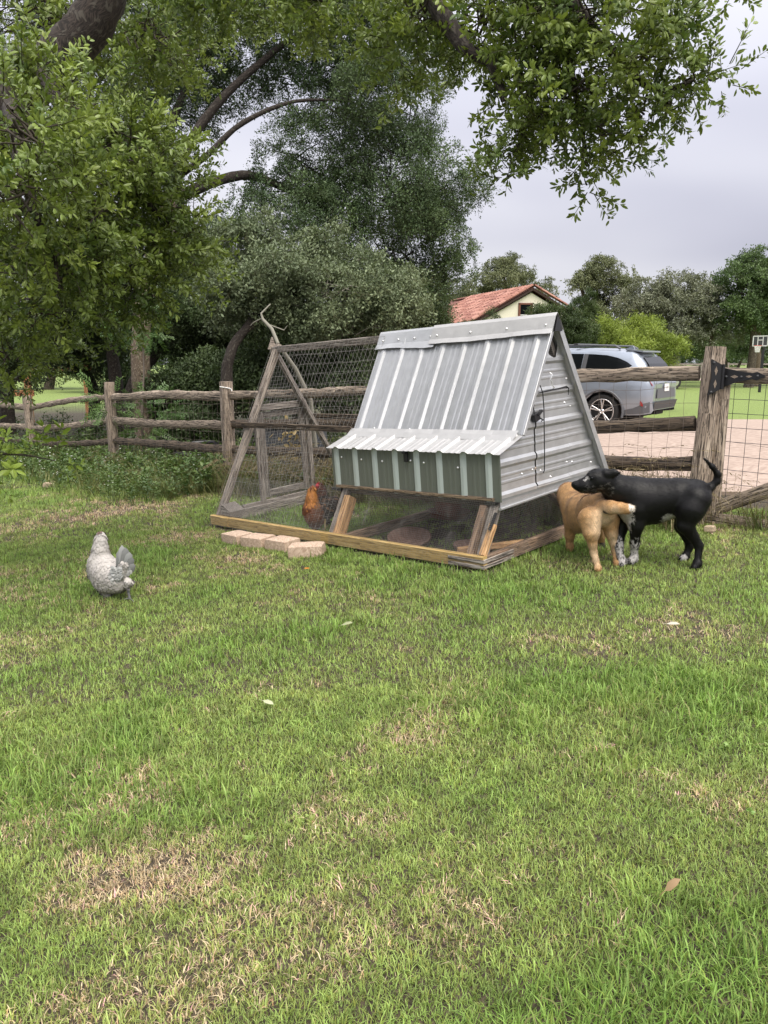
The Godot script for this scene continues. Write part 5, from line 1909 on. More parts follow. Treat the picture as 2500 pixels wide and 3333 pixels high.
func make_hens() -> void:
	# ---- pale grey hen on the lawn, walking away to the left
	var G := func(x: float, y: float, z: float) -> Vector3: return spot(250.0 + x / 7.54, 1700.0 + y / 7.54, z)
	var b := Body.new()
	b.chain([G.call(600, 300, 4.63), G.call(590, 420, 4.63), G.call(580, 650, 4.62), G.call(590, 850, 4.62)], [0.019, 0.031, 0.042, 0.056], 0.03)
	b.bone(G.call(530, 305, 4.66), G.call(490, 330, 4.68), 0.014, 0.004, 0.01)
	b.chain([G.call(590, 1060, 4.62), G.call(760, 1230, 4.58), G.call(930, 1330, 4.53)], [0.080, 0.084, 0.070], 0.04)
	b.chain([G.call(760, 1480, 4.57), G.call(1000, 1500, 4.53)], [0.066, 0.060], 0.04)
	b.bone(G.call(520, 1250, 4.64), G.call(640, 1420, 4.60), 0.060, 0.06, 0.04)
	b.bone(G.call(1260, 1470, 4.48), G.call(1230, 1530, 4.49), 0.026, 0.024, 0.01)
	b.bone(G.call(690, 1640, 4.59), G.call(740, 1740, 4.59), 0.036, 0.028, 0.02)
	b.bone(G.call(1120, 1200, 4.50), G.call(1170, 1000, 4.49), 0.040, 0.03, 0.03)
	var gn := noise(22.0, 3, 8)
	var paint := func(p: Vector3) -> Color:
		var c := Color(0.47, 0.44, 0.41)
		c = c.lerp(Color(0.36, 0.34, 0.325), clampf(gn.get_noise_3dv(p) * 0.8, 0.0, 0.4))
		if p.distance_to(G.call(585, 255, 4.64)) < 0.022:
			c = Color(0.20, 0.13, 0.11)
		if p.distance_to(G.call(950, 1250, 4.47)) < 0.05:
			c = c.lerp(Color(0.30, 0.31, 0.30), 0.6)
		return c
	var mb := b.build(0.0065, paint)
	var tailward := Vector3(0.55, -0.35, 0.6)
	plumes(mb, 1500, func(p: Vector3) -> Vector3: return Vector3(0.1, -1, 0.2) if p.y > 0.14 + land(-1.7, -4.6) else tailward, 0.026, 0.008, 12, 0.10)
	# folded wing coverts and the upright tail
	var side := Vector3(0.80, 0.0, -0.6).normalized()
	var out := Vector3(0.45, 0.25, 0.85).normalized()
	var r := RandomNumberGenerator.new()
	r.seed = 4
	for e in [[1120, 1290, 1095, 530, 0.026, 0.17], [1150, 1290, 1190, 590, 0.028, 0.16], [1190, 1290, 1290, 700, 0.028, 0.14], [1210, 1290, 1360, 830, 0.026, 0.13], [1090, 1290, 1020, 660, 0.024, 0.15], [1240, 1300, 1400, 990, 0.024, 0.12], [1100, 1290, 1060, 740, 0.026, 0.12], [1200, 1290, 1250, 880, 0.026, 0.12]]:
		var a: Vector3 = G.call(e[0], e[1], 4.50)
		var q: Vector3 = G.call(e[2], e[3], 4.475)
		var f := (q - a).normalized()
		var s := f.cross(out).normalized()
		mb.col = Color(0.25, 0.255, 0.25) * r.randf_range(0.55, 1.25)
		feather(mb, a, f, s, s.cross(f).normalized(), (q - a).length(), e[4])
		mb.col = mb.col * 0.7
		feather(mb, a - out * 0.012, f, s, s.cross(f).normalized(), (q - a).length() * 0.93, e[4])
	for i in 46:
		var x := r.randf_range(1030, 1330)
		var y := r.randf_range(850, 1330)
		var a: Vector3 = G.call(x, y, 4.478)
		var f := Vector3(r.randf_range(-0.1, 0.4), 1.0, 0.1).normalized()
		var s := f.cross(out).normalized()
		mb.col = Color(0.42, 0.42, 0.40) * r.randf_range(0.6, 1.2)
		feather(mb, a - f * 0.01, f, s, s.cross(f).normalized(), 0.030, 0.009)
	for i in 40:
		var x := r.randf_range(820, 1060)
		var y := r.randf_range(1100, 1400)
		var a: Vector3 = G.call(x, y, 4.462)
		var f := Vector3(0.75, r.randf_range(-0.5, 0.0), 0.3).normalized()
		var s := f.cross(out).normalized()
		mb.col = Color(0.34, 0.345, 0.33) * r.randf_range(0.75, 1.25)
		feather(mb, a - f * 0.01, f, s, s.cross(f).normalized(), 0.034, 0.011)
	mb.col = Color.WHITE
	var hn := thing("hen", "pale grey hen walking away on the open lawn at left", "hen")
	part(mb, "body", M.feather, hn)
	var f0 := Vector3(-0.6, 0, -0.6).normalized()
	var sh := std(lin(0.16, 0.16, 0.16), 0.7)
	var p1: Vector3 = G.call(1300, 1850, 4.50)
	p1.y = land(p1.x, p1.z)
	claws(p1, G.call(1240, 1600, 4.51), f0, hn, sh)
	var p2: Vector3 = G.call(760, 1830, 4.60)
	p2.y = land(p2.x, p2.z)
	claws(p2, G.call(745, 1720, 4.59), f0, hn, sh)
	var cm := MB.new()
	cm.prism([G.call(520, 300, 4.665), G.call(560, 255, 4.66), G.call(545, 235, 4.662), G.call(515, 255, 4.67), G.call(500, 290, 4.67)], Vector3(0.004, 0, -0.004))
	part(cm, "comb", std(lin(0.16, 0.035, 0.03), 0.6), hn)

	# ---- the two in the run
	var B := func(x: float, y: float, z: float) -> Vector3: return spot(950.0 + x / 8.295, 1540.0 + y / 8.295, z)
	var o := Body.new()
	o.chain([B.call(545, 400, 5.86), B.call(535, 520, 5.86), B.call(540, 720, 5.85), B.call(560, 900, 5.85)], [0.016, 0.026, 0.042, 0.06], 0.03)
	o.chain([B.call(520, 1000, 5.85), B.call(600, 1130, 5.86), B.call(660, 1260, 5.87)], [0.066, 0.072, 0.058], 0.03)
	o.bone(B.call(580, 1350, 5.87), B.call(610, 1420, 5.87), 0.038, 0.028, 0.02)
	o.bone(B.call(590, 360, 5.85), B.call(600, 380, 5.84), 0.009, 0.004, 0.008)
	var on := noise(20.0, 3, 18)
	var paint2 := func(p: Vector3) -> Color:
		# golden hackle over a rust red body, with a ragged edge of feathers between
		var hackle: bool = p.distance_to(B.call(560, 620, 5.83)) + on.get_noise_3dv(p * 1.5) * 0.05 < 0.085
		var c := Color(0.38, 0.155, 0.040) if hackle else Color(0.15, 0.052, 0.022)
		return c * (1.0 + on.get_noise_3dv(p) * 0.5)
	var ob := o.build(0.007, paint2)
	plumes(ob, 900, func(_p: Vector3) -> Vector3: return Vector3(0.35, -1, 0.1), 0.030, 0.007, 22, 0.3)
	var h2 := thing("hen", "rusty orange hen inside the wire run", "hen")
	part(ob, "body", M.feather, h2)
	var yl := std(lin(0.50, 0.36, 0.16), 0.7)
	for e in [[615, 1560, 5.86, 600, 1420], [690, 1545, 5.93, 670, 1400]]:
		var q: Vector3 = B.call(e[0], e[1], e[2])
		q.y = land(q.x, q.z)
		claws(q, B.call(e[3], e[4], e[2]), Vector3(-0.8, 0, -0.4).normalized(), h2, yl)
	var cb := MB.new()
	cb.prism([B.call(545, 370, 5.85), B.call(585, 380, 5.85), B.call(578, 335, 5.85), B.call(550, 340, 5.85)], Vector3(0, 0, -0.005))
	part(cb, "comb", std(lin(0.5, 0.05, 0.04), 0.55), h2)

	var d := Body.new()
	d.chain([B.call(735, 330, 6.05), B.call(760, 420, 6.06), B.call(780, 600, 6.08), B.call(820, 760, 6.1)], [0.022, 0.03, 0.045, 0.062], 0.03)
	d.chain([B.call(840, 900, 6.1), B.call(960, 930, 6.14), B.call(1040, 900, 6.18)], [0.075, 0.075, 0.055], 0.03)
	d.chain([B.call(1050, 850, 6.18), B.call(1130, 740, 6.22), B.call(1180, 660, 6.24)], [0.045, 0.03, 0.012], 0.03)
	d.bone(B.call(900, 1150, 6.12), B.call(920, 1260, 6.12), 0.05, 0.03, 0.02)
	var paint3 := func(p: Vector3) -> Color:
		var c := Color(0.030, 0.017, 0.013)
		if p.distance_to(B.call(740, 400, 6.05)) < 0.07:
			c = Color(0.10, 0.025, 0.015)
		if on.get_noise_3dv(p * 1.3) > 0.30:
			c = Color(0.20, 0.10, 0.05)
		return c
	var db := d.build(0.007, paint3)
	plumes(db, 900, func(_p: Vector3) -> Vector3: return Vector3(0.8, -0.5, -0.2), 0.032, 0.007, 23, 0.4)
	var h3 := thing("hen", "dark brown hen with red comb inside the run, behind the orange hen", "hen")
	part(db, "body", M.feather, h3)
	var red := std(lin(0.42, 0.025, 0.035), 0.5)
	var c3 := MB.new()
	c3.prism([B.call(650, 330, 6.03), B.call(690, 350, 6.03), B.call(745, 300, 6.03), B.call(735, 255, 6.03), B.call(700, 262, 6.03), B.call(660, 290, 6.03)], Vector3(0, 0, -0.008))
	part(c3, "comb", red, h3)
	var c4 := Body.new()
	c4.bone(B.call(690, 350, 6.025), B.call(700, 400, 6.025), 0.018, 0.010, 0.01)
	part(c4.build(0.004, func(_p: Vector3) -> Color: return Color.WHITE), "wattle", red, h3)
	var bk := MB.new()
	bk.tube([B.call(665, 370, 6.03), B.call(632, 382, 6.03)], [0.007, 0.001], 6)
	part(bk, "beak", std(lin(0.5, 0.42, 0.3), 0.5), h3)
	for e in [[900, 1500, 6.06, 890, 1240], [960, 1480, 6.16, 950, 1230]]:
		var q: Vector3 = B.call(e[0], e[1], e[2])
		q.y = land(q.x, q.z)
		claws(q, B.call(e[3], e[4], e[2]), Vector3(-0.9, 0, 0.2).normalized(), h3, yl)

# ------------------------------------------------------------ leaves
func leaf(mb: MB, p: Vector3, d: Vector3, n: Vector3, l: float, w: float) -> void:
	var s := d.cross(n).normalized()
	n = s.cross(d).normalized()
	var a := mb.v(p, n)
	mb.v(p + d * l * 0.35 - s * w * 0.46 + n * l * 0.05, (n - s * 0.35).normalized())
	mb.v(p + d * l * 0.35 + s * w * 0.46 + n * l * 0.05, (n + s * 0.35).normalized())
	mb.v(p + d * l * 0.75 - s * w * 0.40 + n * l * 0.02, (n - s * 0.3 + d * 0.2).normalized())
	mb.v(p + d * l * 0.75 + s * w * 0.40 + n * l * 0.02, (n + s * 0.3 + d * 0.2).normalized())
	mb.v(p + d * l - n * l * 0.06, (n + d * 0.3).normalized())
	mb.f(a, a + 2, a + 1)
	mb.f(a + 1, a + 2, a + 3)
	mb.f(a + 2, a + 4, a + 3)
	mb.f(a + 3, a + 4, a + 5)

func any_dir(r: RandomNumberGenerator) -> Vector3:
	return Vector3(r.randfn(), r.randfn(), r.randfn()).normalized()

# a twig along +y with leaves in whorls towards its end
func sprig(len_: float, n: int, l: float, w: float, seed_: int, spread := 1.0, stem := Color(0.35, 0.3, 0.22), vary := 0.25) -> ArrayMesh:
	var r := RandomNumberGenerator.new()
	r.seed = seed_
	var mb := MB.new()
	var tip := Vector3(r.randf_range(-0.2, 0.2), 1, r.randf_range(-0.2, 0.2)) * len_
	mb.col = stem
	mb.tube([Vector3.ZERO, tip * 0.5 + Vector3(0.02, 0, 0.01) * len_, tip], [len_ * 0.014 + 0.0006, len_ * 0.010 + 0.0005, 0.0006], 3, 0.0, false)
	for i in n:
		var t := pow(r.randf(), 0.6)
		var p := tip * t
		var a := i * 2.4 + r.randf_range(-0.3, 0.3)
		var o := Vector3(cos(a), 0, sin(a))
		p += o * len_ * 0.10 * spread * r.randf()
		var d := (o * spread + Vector3.UP * r.randf_range(0.1, 1.1)).normalized()
		var nn := (Vector3.UP * 0.6 - o * 0.4 + any_dir(r) * 0.5).normalized()
		var v := r.randf_range(1.0 - vary, 1.0 + vary)
		var young := pow(t, 3.0) * r.randf_range(0.0, 1.0)
		mb.col = Color(v * (1.0 + 0.7 * young), v * (1.0 + 0.55 * young), v * (1.0 + 0.1 * young))
		leaf(mb, p, d, nn, l * r.randf_range(0.65, 1.2), w * r.randf_range(0.75, 1.2))
	return mb.mesh()

# a loose clump of many small leaves for trees further off
func clump(rad: float, n: int, l: float, w: float, seed_: int, flat := 0.75, twigs := 6, vary := 0.3) -> ArrayMesh:
	var r := RandomNumberGenerator.new()
	r.seed = seed_
	var mb := MB.new()
	var ends := []
	for i in twigs:
		var d := any_dir(r)
		d.y = absf(d.y) * 0.7 - 0.1
		ends.append(d * rad * r.randf_range(0.6, 1.0))
		mb.col = Color(0.5, 0.42, 0.34)
		mb.tube([Vector3.ZERO, ends[-1] * 0.5 + any_dir(r) * rad * 0.08, ends[-1]], [0.006 * rad * 2, 0.004 * rad * 2, 0.002 * rad * 2], 3, 0.0, false)
	for i in n:
		var e: Vector3 = ends[i % twigs]
		var p := e * sqrt(r.randf()) + any_dir(r) * rad * 0.22
		p.y *= flat
		var d := (e.normalized() * 0.6 + any_dir(r)).normalized()
		var nn := (Vector3.UP * 0.7 + any_dir(r) * 0.8).normalized()
		var s := d.cross(nn).normalized()
		var v := r.randf_range(1.0 - vary, 1.0 + vary)
		mb.col = Color(v, v, v)
		var ll := l * r.randf_range(0.7, 1.3)
		var ww := w * r.randf_range(0.8, 1.2)
		var k := mb.v(p, nn)
		mb.v(p + d * ll * 0.5 - s * ww * 0.5, nn)
		mb.v(p + d * ll * 0.5 + s * ww * 0.5, nn)
		mb.v(p + d * ll, nn)
		mb.f(k, k + 2, k + 1)
		mb.f(k + 1, k + 2, k + 3)
	return mb.mesh()

# ells: [centre, radii]; subs clumps in each (share by size), per twigs about each. Returns the clump centres.
func foliage(parent: Node, ells: Array, meshes: Array, subs: int, per: int, sub_r: float, size: Vector2, tints: Array, seed_: int, mat: Material, up_bias := 0.4, shell := 0.5) -> Array:
	var r := RandomNumberGenerator.new()
	r.seed = seed_
	var X := []
	var Cc := []
	for m in meshes:
		X.append([])
		Cc.append([])
	var tot := 0.0
	for e in ells:
		tot += pow(e[1].x * e[1].y * e[1].z, 0.66)
	var outs := []
	for e in ells:
		var n := maxi(2, int(round(subs * pow(e[1].x * e[1].y * e[1].z, 0.66) / tot)))
		for i in n:
			var d := any_dir(r)
			var c: Vector3 = e[0] + d * e[1] * lerpf(pow(r.randf(), 0.33), 1.0, shell * r.randf())
			outs.append([c, e[0]])
			var tone := r.randf()
			for j in per:
				var o := any_dir(r) * sub_r * pow(r.randf(), 0.5)
				o.y *= 0.75
				var p := c + o
				var away = ((p - e[0]) / e[1]).normalized()
				var dir = (away * 0.8 + o.normalized() * 0.5 + Vector3.UP * up_bias + any_dir(r) * 0.5).normalized()
				var x = dir.cross(any_dir(r)).normalized()
				var b := Basis(x, dir, x.cross(dir)) * r.randf_range(size.x, size.y)
				var k := r.randi() % meshes.size()
				X[k].append(Transform3D(b, p))
				var q := clampf(tone * 0.6 + r.randf() * 0.4, 0.0, 1.0)
				Cc[k].append((tints[0] as Color).lerp(tints[1], q))
	for k in meshes.size():
		if X[k].size():
			tag(scatter(X[k], Cc[k], meshes[k], "crown", mat, parent), "", "", "", "stuff")
	return outs

func limb(parent: Node, called: String, pts: Array, rad: Array, mat: Material, seed_ := 1, sides := 9) -> void:
	# smooth the path, then give it a knotty surface
	var P := []
	var R := []
	for i in pts.size() - 1:
		var p0: Vector3 = pts[maxi(i - 1, 0)]
		var p1: Vector3 = pts[i]
		var p2: Vector3 = pts[i + 1]
		var p3: Vector3 = pts[mini(i + 2, pts.size() - 1)]
		for k in 5:
			var t := k / 5.0
			P.append(p1.cubic_interpolate(p2, p0, p3, t))
			R.append(lerpf(rad[i], rad[i + 1], t))
	P.append(pts[-1])
	R.append(rad[-1])
	var mb := MB.new()
	mb.tube(P, R, sides, 0.07, true, seed_)
	part(mb, called, mat, parent)

# thin boughs from the middle of each mass out to its clumps, one part
func boughs(parent: Node, outs: Array, rad: float, mat: Material, seed_: int, every := 1, called := "boughs") -> void:
	var r := RandomNumberGenerator.new()
	r.seed = seed_
	var mb := MB.new()
	for i in range(0, outs.size(), every):
		var c: Vector3 = outs[i][0]
		var e: Vector3 = outs[i][1]
		var l := (c - e).length()
		var side := any_dir(r) * l * 0.35
		mb.tube([e + side, e.lerp(c, 0.4) + side * 0.8 + any_dir(r) * l * 0.1, e.lerp(c, 0.75) + side * 0.3 + any_dir(r) * l * 0.08, c], [rad * 0.8, rad * 0.6, rad * 0.4, rad * 0.2], 5, 0.1, false, i)
	tag(part(mb, called, mat, parent), "", "", "", "stuff")

func ell(u: float, v: float, z: float, ru: float, rv: float, rz: float) -> Array:
	return [spot(u, v, z), Vector3(ru / FOCAL * z, rv / FOCAL * z, rz)]

func make_trees() -> void:
	# ---- the live oak that leans in from the left and hangs over the lawn
	var near := []
	for i in 4:
		near.append(sprig(0.15, 22, 0.037, 0.0150, 400 + i, 0.9, Color(0.35, 0.3, 0.22), 0.35))
	var oak := thing("live_oak", "near live oak leaning in from the left, leafy branches hanging over the lawn", "tree")
	var base := Vector3(-4.1, land(-4.1, -5.2) - 0.1, -5.2)
	var fork := spot(380, -330, 5.3)
	limb(oak, "trunk", [base, Vector3(-3.5, 1.2, -5.2), spot(40, 340, 5.3), spot(175, 205, 5.3), spot(295, 75, 5.3), spot(345, -60, 5.3), fork], [0.26, 0.21, 0.17, 0.14, 0.135, 0.13, 0.12], M.bark_dark, 3, 12)
	var over := spot(900, -560, 4.9)
	limb(oak, "limb", [fork, spot(600, -560, 5.0), over, spot(1250, -260, 4.5), spot(1430, 30, 4.2), spot(1520, 160, 4.05), spot(1600, 205, 4.0), spot(1640, 330, 4.0)], [0.14, 0.11, 0.09, 0.07, 0.045, 0.036, 0.028, 0.014], M.bark_dark, 4, 8)
	limb(oak, "limb", [over, spot(1500, -350, 4.3), spot(1800, -60, 4.0), spot(2000, 180, 3.9), spot(2130, 290, 3.85), spot(2260, 260, 3.8)], [0.09, 0.06, 0.035, 0.022, 0.014, 0.007], M.bark_dark, 5, 7)
	limb(oak, "limb", [spot(1800, -60, 4.0), spot(1850, 200, 3.95), spot(1890, 380, 3.95), spot(1905, 500, 3.95)], [0.03, 0.02, 0.012, 0.006], M.bark_dark, 6, 6)
	limb(oak, "limb", [spot(130, 205, 5.3), spot(250, 420, 4.9), spot(420, 600, 5.0), spot(560, 740, 5.3)], [0.07, 0.04, 0.025, 0.012], M.bark_dark, 7, 7)
	limb(oak, "limb", [spot(40, 330, 5.3), spot(60, 500, 4.5), spot(120, 700, 4.3), spot(180, 860, 4.5)], [0.07, 0.04, 0.025, 0.012], M.bark_dark, 8, 7)
	limb(oak, "limb", [fork, spot(560, -150, 5.2), spot(760, -40, 5.0), spot(1050, 0, 4.8)], [0.06, 0.04, 0.02, 0.010], M.bark_dark, 9, 7)
	var tl := [Color(0.075, 0.130, 0.030), Color(0.280, 0.360, 0.062)]
	var left := [ell(90, 420, 3.9, 190, 150, 0.4), ell(60, 640, 3.9, 190, 150, 0.45), ell(300, 420, 4.8, 210, 170, 0.5), ell(430, 560, 5.1, 200, 170, 0.5), ell(280, 700, 4.8, 230, 170, 0.5), ell(530, 800, 5.5, 130, 170, 0.45), ell(420, 900, 5.4, 190, 110, 0.5), ell(170, 870, 4.7, 210, 150, 0.5), ell(600, 700, 5.4, 80, 110, 0.3), ell(200, 100, 6.2, 280, 140, 0.6), ell(480, 120, 6.2, 170, 140, 0.5), ell(90, 1010, 5.2, 130, 90, 0.4), ell(330, 1010, 5.6, 130, 60, 0.35), ell(20, 1140, 5.4, 70, 80, 0.3), ell(150, 1110, 5.8, 90, 50, 0.3), ell(60, 1240, 5.6, 60, 40, 0.2)]
	var o1 := foliage(oak, left, near, 350, 8, 0.14, Vector2(0.75, 1.35), tl, 41, M.leaf, 0.25, 0.35)
	boughs(oak, o1, 0.009, M.bark_twig, 42, 1)
	var right := [ell(1400, 40, 4.3, 130, 70, 0.35), ell(1560, 50, 4.2, 150, 90, 0.35), ell(1730, 80, 4.0, 160, 130, 0.35), ell(1930, 70, 3.9, 170, 110, 0.35), ell(2050, 180, 3.85, 140, 90, 0.3), ell(1740, 280, 3.95, 110, 110, 0.3), ell(1690, 430, 4.0, 45, 80, 0.15), ell(1890, 300, 3.9, 120, 100, 0.3), ell(2070, 350, 3.85, 80, 70, 0.2), ell(2230, 240, 3.8, 60, 50, 0.15), ell(1950, 420, 3.9, 70, 40, 0.15), ell(2100, 440, 3.85, 40, 30, 0.1), ell(1905, 500, 3.95, 40, 60, 0.1), ell(1910, 590, 3.95, 20, 55, 0.06), ell(1800, 420, 3.95, 60, 50, 0.15), ell(2010, 510, 3.9, 50, 25, 0.1), ell(1650, 570, 4.0, 15, 35, 0.06), ell(1650, 510, 4.0, 20, 40, 0.08), ell(2320, 260, 3.8, 30, 20, 0.08), ell(2150, 60, 3.9, 50, 70, 0.15), ell(2170, 330, 3.85, 40, 40, 0.12)]
	var o2 := foliage(oak, right, near, 215, 5, 0.085, Vector2(0.7, 1.15), tl, 43, M.leaf, 0.1, 0.3)
	boughs(oak, o2, 0.007, M.bark_twig, 44, 1)
	var top := [ell(1150, 30, 4.8, 170, 60, 0.4), ell(900, -30, 5.0, 200, 80, 0.4), ell(1300, 130, 4.7, 70, 100, 0.3), ell(700, -20, 5.4, 150, 70, 0.4), ell(2420, -50, 3.8, 50, 40, 0.12)]
	foliage(oak, top, near, 80, 7, 0.11, Vector2(0.8, 1.25), tl, 45, M.leaf, 0.1, 0.3)

	# ---- low bright shoots at the left edge
	var lo := thing("oak_shoot", "low bright green leafy shoot reaching in at the left edge above the lawn", "shrub")
	var sh := []
	for i in 3:
		sh.append(sprig(0.2, 13, 0.068, 0.028, 430 + i, 1.0))
	limb(lo, "stem", [spot(-260, 1560, 4.9) + Vector3(0, -0.25, 0), spot(-60, 1500, 5.0), spot(60, 1480, 5.1), spot(180, 1500, 5.2)], [0.02, 0.012, 0.008, 0.003], M.bark_twig, 2, 6)
	foliage(lo, [ell(40, 1480, 5.0, 70, 40, 0.2), ell(130, 1500, 5.1, 60, 35, 0.15), ell(20, 1530, 5.0, 60, 30, 0.2), ell(-80, 1510, 5.0, 60, 50, 0.2)], sh, 12, 3, 0.08, Vector2(0.7, 1.1), [Color(0.22, 0.33, 0.045), Color(0.34, 0.45, 0.07)], 47, M.leaf, 0.3, 0.3)

	# ---- the big oak behind the fence
	var mid := []
	for i in 4:
		mid.append(clump(0.38, 120, 0.052, 0.023, 500 + i, 0.7, 8, 0.4))
	var dk := [Color(0.044, 0.086, 0.030), Color(0.118, 0.180, 0.062)]
	var big := thing("live_oak", "tall dark live oak behind the fence, its crown filling the upper left", "tree")
	var g0 := spot(460, 1330, 13.2)
	limb(big, "trunk", [Vector3(g0.x + 0.05, land(g0.x, g0.z) - 0.1, g0.z), spot(458, 1180, 13.2), spot(470, 980, 13.5), spot(510, 800, 14.0), spot(555, 650, 14.5)], [0.19, 0.155, 0.15, 0.15, 0.14], M.bark_pale, 11, 12)
	limb(big, "limb", [spot(555, 650, 14.5), spot(640, 615, 14.6), spot(740, 580, 14.8), spot(830, 575, 15), spot(1000, 640, 15.4), spot(1200, 680, 15.6)], [0.12, 0.10, 0.09, 0.085, 0.05, 0.02], M.bark_dark, 12)
	limb(big, "limb", [spot(555, 650, 14.5), spot(600, 500, 14.6), spot(690, 360, 14.8), spot(830, 220, 15), spot(1000, 110, 15.4), spot(1250, 120, 15.8)], [0.12, 0.09, 0.08, 0.06, 0.05, 0.02], M.bark_dark, 13)
	limb(big, "limb", [spot(600, 560, 14.6), spot(680, 500, 14.2), spot(790, 400, 14.2), spot(960, 330, 14.4), spot(1150, 330, 14.6)], [0.06, 0.05, 0.045, 0.03, 0.015], M.bark_dark, 14)
	limb(big, "limb", [spot(520, 780, 14.0), spot(640, 750, 14.2), spot(760, 780, 14.4), spot(940, 830, 14.6)], [0.08, 0.06, 0.05, 0.02], M.bark_dark, 15)
	limb(big, "limb", [spot(555, 650, 14.5), spot(540, 480, 15), spot(600, 300, 15.4), spot(700, 150, 15.8), spot(760, 20, 16)], [0.1, 0.08, 0.06, 0.05, 0.03], M.bark_dark, 16)
	var bg := [ell(1000, 60, 15.5, 330, 130, 1.6), ell(700, 90, 16, 220, 150, 1.5), ell(1300, 330, 15.5, 130, 170, 1.2), ell(1130, 350, 15, 190, 130, 1.4), ell(1260, 640, 15.2, 230, 190, 1.6), ell(1000, 560, 15.4, 170, 150, 1.4), ell(960, 760, 14.6, 260, 140, 1.4), ell(1280, 860, 15, 200, 120, 1.4), ell(1400, 560, 15.5, 90, 120, 0.9), ell(560, 250, 16, 170, 150, 1.4), ell(480, 560, 15, 110, 120, 1.2), ell(680, 900, 14.4, 160, 130, 1.2), ell(900, 290, 16, 110, 90, 0.9), ell(1390, 720, 15.5, 110, 110, 0.9), ell(1420, 880, 15, 50, 80, 0.7), ell(600, 800, 15, 90, 60, 0.8), ell(1150, 180, 15.8, 150, 120, 1.2), ell(330, 200, 17, 250, 200, 1.5), ell(400, 720, 16, 160, 140, 1.3), ell(730, 300, 16, 70, 40, 0.6), ell(620, 400, 15.6, 40, 40, 0.4), ell(1500, 640, 15.6, 30, 60, 0.4), ell(1480, 800, 15.4, 30, 50, 0.4)]
	var o3 := foliage(big, bg, mid, 480, 7, 0.5, Vector2(0.5, 1.15), dk, 51, M.leaf_far, 0.4, 0.35)
	boughs(big, o3, 0.022, M.bark_dark, 52, 2)
	# hidden part of the crown above the frame, which shades what is below
	foliage(big, [ell(800, -250, 16, 700, 200, 2.5)], mid, 60, 8, 0.6, Vector2(0.9, 1.4), dk, 53, M.leaf_far)

	# ---- the grey-leaved oak by the run
	var sil := thing("shrubby_oak", "grey green shrubby oak with a crooked trunk, behind the coop's run", "tree")
	var s0 := spot(738, 1300, 11.0)
	limb(sil, "trunk", [Vector3(s0.x, land(s0.x, s0.z) - 0.1, s0.z), spot(738, 1240, 11), spot(748, 1160, 11), spot(775, 1100, 11.1), spot(830, 1050, 11.2), spot(930, 1010, 11.4)], [0.10, 0.085, 0.075, 0.07, 0.055, 0.03], M.bark_dark, 21, 8)
	limb(sil, "limb", [spot(775, 1100, 11.1), spot(860, 1000, 11.3), spot(1000, 950, 11.6), spot(1200, 980, 11.9)], [0.05, 0.04, 0.03, 0.01], M.bark_dark, 22, 7)
	var sm := []
	for i in 3:
		sm.append(clump(0.28, 80, 0.050, 0.026, 520 + i))
	var sv := [Color(0.095, 0.135, 0.065), Color(0.235, 0.285, 0.150)]
	var o4 := foliage(sil, [ell(1080, 960, 11.6, 220, 110, 0.9), ell(900, 920, 11.5, 140, 110, 0.8), ell(1250, 1000, 11.9, 120, 110, 0.8), ell(1000, 850, 11.8, 90, 60, 0.5), ell(1150, 1060, 11.6, 200, 60, 0.8), ell(760, 830, 11.6, 50, 110, 0.4), ell(740, 960, 11.4, 80, 100, 0.5), ell(880, 760, 11.8, 40, 60, 0.3), ell(1180, 850, 11.9, 50, 50, 0.3), ell(1050, 800, 12.0, 60, 40, 0.3)], sm, 170, 7, 0.24, Vector2(0.55, 1.2), sv, 54, M.leaf_far, 0.5, 0.4)
	boughs(sil, o4, 0.012, M.lichen_twig, 55, 2)
	# a dead lichened branch sticks out above the run's peak
	var dead := MB.new()
	dead.tube([spot(905, 1120, 8.2), spot(885, 1070, 8.3), spot(855, 1040, 8.4), spot(850, 1020, 8.4), spot(880, 990, 8.5)], [0.022, 0.018, 0.015, 0.012, 0.006], 6, 0.25, true, 3)
	dead.tube([spot(870, 1055, 8.35), spot(925, 1075, 8.3), spot(935, 1060, 8.3)], [0.008, 0.006, 0.003], 5, 0.2)
	dead.tube([spot(855, 1035, 8.4), spot(825, 1050, 8.5), spot(815, 1060, 8.5)], [0.008, 0.006, 0.003], 5, 0.2)
	dead.tube([spot(905, 1120, 8.2), spot(960, 1200, 8.4), spot(1010, 1300, 8.6), spot(1030, 1480, 8.7)], [0.022, 0.024, 0.026, 0.028], 6, 0.2)
	var db := part(dead, "dead_branch", M.lichen_twig, self)
	tag(db, "bare lichened dead branch poking up behind the run's peak", "branch")

	# ---- woods behind the left fence
	var darkm := [Color(0.045, 0.075, 0.028), Color(0.100, 0.148, 0.048)]
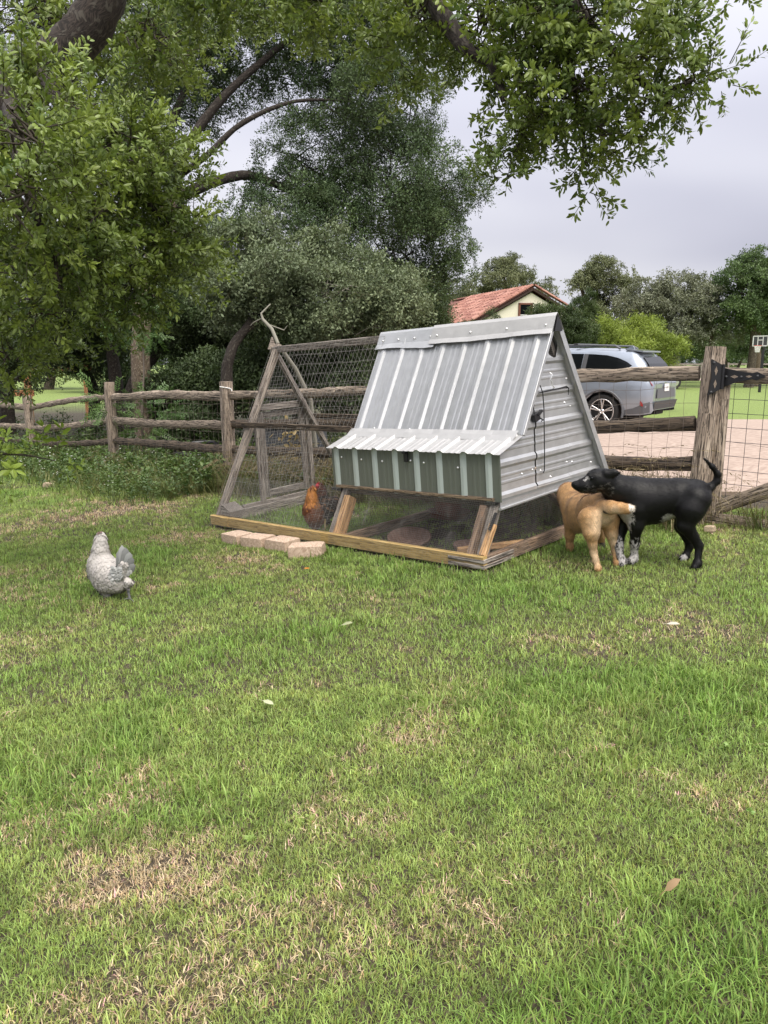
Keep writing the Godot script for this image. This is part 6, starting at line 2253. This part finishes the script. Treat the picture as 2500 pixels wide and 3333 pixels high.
	var list := [
		["oak_tree", "dark trunked oak in the woods just left of the pale trunk behind the fence", 375, 1330, 16.5, 0.17, [ell(350, 950, 16.5, 170, 120, 1.2), ell(250, 820, 16.5, 160, 120, 1.2)]],
		["oak_tree", "slim dark oak trunk in the woods seen left of the fence corner post", 300, 1330, 18.0, 0.15, [ell(200, 1080, 18, 160, 110, 1.4), ell(330, 1120, 18, 90, 90, 1.0)]],
		["oak_tree", "dark oak half hidden directly behind the pale trunk at the fence", 420, 1320, 15.5, 0.14, [ell(560, 1050, 15.5, 130, 90, 1.0), ell(640, 960, 15.5, 120, 110, 1.0)]],
		["oak_tree", "leafy oak at the far left edge of the woods behind the fence", 20, 1340, 15.0, 0.15, [ell(30, 1100, 15, 130, 120, 1.2), ell(60, 900, 15.5, 160, 130, 1.2)]],
		["oak_tree", "dark evergreen oak filling the shade behind the run", 960, 1330, 15.5, 0.12, [ell(880, 1130, 15.5, 170, 90, 1.0), ell(1100, 1130, 15.5, 180, 90, 1.0), ell(700, 1150, 16, 110, 80, 0.9)]],
		["oak_tree", "dark evergreen oak between the run and the house roof", 1330, 1300, 17.5, 0.14, [ell(1280, 1080, 17, 120, 90, 1.0), ell(1360, 1020, 17.5, 60, 70, 0.8), ell(1300, 950, 17, 110, 70, 1.0)]]]
	var i0 := 0
	for e in list:
		var t := thing(e[0], e[1], "tree", Vector3.ZERO, "oaks behind the fence")
		var g := spot(e[2], e[3], e[4])
		var c0: Vector3 = e[6][0][0]
		limb(t, "trunk", [Vector3(g.x, land(g.x, g.z) - 0.1, g.z), Vector3(g.x + 0.05, 0.7, g.z), g.lerp(c0, 0.6), c0], [e[5], e[5] * 0.85, e[5] * 0.7, e[5] * 0.35], M.bark_dark, 60 + i0, 9)
		var oo := foliage(t, e[6], mid, 62, 8, 0.45, Vector2(0.7, 1.2), darkm, 70 + i0, M.leaf_far, 0.4, 0.4)
		boughs(t, oo, 0.02, M.bark_dark, 80 + i0, 2)
		i0 += 1

	# ---- bushes in the shade behind the fence
	var bush_m := []
	for i in 3:
		bush_m.append(clump(0.3, 80, 0.055, 0.03, 700 + i))
	var spots := [[560, 1280, 13.5, 80, 70, "dark bush behind the fence just right of the pale trunk"], [680, 1250, 13.0, 70, 90, "tall dark bush behind the fence, left of the crooked trunk"], [820, 1240, 12.0, 80, 90, "dark bush behind the run's sloping leg"], [960, 1250, 12.5, 90, 80, "dark bush seen through the wire of the run"], [1130, 1250, 12.0, 100, 90, "dark bush behind the run, beside the henhouse roof"], [1290, 1200, 14.0, 90, 90, "dark bush hidden behind the henhouse roof"], [420, 1290, 17.5, 60, 40, "small bush deep in the shade between the left trunks"], [620, 1400, 12.2, 60, 40, "leafy bush at the foot of the fence beside the hose coil"]]
	var bi := 0
	for e in spots:
		var t := thing("bush", e[5], "bush", Vector3.ZERO, "bushes in the shade behind the fence")
		var el := ell(e[0], e[1], e[2], e[3], e[4], e[3] / FOCAL * e[2])
		var bx := Vector3(el[0].x, land(el[0].x, el[0].z) - 0.05, el[0].z)
		limb(t, "stem", [bx, bx.lerp(el[0], 0.5), el[0]], [0.04, 0.03, 0.012], M.bark_dark, 700 + bi, 6)
		var oo := foliage(t, [el], bush_m, 34, 7, 0.28, Vector2(0.7, 1.2), darkm, 710 + bi, M.leaf_far, 0.5, 0.3)
		boughs(t, oo, 0.012, M.bark_twig, 730 + bi, 3)
		bi += 1

	# ---- sapling with long compound leaves, climbing in front of the pale trunk
	var ash := thing("vine_sapling", "bright compound-leaved sapling growing up the fence in front of the pale trunk", "sapling")
	var comp := MB.new()
	var rr_ := RandomNumberGenerator.new()
	rr_.seed = 5
	comp.col = Color(0.6, 0.7, 0.5)
	comp.tube([Vector3.ZERO, Vector3(0, 0.18, 0.02), Vector3(0, 0.34, -0.02)], [0.003, 0.0025, 0.001], 3, 0.0, false)
	for k in 7:
		for sgn in [-1.0, 1.0]:
			var v := rr_.randf_range(0.8, 1.2)
			comp.col = Color(v, v, v)
			leaf(comp, Vector3(0, 0.07 + k * 0.04, 0), (Vector3(sgn, 0.55, -0.15) + any_dir(rr_) * 0.25).normalized(), Vector3(0, 0.2, 1), 0.075, 0.024)
	var cm := comp.mesh()
	var a0 := spot(470, 1500, 11.2)
	limb(ash, "stem", [Vector3(a0.x, land(a0.x, a0.z), a0.z), spot(462, 1350, 11.2), spot(468, 1200, 11.9), spot(460, 1000, 12.6), spot(455, 900, 12.8)], [0.02, 0.018, 0.014, 0.01, 0.005], M.bark_twig, 3, 6)
	foliage(ash, [ell(480, 1320, 11.0, 75, 60, 0.4), ell(430, 1070, 12.4, 60, 60, 0.35), ell(450, 960, 12.5, 70, 80, 0.35), ell(350, 1290, 10.7, 50, 50, 0.25), ell(500, 1060, 12.4, 45, 50, 0.3), ell(470, 1390, 11.0, 50, 40, 0.3)], [cm], 56, 5, 0.2, Vector2(0.45, 0.85), [Color(0.06, 0.13, 0.034), Color(0.13, 0.22, 0.055)], 91, M.leaf, 0.1, 0.4)

	# ---- cedars by the house
	var ju := []
	for i in 2:
		ju.append(clump(0.34, 150, 0.10, 0.022, 540 + i, 1.1, 9))
	var jc := [Color(0.034, 0.062, 0.014), Color(0.085, 0.125, 0.028)]
	for e in [["bushy green cedar in front of the house gable, right of the henhouse peak", [[1830, 1060, 26, 45, 60], [1875, 1090, 26, 55, 55], [1800, 1085, 26, 30, 30], [1755, 1045, 26, 22, 30]], 1800], ["dark green cedar at the foot of the tiled roof, left of the house", [[1395, 1055, 22, 45, 35], [1350, 1030, 22, 40, 45]], 1380], ["thin cedar tops standing before the tiled roof verge", [[1590, 1040, 24, 25, 40], [1520, 1060, 24, 20, 30], [1555, 1070, 24, 50, 20]], 1560], ["tall dark cedar right of the house, behind the car roof", [[1910, 1060, 40, 35, 70], [1905, 990, 40, 22, 40], [1930, 1100, 40, 45, 45]], 1900]]:
		var t := thing("cedar", e[0], "tree", Vector3.ZERO, "cedars by the house")
		var el := []
		for q in e[1]:
			el.append(ell(q[0], q[1], q[2], q[3], q[4], q[3] / FOCAL * q[2]))
		var z: float = e[1][0][2]
		var g := spot(e[2], 1200, z)
		limb(t, "trunk", [Vector3(g.x, land(g.x, -z), -z), el[0][0]], [0.12, 0.04], M.bark_far, 95, 7)
		foliage(t, el, ju, 14 if e[2] == 1560 else 50, 5, 0.2 if e[2] == 1560 else 0.32, Vector2(0.4, 0.8) if e[2] == 1560 else Vector2(0.6, 1.1), jc, 96 + e[2], M.leaf_far, 0.8, 0.4)

	# ---- yellow-green bush behind the car
	var yb := thing("feathery_shrub", "bright yellow green feathery shrub behind the parked car", "shrub")
	var ym := [clump(0.4, 130, 0.13, 0.02, 560, 1.4, 10), clump(0.4, 130, 0.13, 0.02, 561, 1.4, 10)]
	foliage(yb, [ell(2010, 1110, 27, 50, 60, 0.6), ell(2090, 1100, 27, 55, 55, 0.6), ell(2150, 1150, 26, 50, 55, 0.6), ell(1980, 1150, 27, 60, 50, 0.6), ell(2060, 1180, 26, 90, 60, 0.7)], ym, 80, 6, 0.3, Vector2(0.6, 1.1), [Color(0.17, 0.24, 0.03), Color(0.30, 0.38, 0.055)], 98, M.leaf_far, 1.4, 0.3)
	var yg := spot(2070, 1250, 26.5)
	limb(yb, "stem", [Vector3(yg.x, land(yg.x, -26.5), -26.5), spot(2060, 1170, 26.5)], [0.06, 0.02], M.bark_far, 4, 6)

	# ---- far trees
	var far := []
	for i in 3:
		far.append(clump(0.9, 150, 0.16, 0.085, 580 + i, 0.7, 8))
	var fc := [Color(0.10, 0.125, 0.055), Color(0.21, 0.235, 0.11)]
	var fg := [Color(0.14, 0.16, 0.10), Color(0.26, 0.28, 0.18)]
	var fd := [Color(0.065, 0.115, 0.036), Color(0.13, 0.20, 0.062)]
	var far_list := [
		["far live oak rising behind the tiled roof ridge, left of the peak", fc, [[1640, 900, 66, 75, 48], [1680, 880, 66, 50, 35], [1580, 935, 66, 50, 35], [1760, 950, 66, 45, 35]], 1660, 0.3],
		["far live oak with two round heads, right of the house", fc, [[1890, 930, 60, 45, 60], [1980, 900, 60, 60, 45], [1990, 980, 60, 70, 60], [1920, 1020, 60, 60, 50], [2050, 960, 60, 30, 40]], 1950, 0.35],
		["pale feathery mesquite in the middle of the far tree line", fg, [[2150, 1000, 50, 90, 70], [2230, 960, 50, 70, 60], [2100, 1060, 50, 90, 50], [2190, 920, 50, 20, 40], [2080, 990, 50, 50, 50]], 2150, 0.25],
		["pale feathery mesquite beside the gate post in the far tree line", fg, [[2300, 1000, 48, 70, 60], [2310, 950, 48, 35, 50], [2340, 1060, 48, 80, 50], [2260, 1060, 48, 70, 50]], 2310, 0.25],
		["dense green tree at the right edge above the basketball hoop", fd, [[2440, 950, 47, 80, 80], [2480, 880, 47, 60, 55], [2400, 1020, 47, 75, 50], [2500, 1020, 47, 70, 45], [2540, 930, 47, 80, 100], [2390, 900, 47, 35, 30]], 2440, 0.3],
		["shady tree with twin leaning trunks under the far tree line", fd, [[2340, 1110, 56, 90, 35], [2240, 1110, 56, 70, 40], [2440, 1100, 56, 70, 40]], 2365, 0.12],
		["dark tree at the back of the drive, behind the yellow green shrub", fc, [[2120, 1120, 62, 70, 50], [2200, 1130, 62, 70, 45], [2050, 1110, 62, 50, 50]], 2160, 0.2],
		["distant tree low beyond the road at the right", fd, [[2300, 1150, 84, 90, 40], [2420, 1140, 84, 90, 45], [2200, 1150, 84, 80, 40], [2520, 1140, 84, 60, 45]], 2330, 0.3],
		["distant tree behind the house and the coop ridge at left", fc, [[1480, 970, 62, 60, 50], [1430, 1000, 62, 50, 50], [1540, 990, 62, 50, 35]], 1480, 0.3],
		["distant pale tree beyond the sunlit lawn at far left", fg, [[150, 1120, 44, 120, 60], [60, 1150, 44, 110, 80], [280, 1130, 44, 90, 60]], 150, 0.3],
		["distant green tree closing the view between the left trunks", fd, [[420, 1130, 40, 110, 90], [600, 1150, 40, 110, 90], [300, 1200, 40, 90, 50]], 480, 0.3],
		["distant green tree behind the run at centre left", fd, [[800, 1120, 38, 110, 100], [950, 1130, 38, 110, 90], [1130, 1130, 38, 110, 90]], 900, 0.3]]
	var fi := 0
	for e in far_list:
		var t := thing("far_tree", e[0], "tree", Vector3.ZERO, "trees in the distance")
		var el := []
		for q in e[2]:
			el.append(ell(q[0], q[1], q[2], q[3], q[4], q[3] / FOCAL * q[2]))
		var z: float = e[2][0][2]
		var g := spot(e[3], 1200, z)
		var bx := Vector3(g.x, land(g.x, -z) - 0.1, -z)
		limb(t, "trunk", [bx, bx.lerp(el[0][0], 0.5) + Vector3(0.3, 0, 0), el[0][0]], [e[4], e[4] * 0.7, e[4] * 0.3], M.bark_far, 120 + fi, 7)
		if fi == 5:
			limb(t, "trunk", [bx + Vector3(0.2, 0, 0), bx + Vector3(0.9, 1.4, 0), el[2][0]], [0.12, 0.1, 0.05], M.bark_far, 140, 7)
		var ar := 0.0
		for q in el:
			ar += q[1].x * q[1].y
		var oo := foliage(t, el, far, int(clampf(ar * 7.0, 30, 130)), 5, 0.9, Vector2(0.55, 1.0), e[1], 130 + fi, M.leaf_far, 0.5, 0.3)
		boughs(t, oo, 0.05, M.bark_far, 150 + fi, 2)
		fi += 1
	# the brown trunk beside the hoop
	var st := thing("oak_tree", "stout brown tree trunk standing beside the basketball hoop", "tree")
	var sg := spot(2462, 1195, 49.0)
	limb(st, "trunk", [Vector3(sg.x, -0.45, -49), Vector3(sg.x, 1.2, -49), Vector3(sg.x - 0.1, 2.6, -49.2), Vector3(sg.x + 0.4, 4.5, -49.5)], [0.34, 0.27, 0.25, 0.2], M.bark_pale, 170, 9)
	foliage(st, [ell(2490, 1040, 49.5, 60, 40, 1.0)], far, 16, 5, 0.8, Vector2(0.5, 0.9), fd, 171, M.leaf_far)

func make_weeds() -> void:
	var r := RandomNumberGenerator.new()
	r.seed = 17
	var broad := []
	for i in 3:
		broad.append(sprig(0.24, 26, 0.036, 0.019, 600 + i, 1.2, Color(0.8, 0.9, 0.6)))
	var tall := []
	for i in 3:
		tall.append(tuft(14, 0.34, 0.07, 0.007, 0.9, 620 + i))
	# seed heads on stalks
	var seedy := MB.new()
	for i in 7:
		var a := r.randf() * TAU
		var l := r.randf_range(0.3, 0.5)
		var d := Vector3(cos(a), 0, sin(a))
		seedy.col = Color(1.5, 1.2, 1.3)
		var pts := [d * 0.02, d * l * 0.15 + Vector3(0, l * 0.6, 0), d * l * 0.4 + Vector3(0, l * 0.95, 0), d * l * 0.7 + Vector3(0, l * 0.9, 0)]
		seedy.tube(pts, [0.0016, 0.0013, 0.001, 0.0006], 3, 0.0, false)
		for k in 6:
			var p: Vector3 = (pts[2] as Vector3).lerp(pts[3], k / 5.0)
			leaf(seedy, p, (d + Vector3(0, -0.6, 0) + any_dir(r) * 0.4).normalized(), any_dir(r), 0.026, 0.006)
	var flower := MB.new()
	for i in 5:
		var b := Vector3(r.randf_range(-0.08, 0.08), 0, r.randf_range(-0.08, 0.08))
		var h := r.randf_range(0.2, 0.34)
		flower.col = Color(0.10, 0.16, 0.04)
		flower.tube([b, b + Vector3(r.randf_range(-0.03, 0.03), h, 0)], [0.0015, 0.001], 3, 0.0, false)
		flower.col = Color(0.75, 0.75, 0.70)
		for k in 6:
			leaf(flower, b + Vector3(0, h, 0), Vector3(cos(k * 1.05), 0.3, sin(k * 1.05)), Vector3.UP, 0.011, 0.007)
	var X := {"b": [], "t": [], "s": [], "f": []}
	var Cc := {"b": [], "t": [], "s": [], "f": []}
	var line := [Vector2(2.27, -5.5), Vector2(0.36, -7.1), Vector2(-1.75, -8.7), Vector2(-3.88, -11.0), Vector2(-5.95, -13.0), Vector2(-8.1, -15.1)]
	for i in 5:
		var a: Vector2 = line[i]
		var b: Vector2 = line[i + 1]
		var n: Vector2 = (b - a).orthogonal().normalized()
		var seg := (b - a).length()
		var side := 1.0 if n.dot(-a) > 0 else -1.0
		for k in int(seg * (260 if i < 2 else 520)):
			var t := r.randf()
			var off := (r.randfn() * 0.16) if i < 2 else (r.randfn() * 0.42 + 0.22)
			if i < 2 and off < -0.3:
				continue
			var q := a.lerp(b, t) + n * off * side
			var p := Vector3(q.x, land(q.x, q.y), q.y)
			var s := r.randf_range(0.6, 1.25)
			var bs := Basis.from_euler(Vector3(r.randf_range(-0.4, 0.4), r.randf() * TAU, r.randf_range(-0.4, 0.4))) * s * (1.0 if i < 2 else (1.0 if off < 0.3 else 0.75))
			var g := r.randf()
			if i < 2:
				if g < 0.55:
					X.t.append(Transform3D(bs, p))
					Cc.t.append(Color(0.15, 0.20, 0.055).lerp(Color(0.26, 0.22, 0.12), r.randf()))
				elif g < 0.8:
					X.s.append(Transform3D(bs, p))
					Cc.s.append(Color(0.24, 0.19, 0.10))
				else:
					X.b.append(Transform3D(bs, p))
					Cc.b.append(Color(0.07, 0.12, 0.03))
			else:
				if g < 0.62:
					X.b.append(Transform3D(bs * r.randf_range(0.9, 1.5), p))
					Cc.b.append(Color(0.055, 0.105, 0.028).lerp(Color(0.130, 0.200, 0.050), r.randf()))
				elif g < 0.93:
					X.t.append(Transform3D(bs, p))
					Cc.t.append(Color(0.11, 0.175, 0.045).lerp(Color(0.26, 0.27, 0.10), r.randf()))
				elif g < 0.985:
					X.f.append(Transform3D(bs, p))
					Cc.f.append(Color.WHITE)
				else:
					X.s.append(Transform3D(bs, p))
					Cc.s.append(Color(0.22, 0.18, 0.09))
	# along the foot of the gate
	for k in 130:
		var t := r.randf()
		var q := Vector2(2.35, -5.45).lerp(Vector2(3.9, -4.05), t) + Vector2(r.randfn(), r.randfn()) * 0.10
		var p := Vector3(q.x, land(q.x, q.y), q.y)
		var bs := Basis.from_euler(Vector3(r.randf_range(-0.4, 0.4), r.randf() * TAU, r.randf_range(-0.4, 0.4))) * r.randf_range(0.4, 0.85)
		if r.randf() < 0.8:
			X.t.append(Transform3D(bs, p))
			Cc.t.append(Color(0.13, 0.20, 0.05).lerp(Color(0.22, 0.20, 0.10), r.randf()))
		else:
			X.s.append(Transform3D(bs, p))
			Cc.s.append(Color(0.26, 0.21, 0.11))
	# under the trees behind the fence
	for k in 1500:
		var x := r.randf_range(-11.0, 1.0)
		var z := r.randf_range(-20.0, -9.6)
		var fz := -8.7 + (x + 1.75) * 1.0 if x < -1.75 else -7.1 - (0.36 - x) * 0.76
		if z > fz - 0.4:
			continue
		var bs := Basis.from_euler(Vector3(r.randf_range(-0.4, 0.4), r.randf() * TAU, r.randf_range(-0.4, 0.4))) * r.randf_range(0.8, 2.0)
		X.b.append(Transform3D(bs, Vector3(x, land(x, z), z)))
		Cc.b.append(Color(0.035, 0.065, 0.018).lerp(Color(0.08, 0.13, 0.03), r.randf()))
	var w := Node3D.new()
	w.name = "weeds"
	add_child(w)
	tag(w, "tangle of weeds, tall grass and small white flowers along the fence", "weeds", "", "stuff")
	for i in 3:
		var xs := []
		var cs := []
		var xt := []
		var ct := []
		for k in range(i, X.b.size(), 3):
			xs.append(X.b[k])
			cs.append(Cc.b[k])
		for k in range(i, X.t.size(), 3):
			xt.append(X.t[k])
			ct.append(Cc.t[k])
		tag(scatter(xs, cs, broad[i], "leafy_weeds", M.leaf, w), "", "", "", "stuff")
		tag(scatter(xt, ct, tall[i], "tall_grass", M.grass, w), "", "", "", "stuff")
	tag(scatter(X.s, Cc.s, seedy.mesh(), "seed_stalks", M.grass, w), "", "", "", "stuff")
	tag(scatter(X.f, Cc.f, flower.mesh(), "white_flowers", M.leaf, w), "", "", "", "stuff")

func make_small_things() -> void:
	# fallen leaves
	for e in [["fallen_leaf", "pale green fallen leaf on the lawn below the coop", 1130, 2035, 0.075, Color(0.42, 0.45, 0.26), 0.4], ["fallen_leaf", "small pale fallen leaf in the middle of the lawn", 880, 2280, 0.055, Color(0.50, 0.52, 0.34), 0.0], ["fallen_leaf", "dry tan fallen leaf standing in the grass at lower right", 2205, 2900, 0.055, Color(0.50, 0.33, 0.19), 1.4], ["fallen_leaf", "small whitish fallen leaf at the right of the lawn", 2190, 2030, 0.06, Color(0.60, 0.55, 0.46), 0.2]]:
		var g := spot(e[2], e[3], 1.0) - EYE
		var p := EYE + g * ((EYE.y - 0.03) / (0.07 * g.x - g.y))
		var mb := MB.new()
		mb.col = e[5]
		var d := Vector3(0.8, e[6], 0.5).normalized()
		leaf(mb, Vector3(-0.03, 0, 0), d, Vector3(0.1, 1, 0.4), e[4], e[4] * 0.42)
		mb.tube([Vector3(-0.03, 0, 0), Vector3(-0.03, 0, 0) - d * 0.02], [0.0012, 0.0008], 4)
		var o := part(mb, e[0], M.leaf, self)
		o.position = p
		tag(o, e[1], "leaf", "fallen leaves on the lawn")
	# a wild flower
	var fl := thing("wild_flower", "tiny red and yellow wild flower in the grass before the coop", "flower", Vector3(-0.478, -0.033, -4.612))
	var st := MB.new()
	st.tube([Vector3.ZERO, Vector3(0.01, 0.05, 0), Vector3(0.0, 0.085, 0.01)], [0.0018, 0.0016, 0.0014], 5)
	part(st, "stem", std(lin(0.1, 0.16, 0.04)), fl)
	var pe := MB.new()
	for k in 9:
		pe.col = Color(0.55, 0.10, 0.02) if k % 2 else Color(0.65, 0.36, 0.04)
		leaf(pe, Vector3(0, 0.085, 0.01), Vector3(cos(k * 0.7), 0.25, sin(k * 0.7)), Vector3.UP, 0.02, 0.011)
	part(pe, "petals", M.leaf, fl)
	# stones
	for e in [["tan stone lying in the grass at the foot of the gate", 2310, 1728, 0.07], ["flat pale stone in the dry grass at far left, larger of two", 160, 1585, 0.10], ["flat pale stone in the dry grass at far left, smaller of two", 172, 1572, 0.06]]:
		var g := spot(e[1], e[2], 1.0) - EYE
		var p := EYE + g * (EYE.y / (0.07 * g.x - g.y))
		var o := inst(brick_mesh(e[3] * 1.3, e[3] * 0.7, e[3], int(e[1])), "stone", M.stone, self, Transform3D(rb(e[1], 0.1, 0.1), p + Vector3(0, e[3] * 0.2, 0)))
		tag(o, e[0], "stone")
	# white pipe left in the weeds
	var pi := MB.new()
	pi.tube([spot(430, 1490, 11.6), spot(490, 1512, 11.2), spot(550, 1528, 10.8)], [0.022], 10)
	tag(part(pi, "plastic_pipe", M.white_plastic, self), "thin white plastic pipe lying in the weeds by the fence", "pipe")
	# coil of black hose
	var co := MB.new()
	var c0 := spot(640, 1475, 10.6)
	var ring := []
	for k in 97:
		var a := TAU * k / 24.0
		var rr := 0.30 + 0.03 * sin(k * 0.7)
		ring.append(Vector3(c0.x + cos(a) * rr, land(c0.x, c0.z) + 0.10 + k * 0.0032, c0.z + sin(a) * rr * 0.8))
	co.tube(ring, [0.034], 8)
	tag(part(co, "hose_coil", M.black_plastic, self), "coil of black corrugated hose behind the fence", "hose")
	# dark bin and a heap of cut brush beyond the run
	var bn := thing("compost_bin", "dark grey plastic compost bin with dry leaves beyond the run", "bin", Vector3(-1.15, land(-1.15, -9.9), -9.9))
	var bb := MB.new()
	bb.prism([Vector3(-0.42, 0.05, 0.3), Vector3(0.42, 0.05, 0.3), Vector3(0.38, 0.62, 0.26), Vector3(-0.38, 0.62, 0.26)], Vector3(0, 0, -0.6))
	part(bb, "tub", std(lin(0.035, 0.04, 0.05), 0.6), bn)
	var rim := MB.new()
	rim.bar(Vector3(-0.41, 0.63, 0.28), Vector3(0.41, 0.63, 0.28), 0.05, 0.04)
	part(rim, "rim", std(lin(0.03, 0.034, 0.042), 0.6), bn)
	var lv := MB.new()
	var r := RandomNumberGenerator.new()
	r.seed = 3
	for k in 90:
		lv.col = Color(0.42, 0.31, 0.12) * r.randf_range(0.5, 1.2)
		leaf(lv, Vector3(r.randfn() * 0.13 + 0.08, 0.40 + r.randfn() * 0.14, 0.32 + r.randf() * 0.06), any_dir(r), any_dir(r), 0.09, 0.045)
	part(lv, "dry_leaves", M.leaf, bn)
	# climbing frame glimpsed through the trees
	var pf := thing("play_frame", "orange brown timber play frame glimpsed beyond the fence at far left", "play frame", Vector3.ZERO)
	for e in [[Vector3(-9.6, -0.4, -21), Vector3(-9.6, 1.75, -21), 0.14], [Vector3(-8.0, -0.4, -21), Vector3(-8.0, 1.95, -21), 0.14], [Vector3(-10.8, -0.4, -22.4), Vector3(-10.8, 1.7, -22.4), 0.14], [Vector3(-7.0, -0.4, -23.0), Vector3(-7.1, 1.95, -23.0), 0.12]]:
		var mb := MB.new()
		mb.bar(e[0], e[1], e[2], e[2])
		part(mb, "post", M.cedar, pf)
	for e in [[Vector3(-11.2, 1.45, -21.1), Vector3(-7.9, 1.45, -21.1), 0.2], [Vector3(-11.2, 1.05, -21.1), Vector3(-7.9, 1.05, -21.1), 0.1], [Vector3(-11.0, 0.4, -21.1), Vector3(-9.5, 0.4, -21.1), 0.16]]:
		var mb := MB.new()
		mb.bar(e[0], e[1], 0.05, e[2])
		part(mb, "board", M.cedar, pf)
	var sl := MB.new()
	sl.bar(spot(318, 1345, 20.0), spot(303, 1300, 20.6), 0.05, 0.08)
	part(sl, "ladder_rail", M.red_paint, pf)
	var tb := MB.new()
	tb.prism([spot(300, 1350, 20.4), spot(322, 1350, 20.4), spot(312, 1312, 20.4)], Vector3(0, 0, -0.2))
	part(tb, "slide_panel", M.white_plastic, pf)

func _ready() -> void:
	rng.seed = 12
	make_view()
	make_materials()
	make_ground()
	make_house()
	make_fence()
	make_coop()
	make_car()
	make_truck()
	make_hoop()
	make_dogs()
	make_hens()
	make_trees()
	make_weeds()
	make_grass()
	make_small_things()
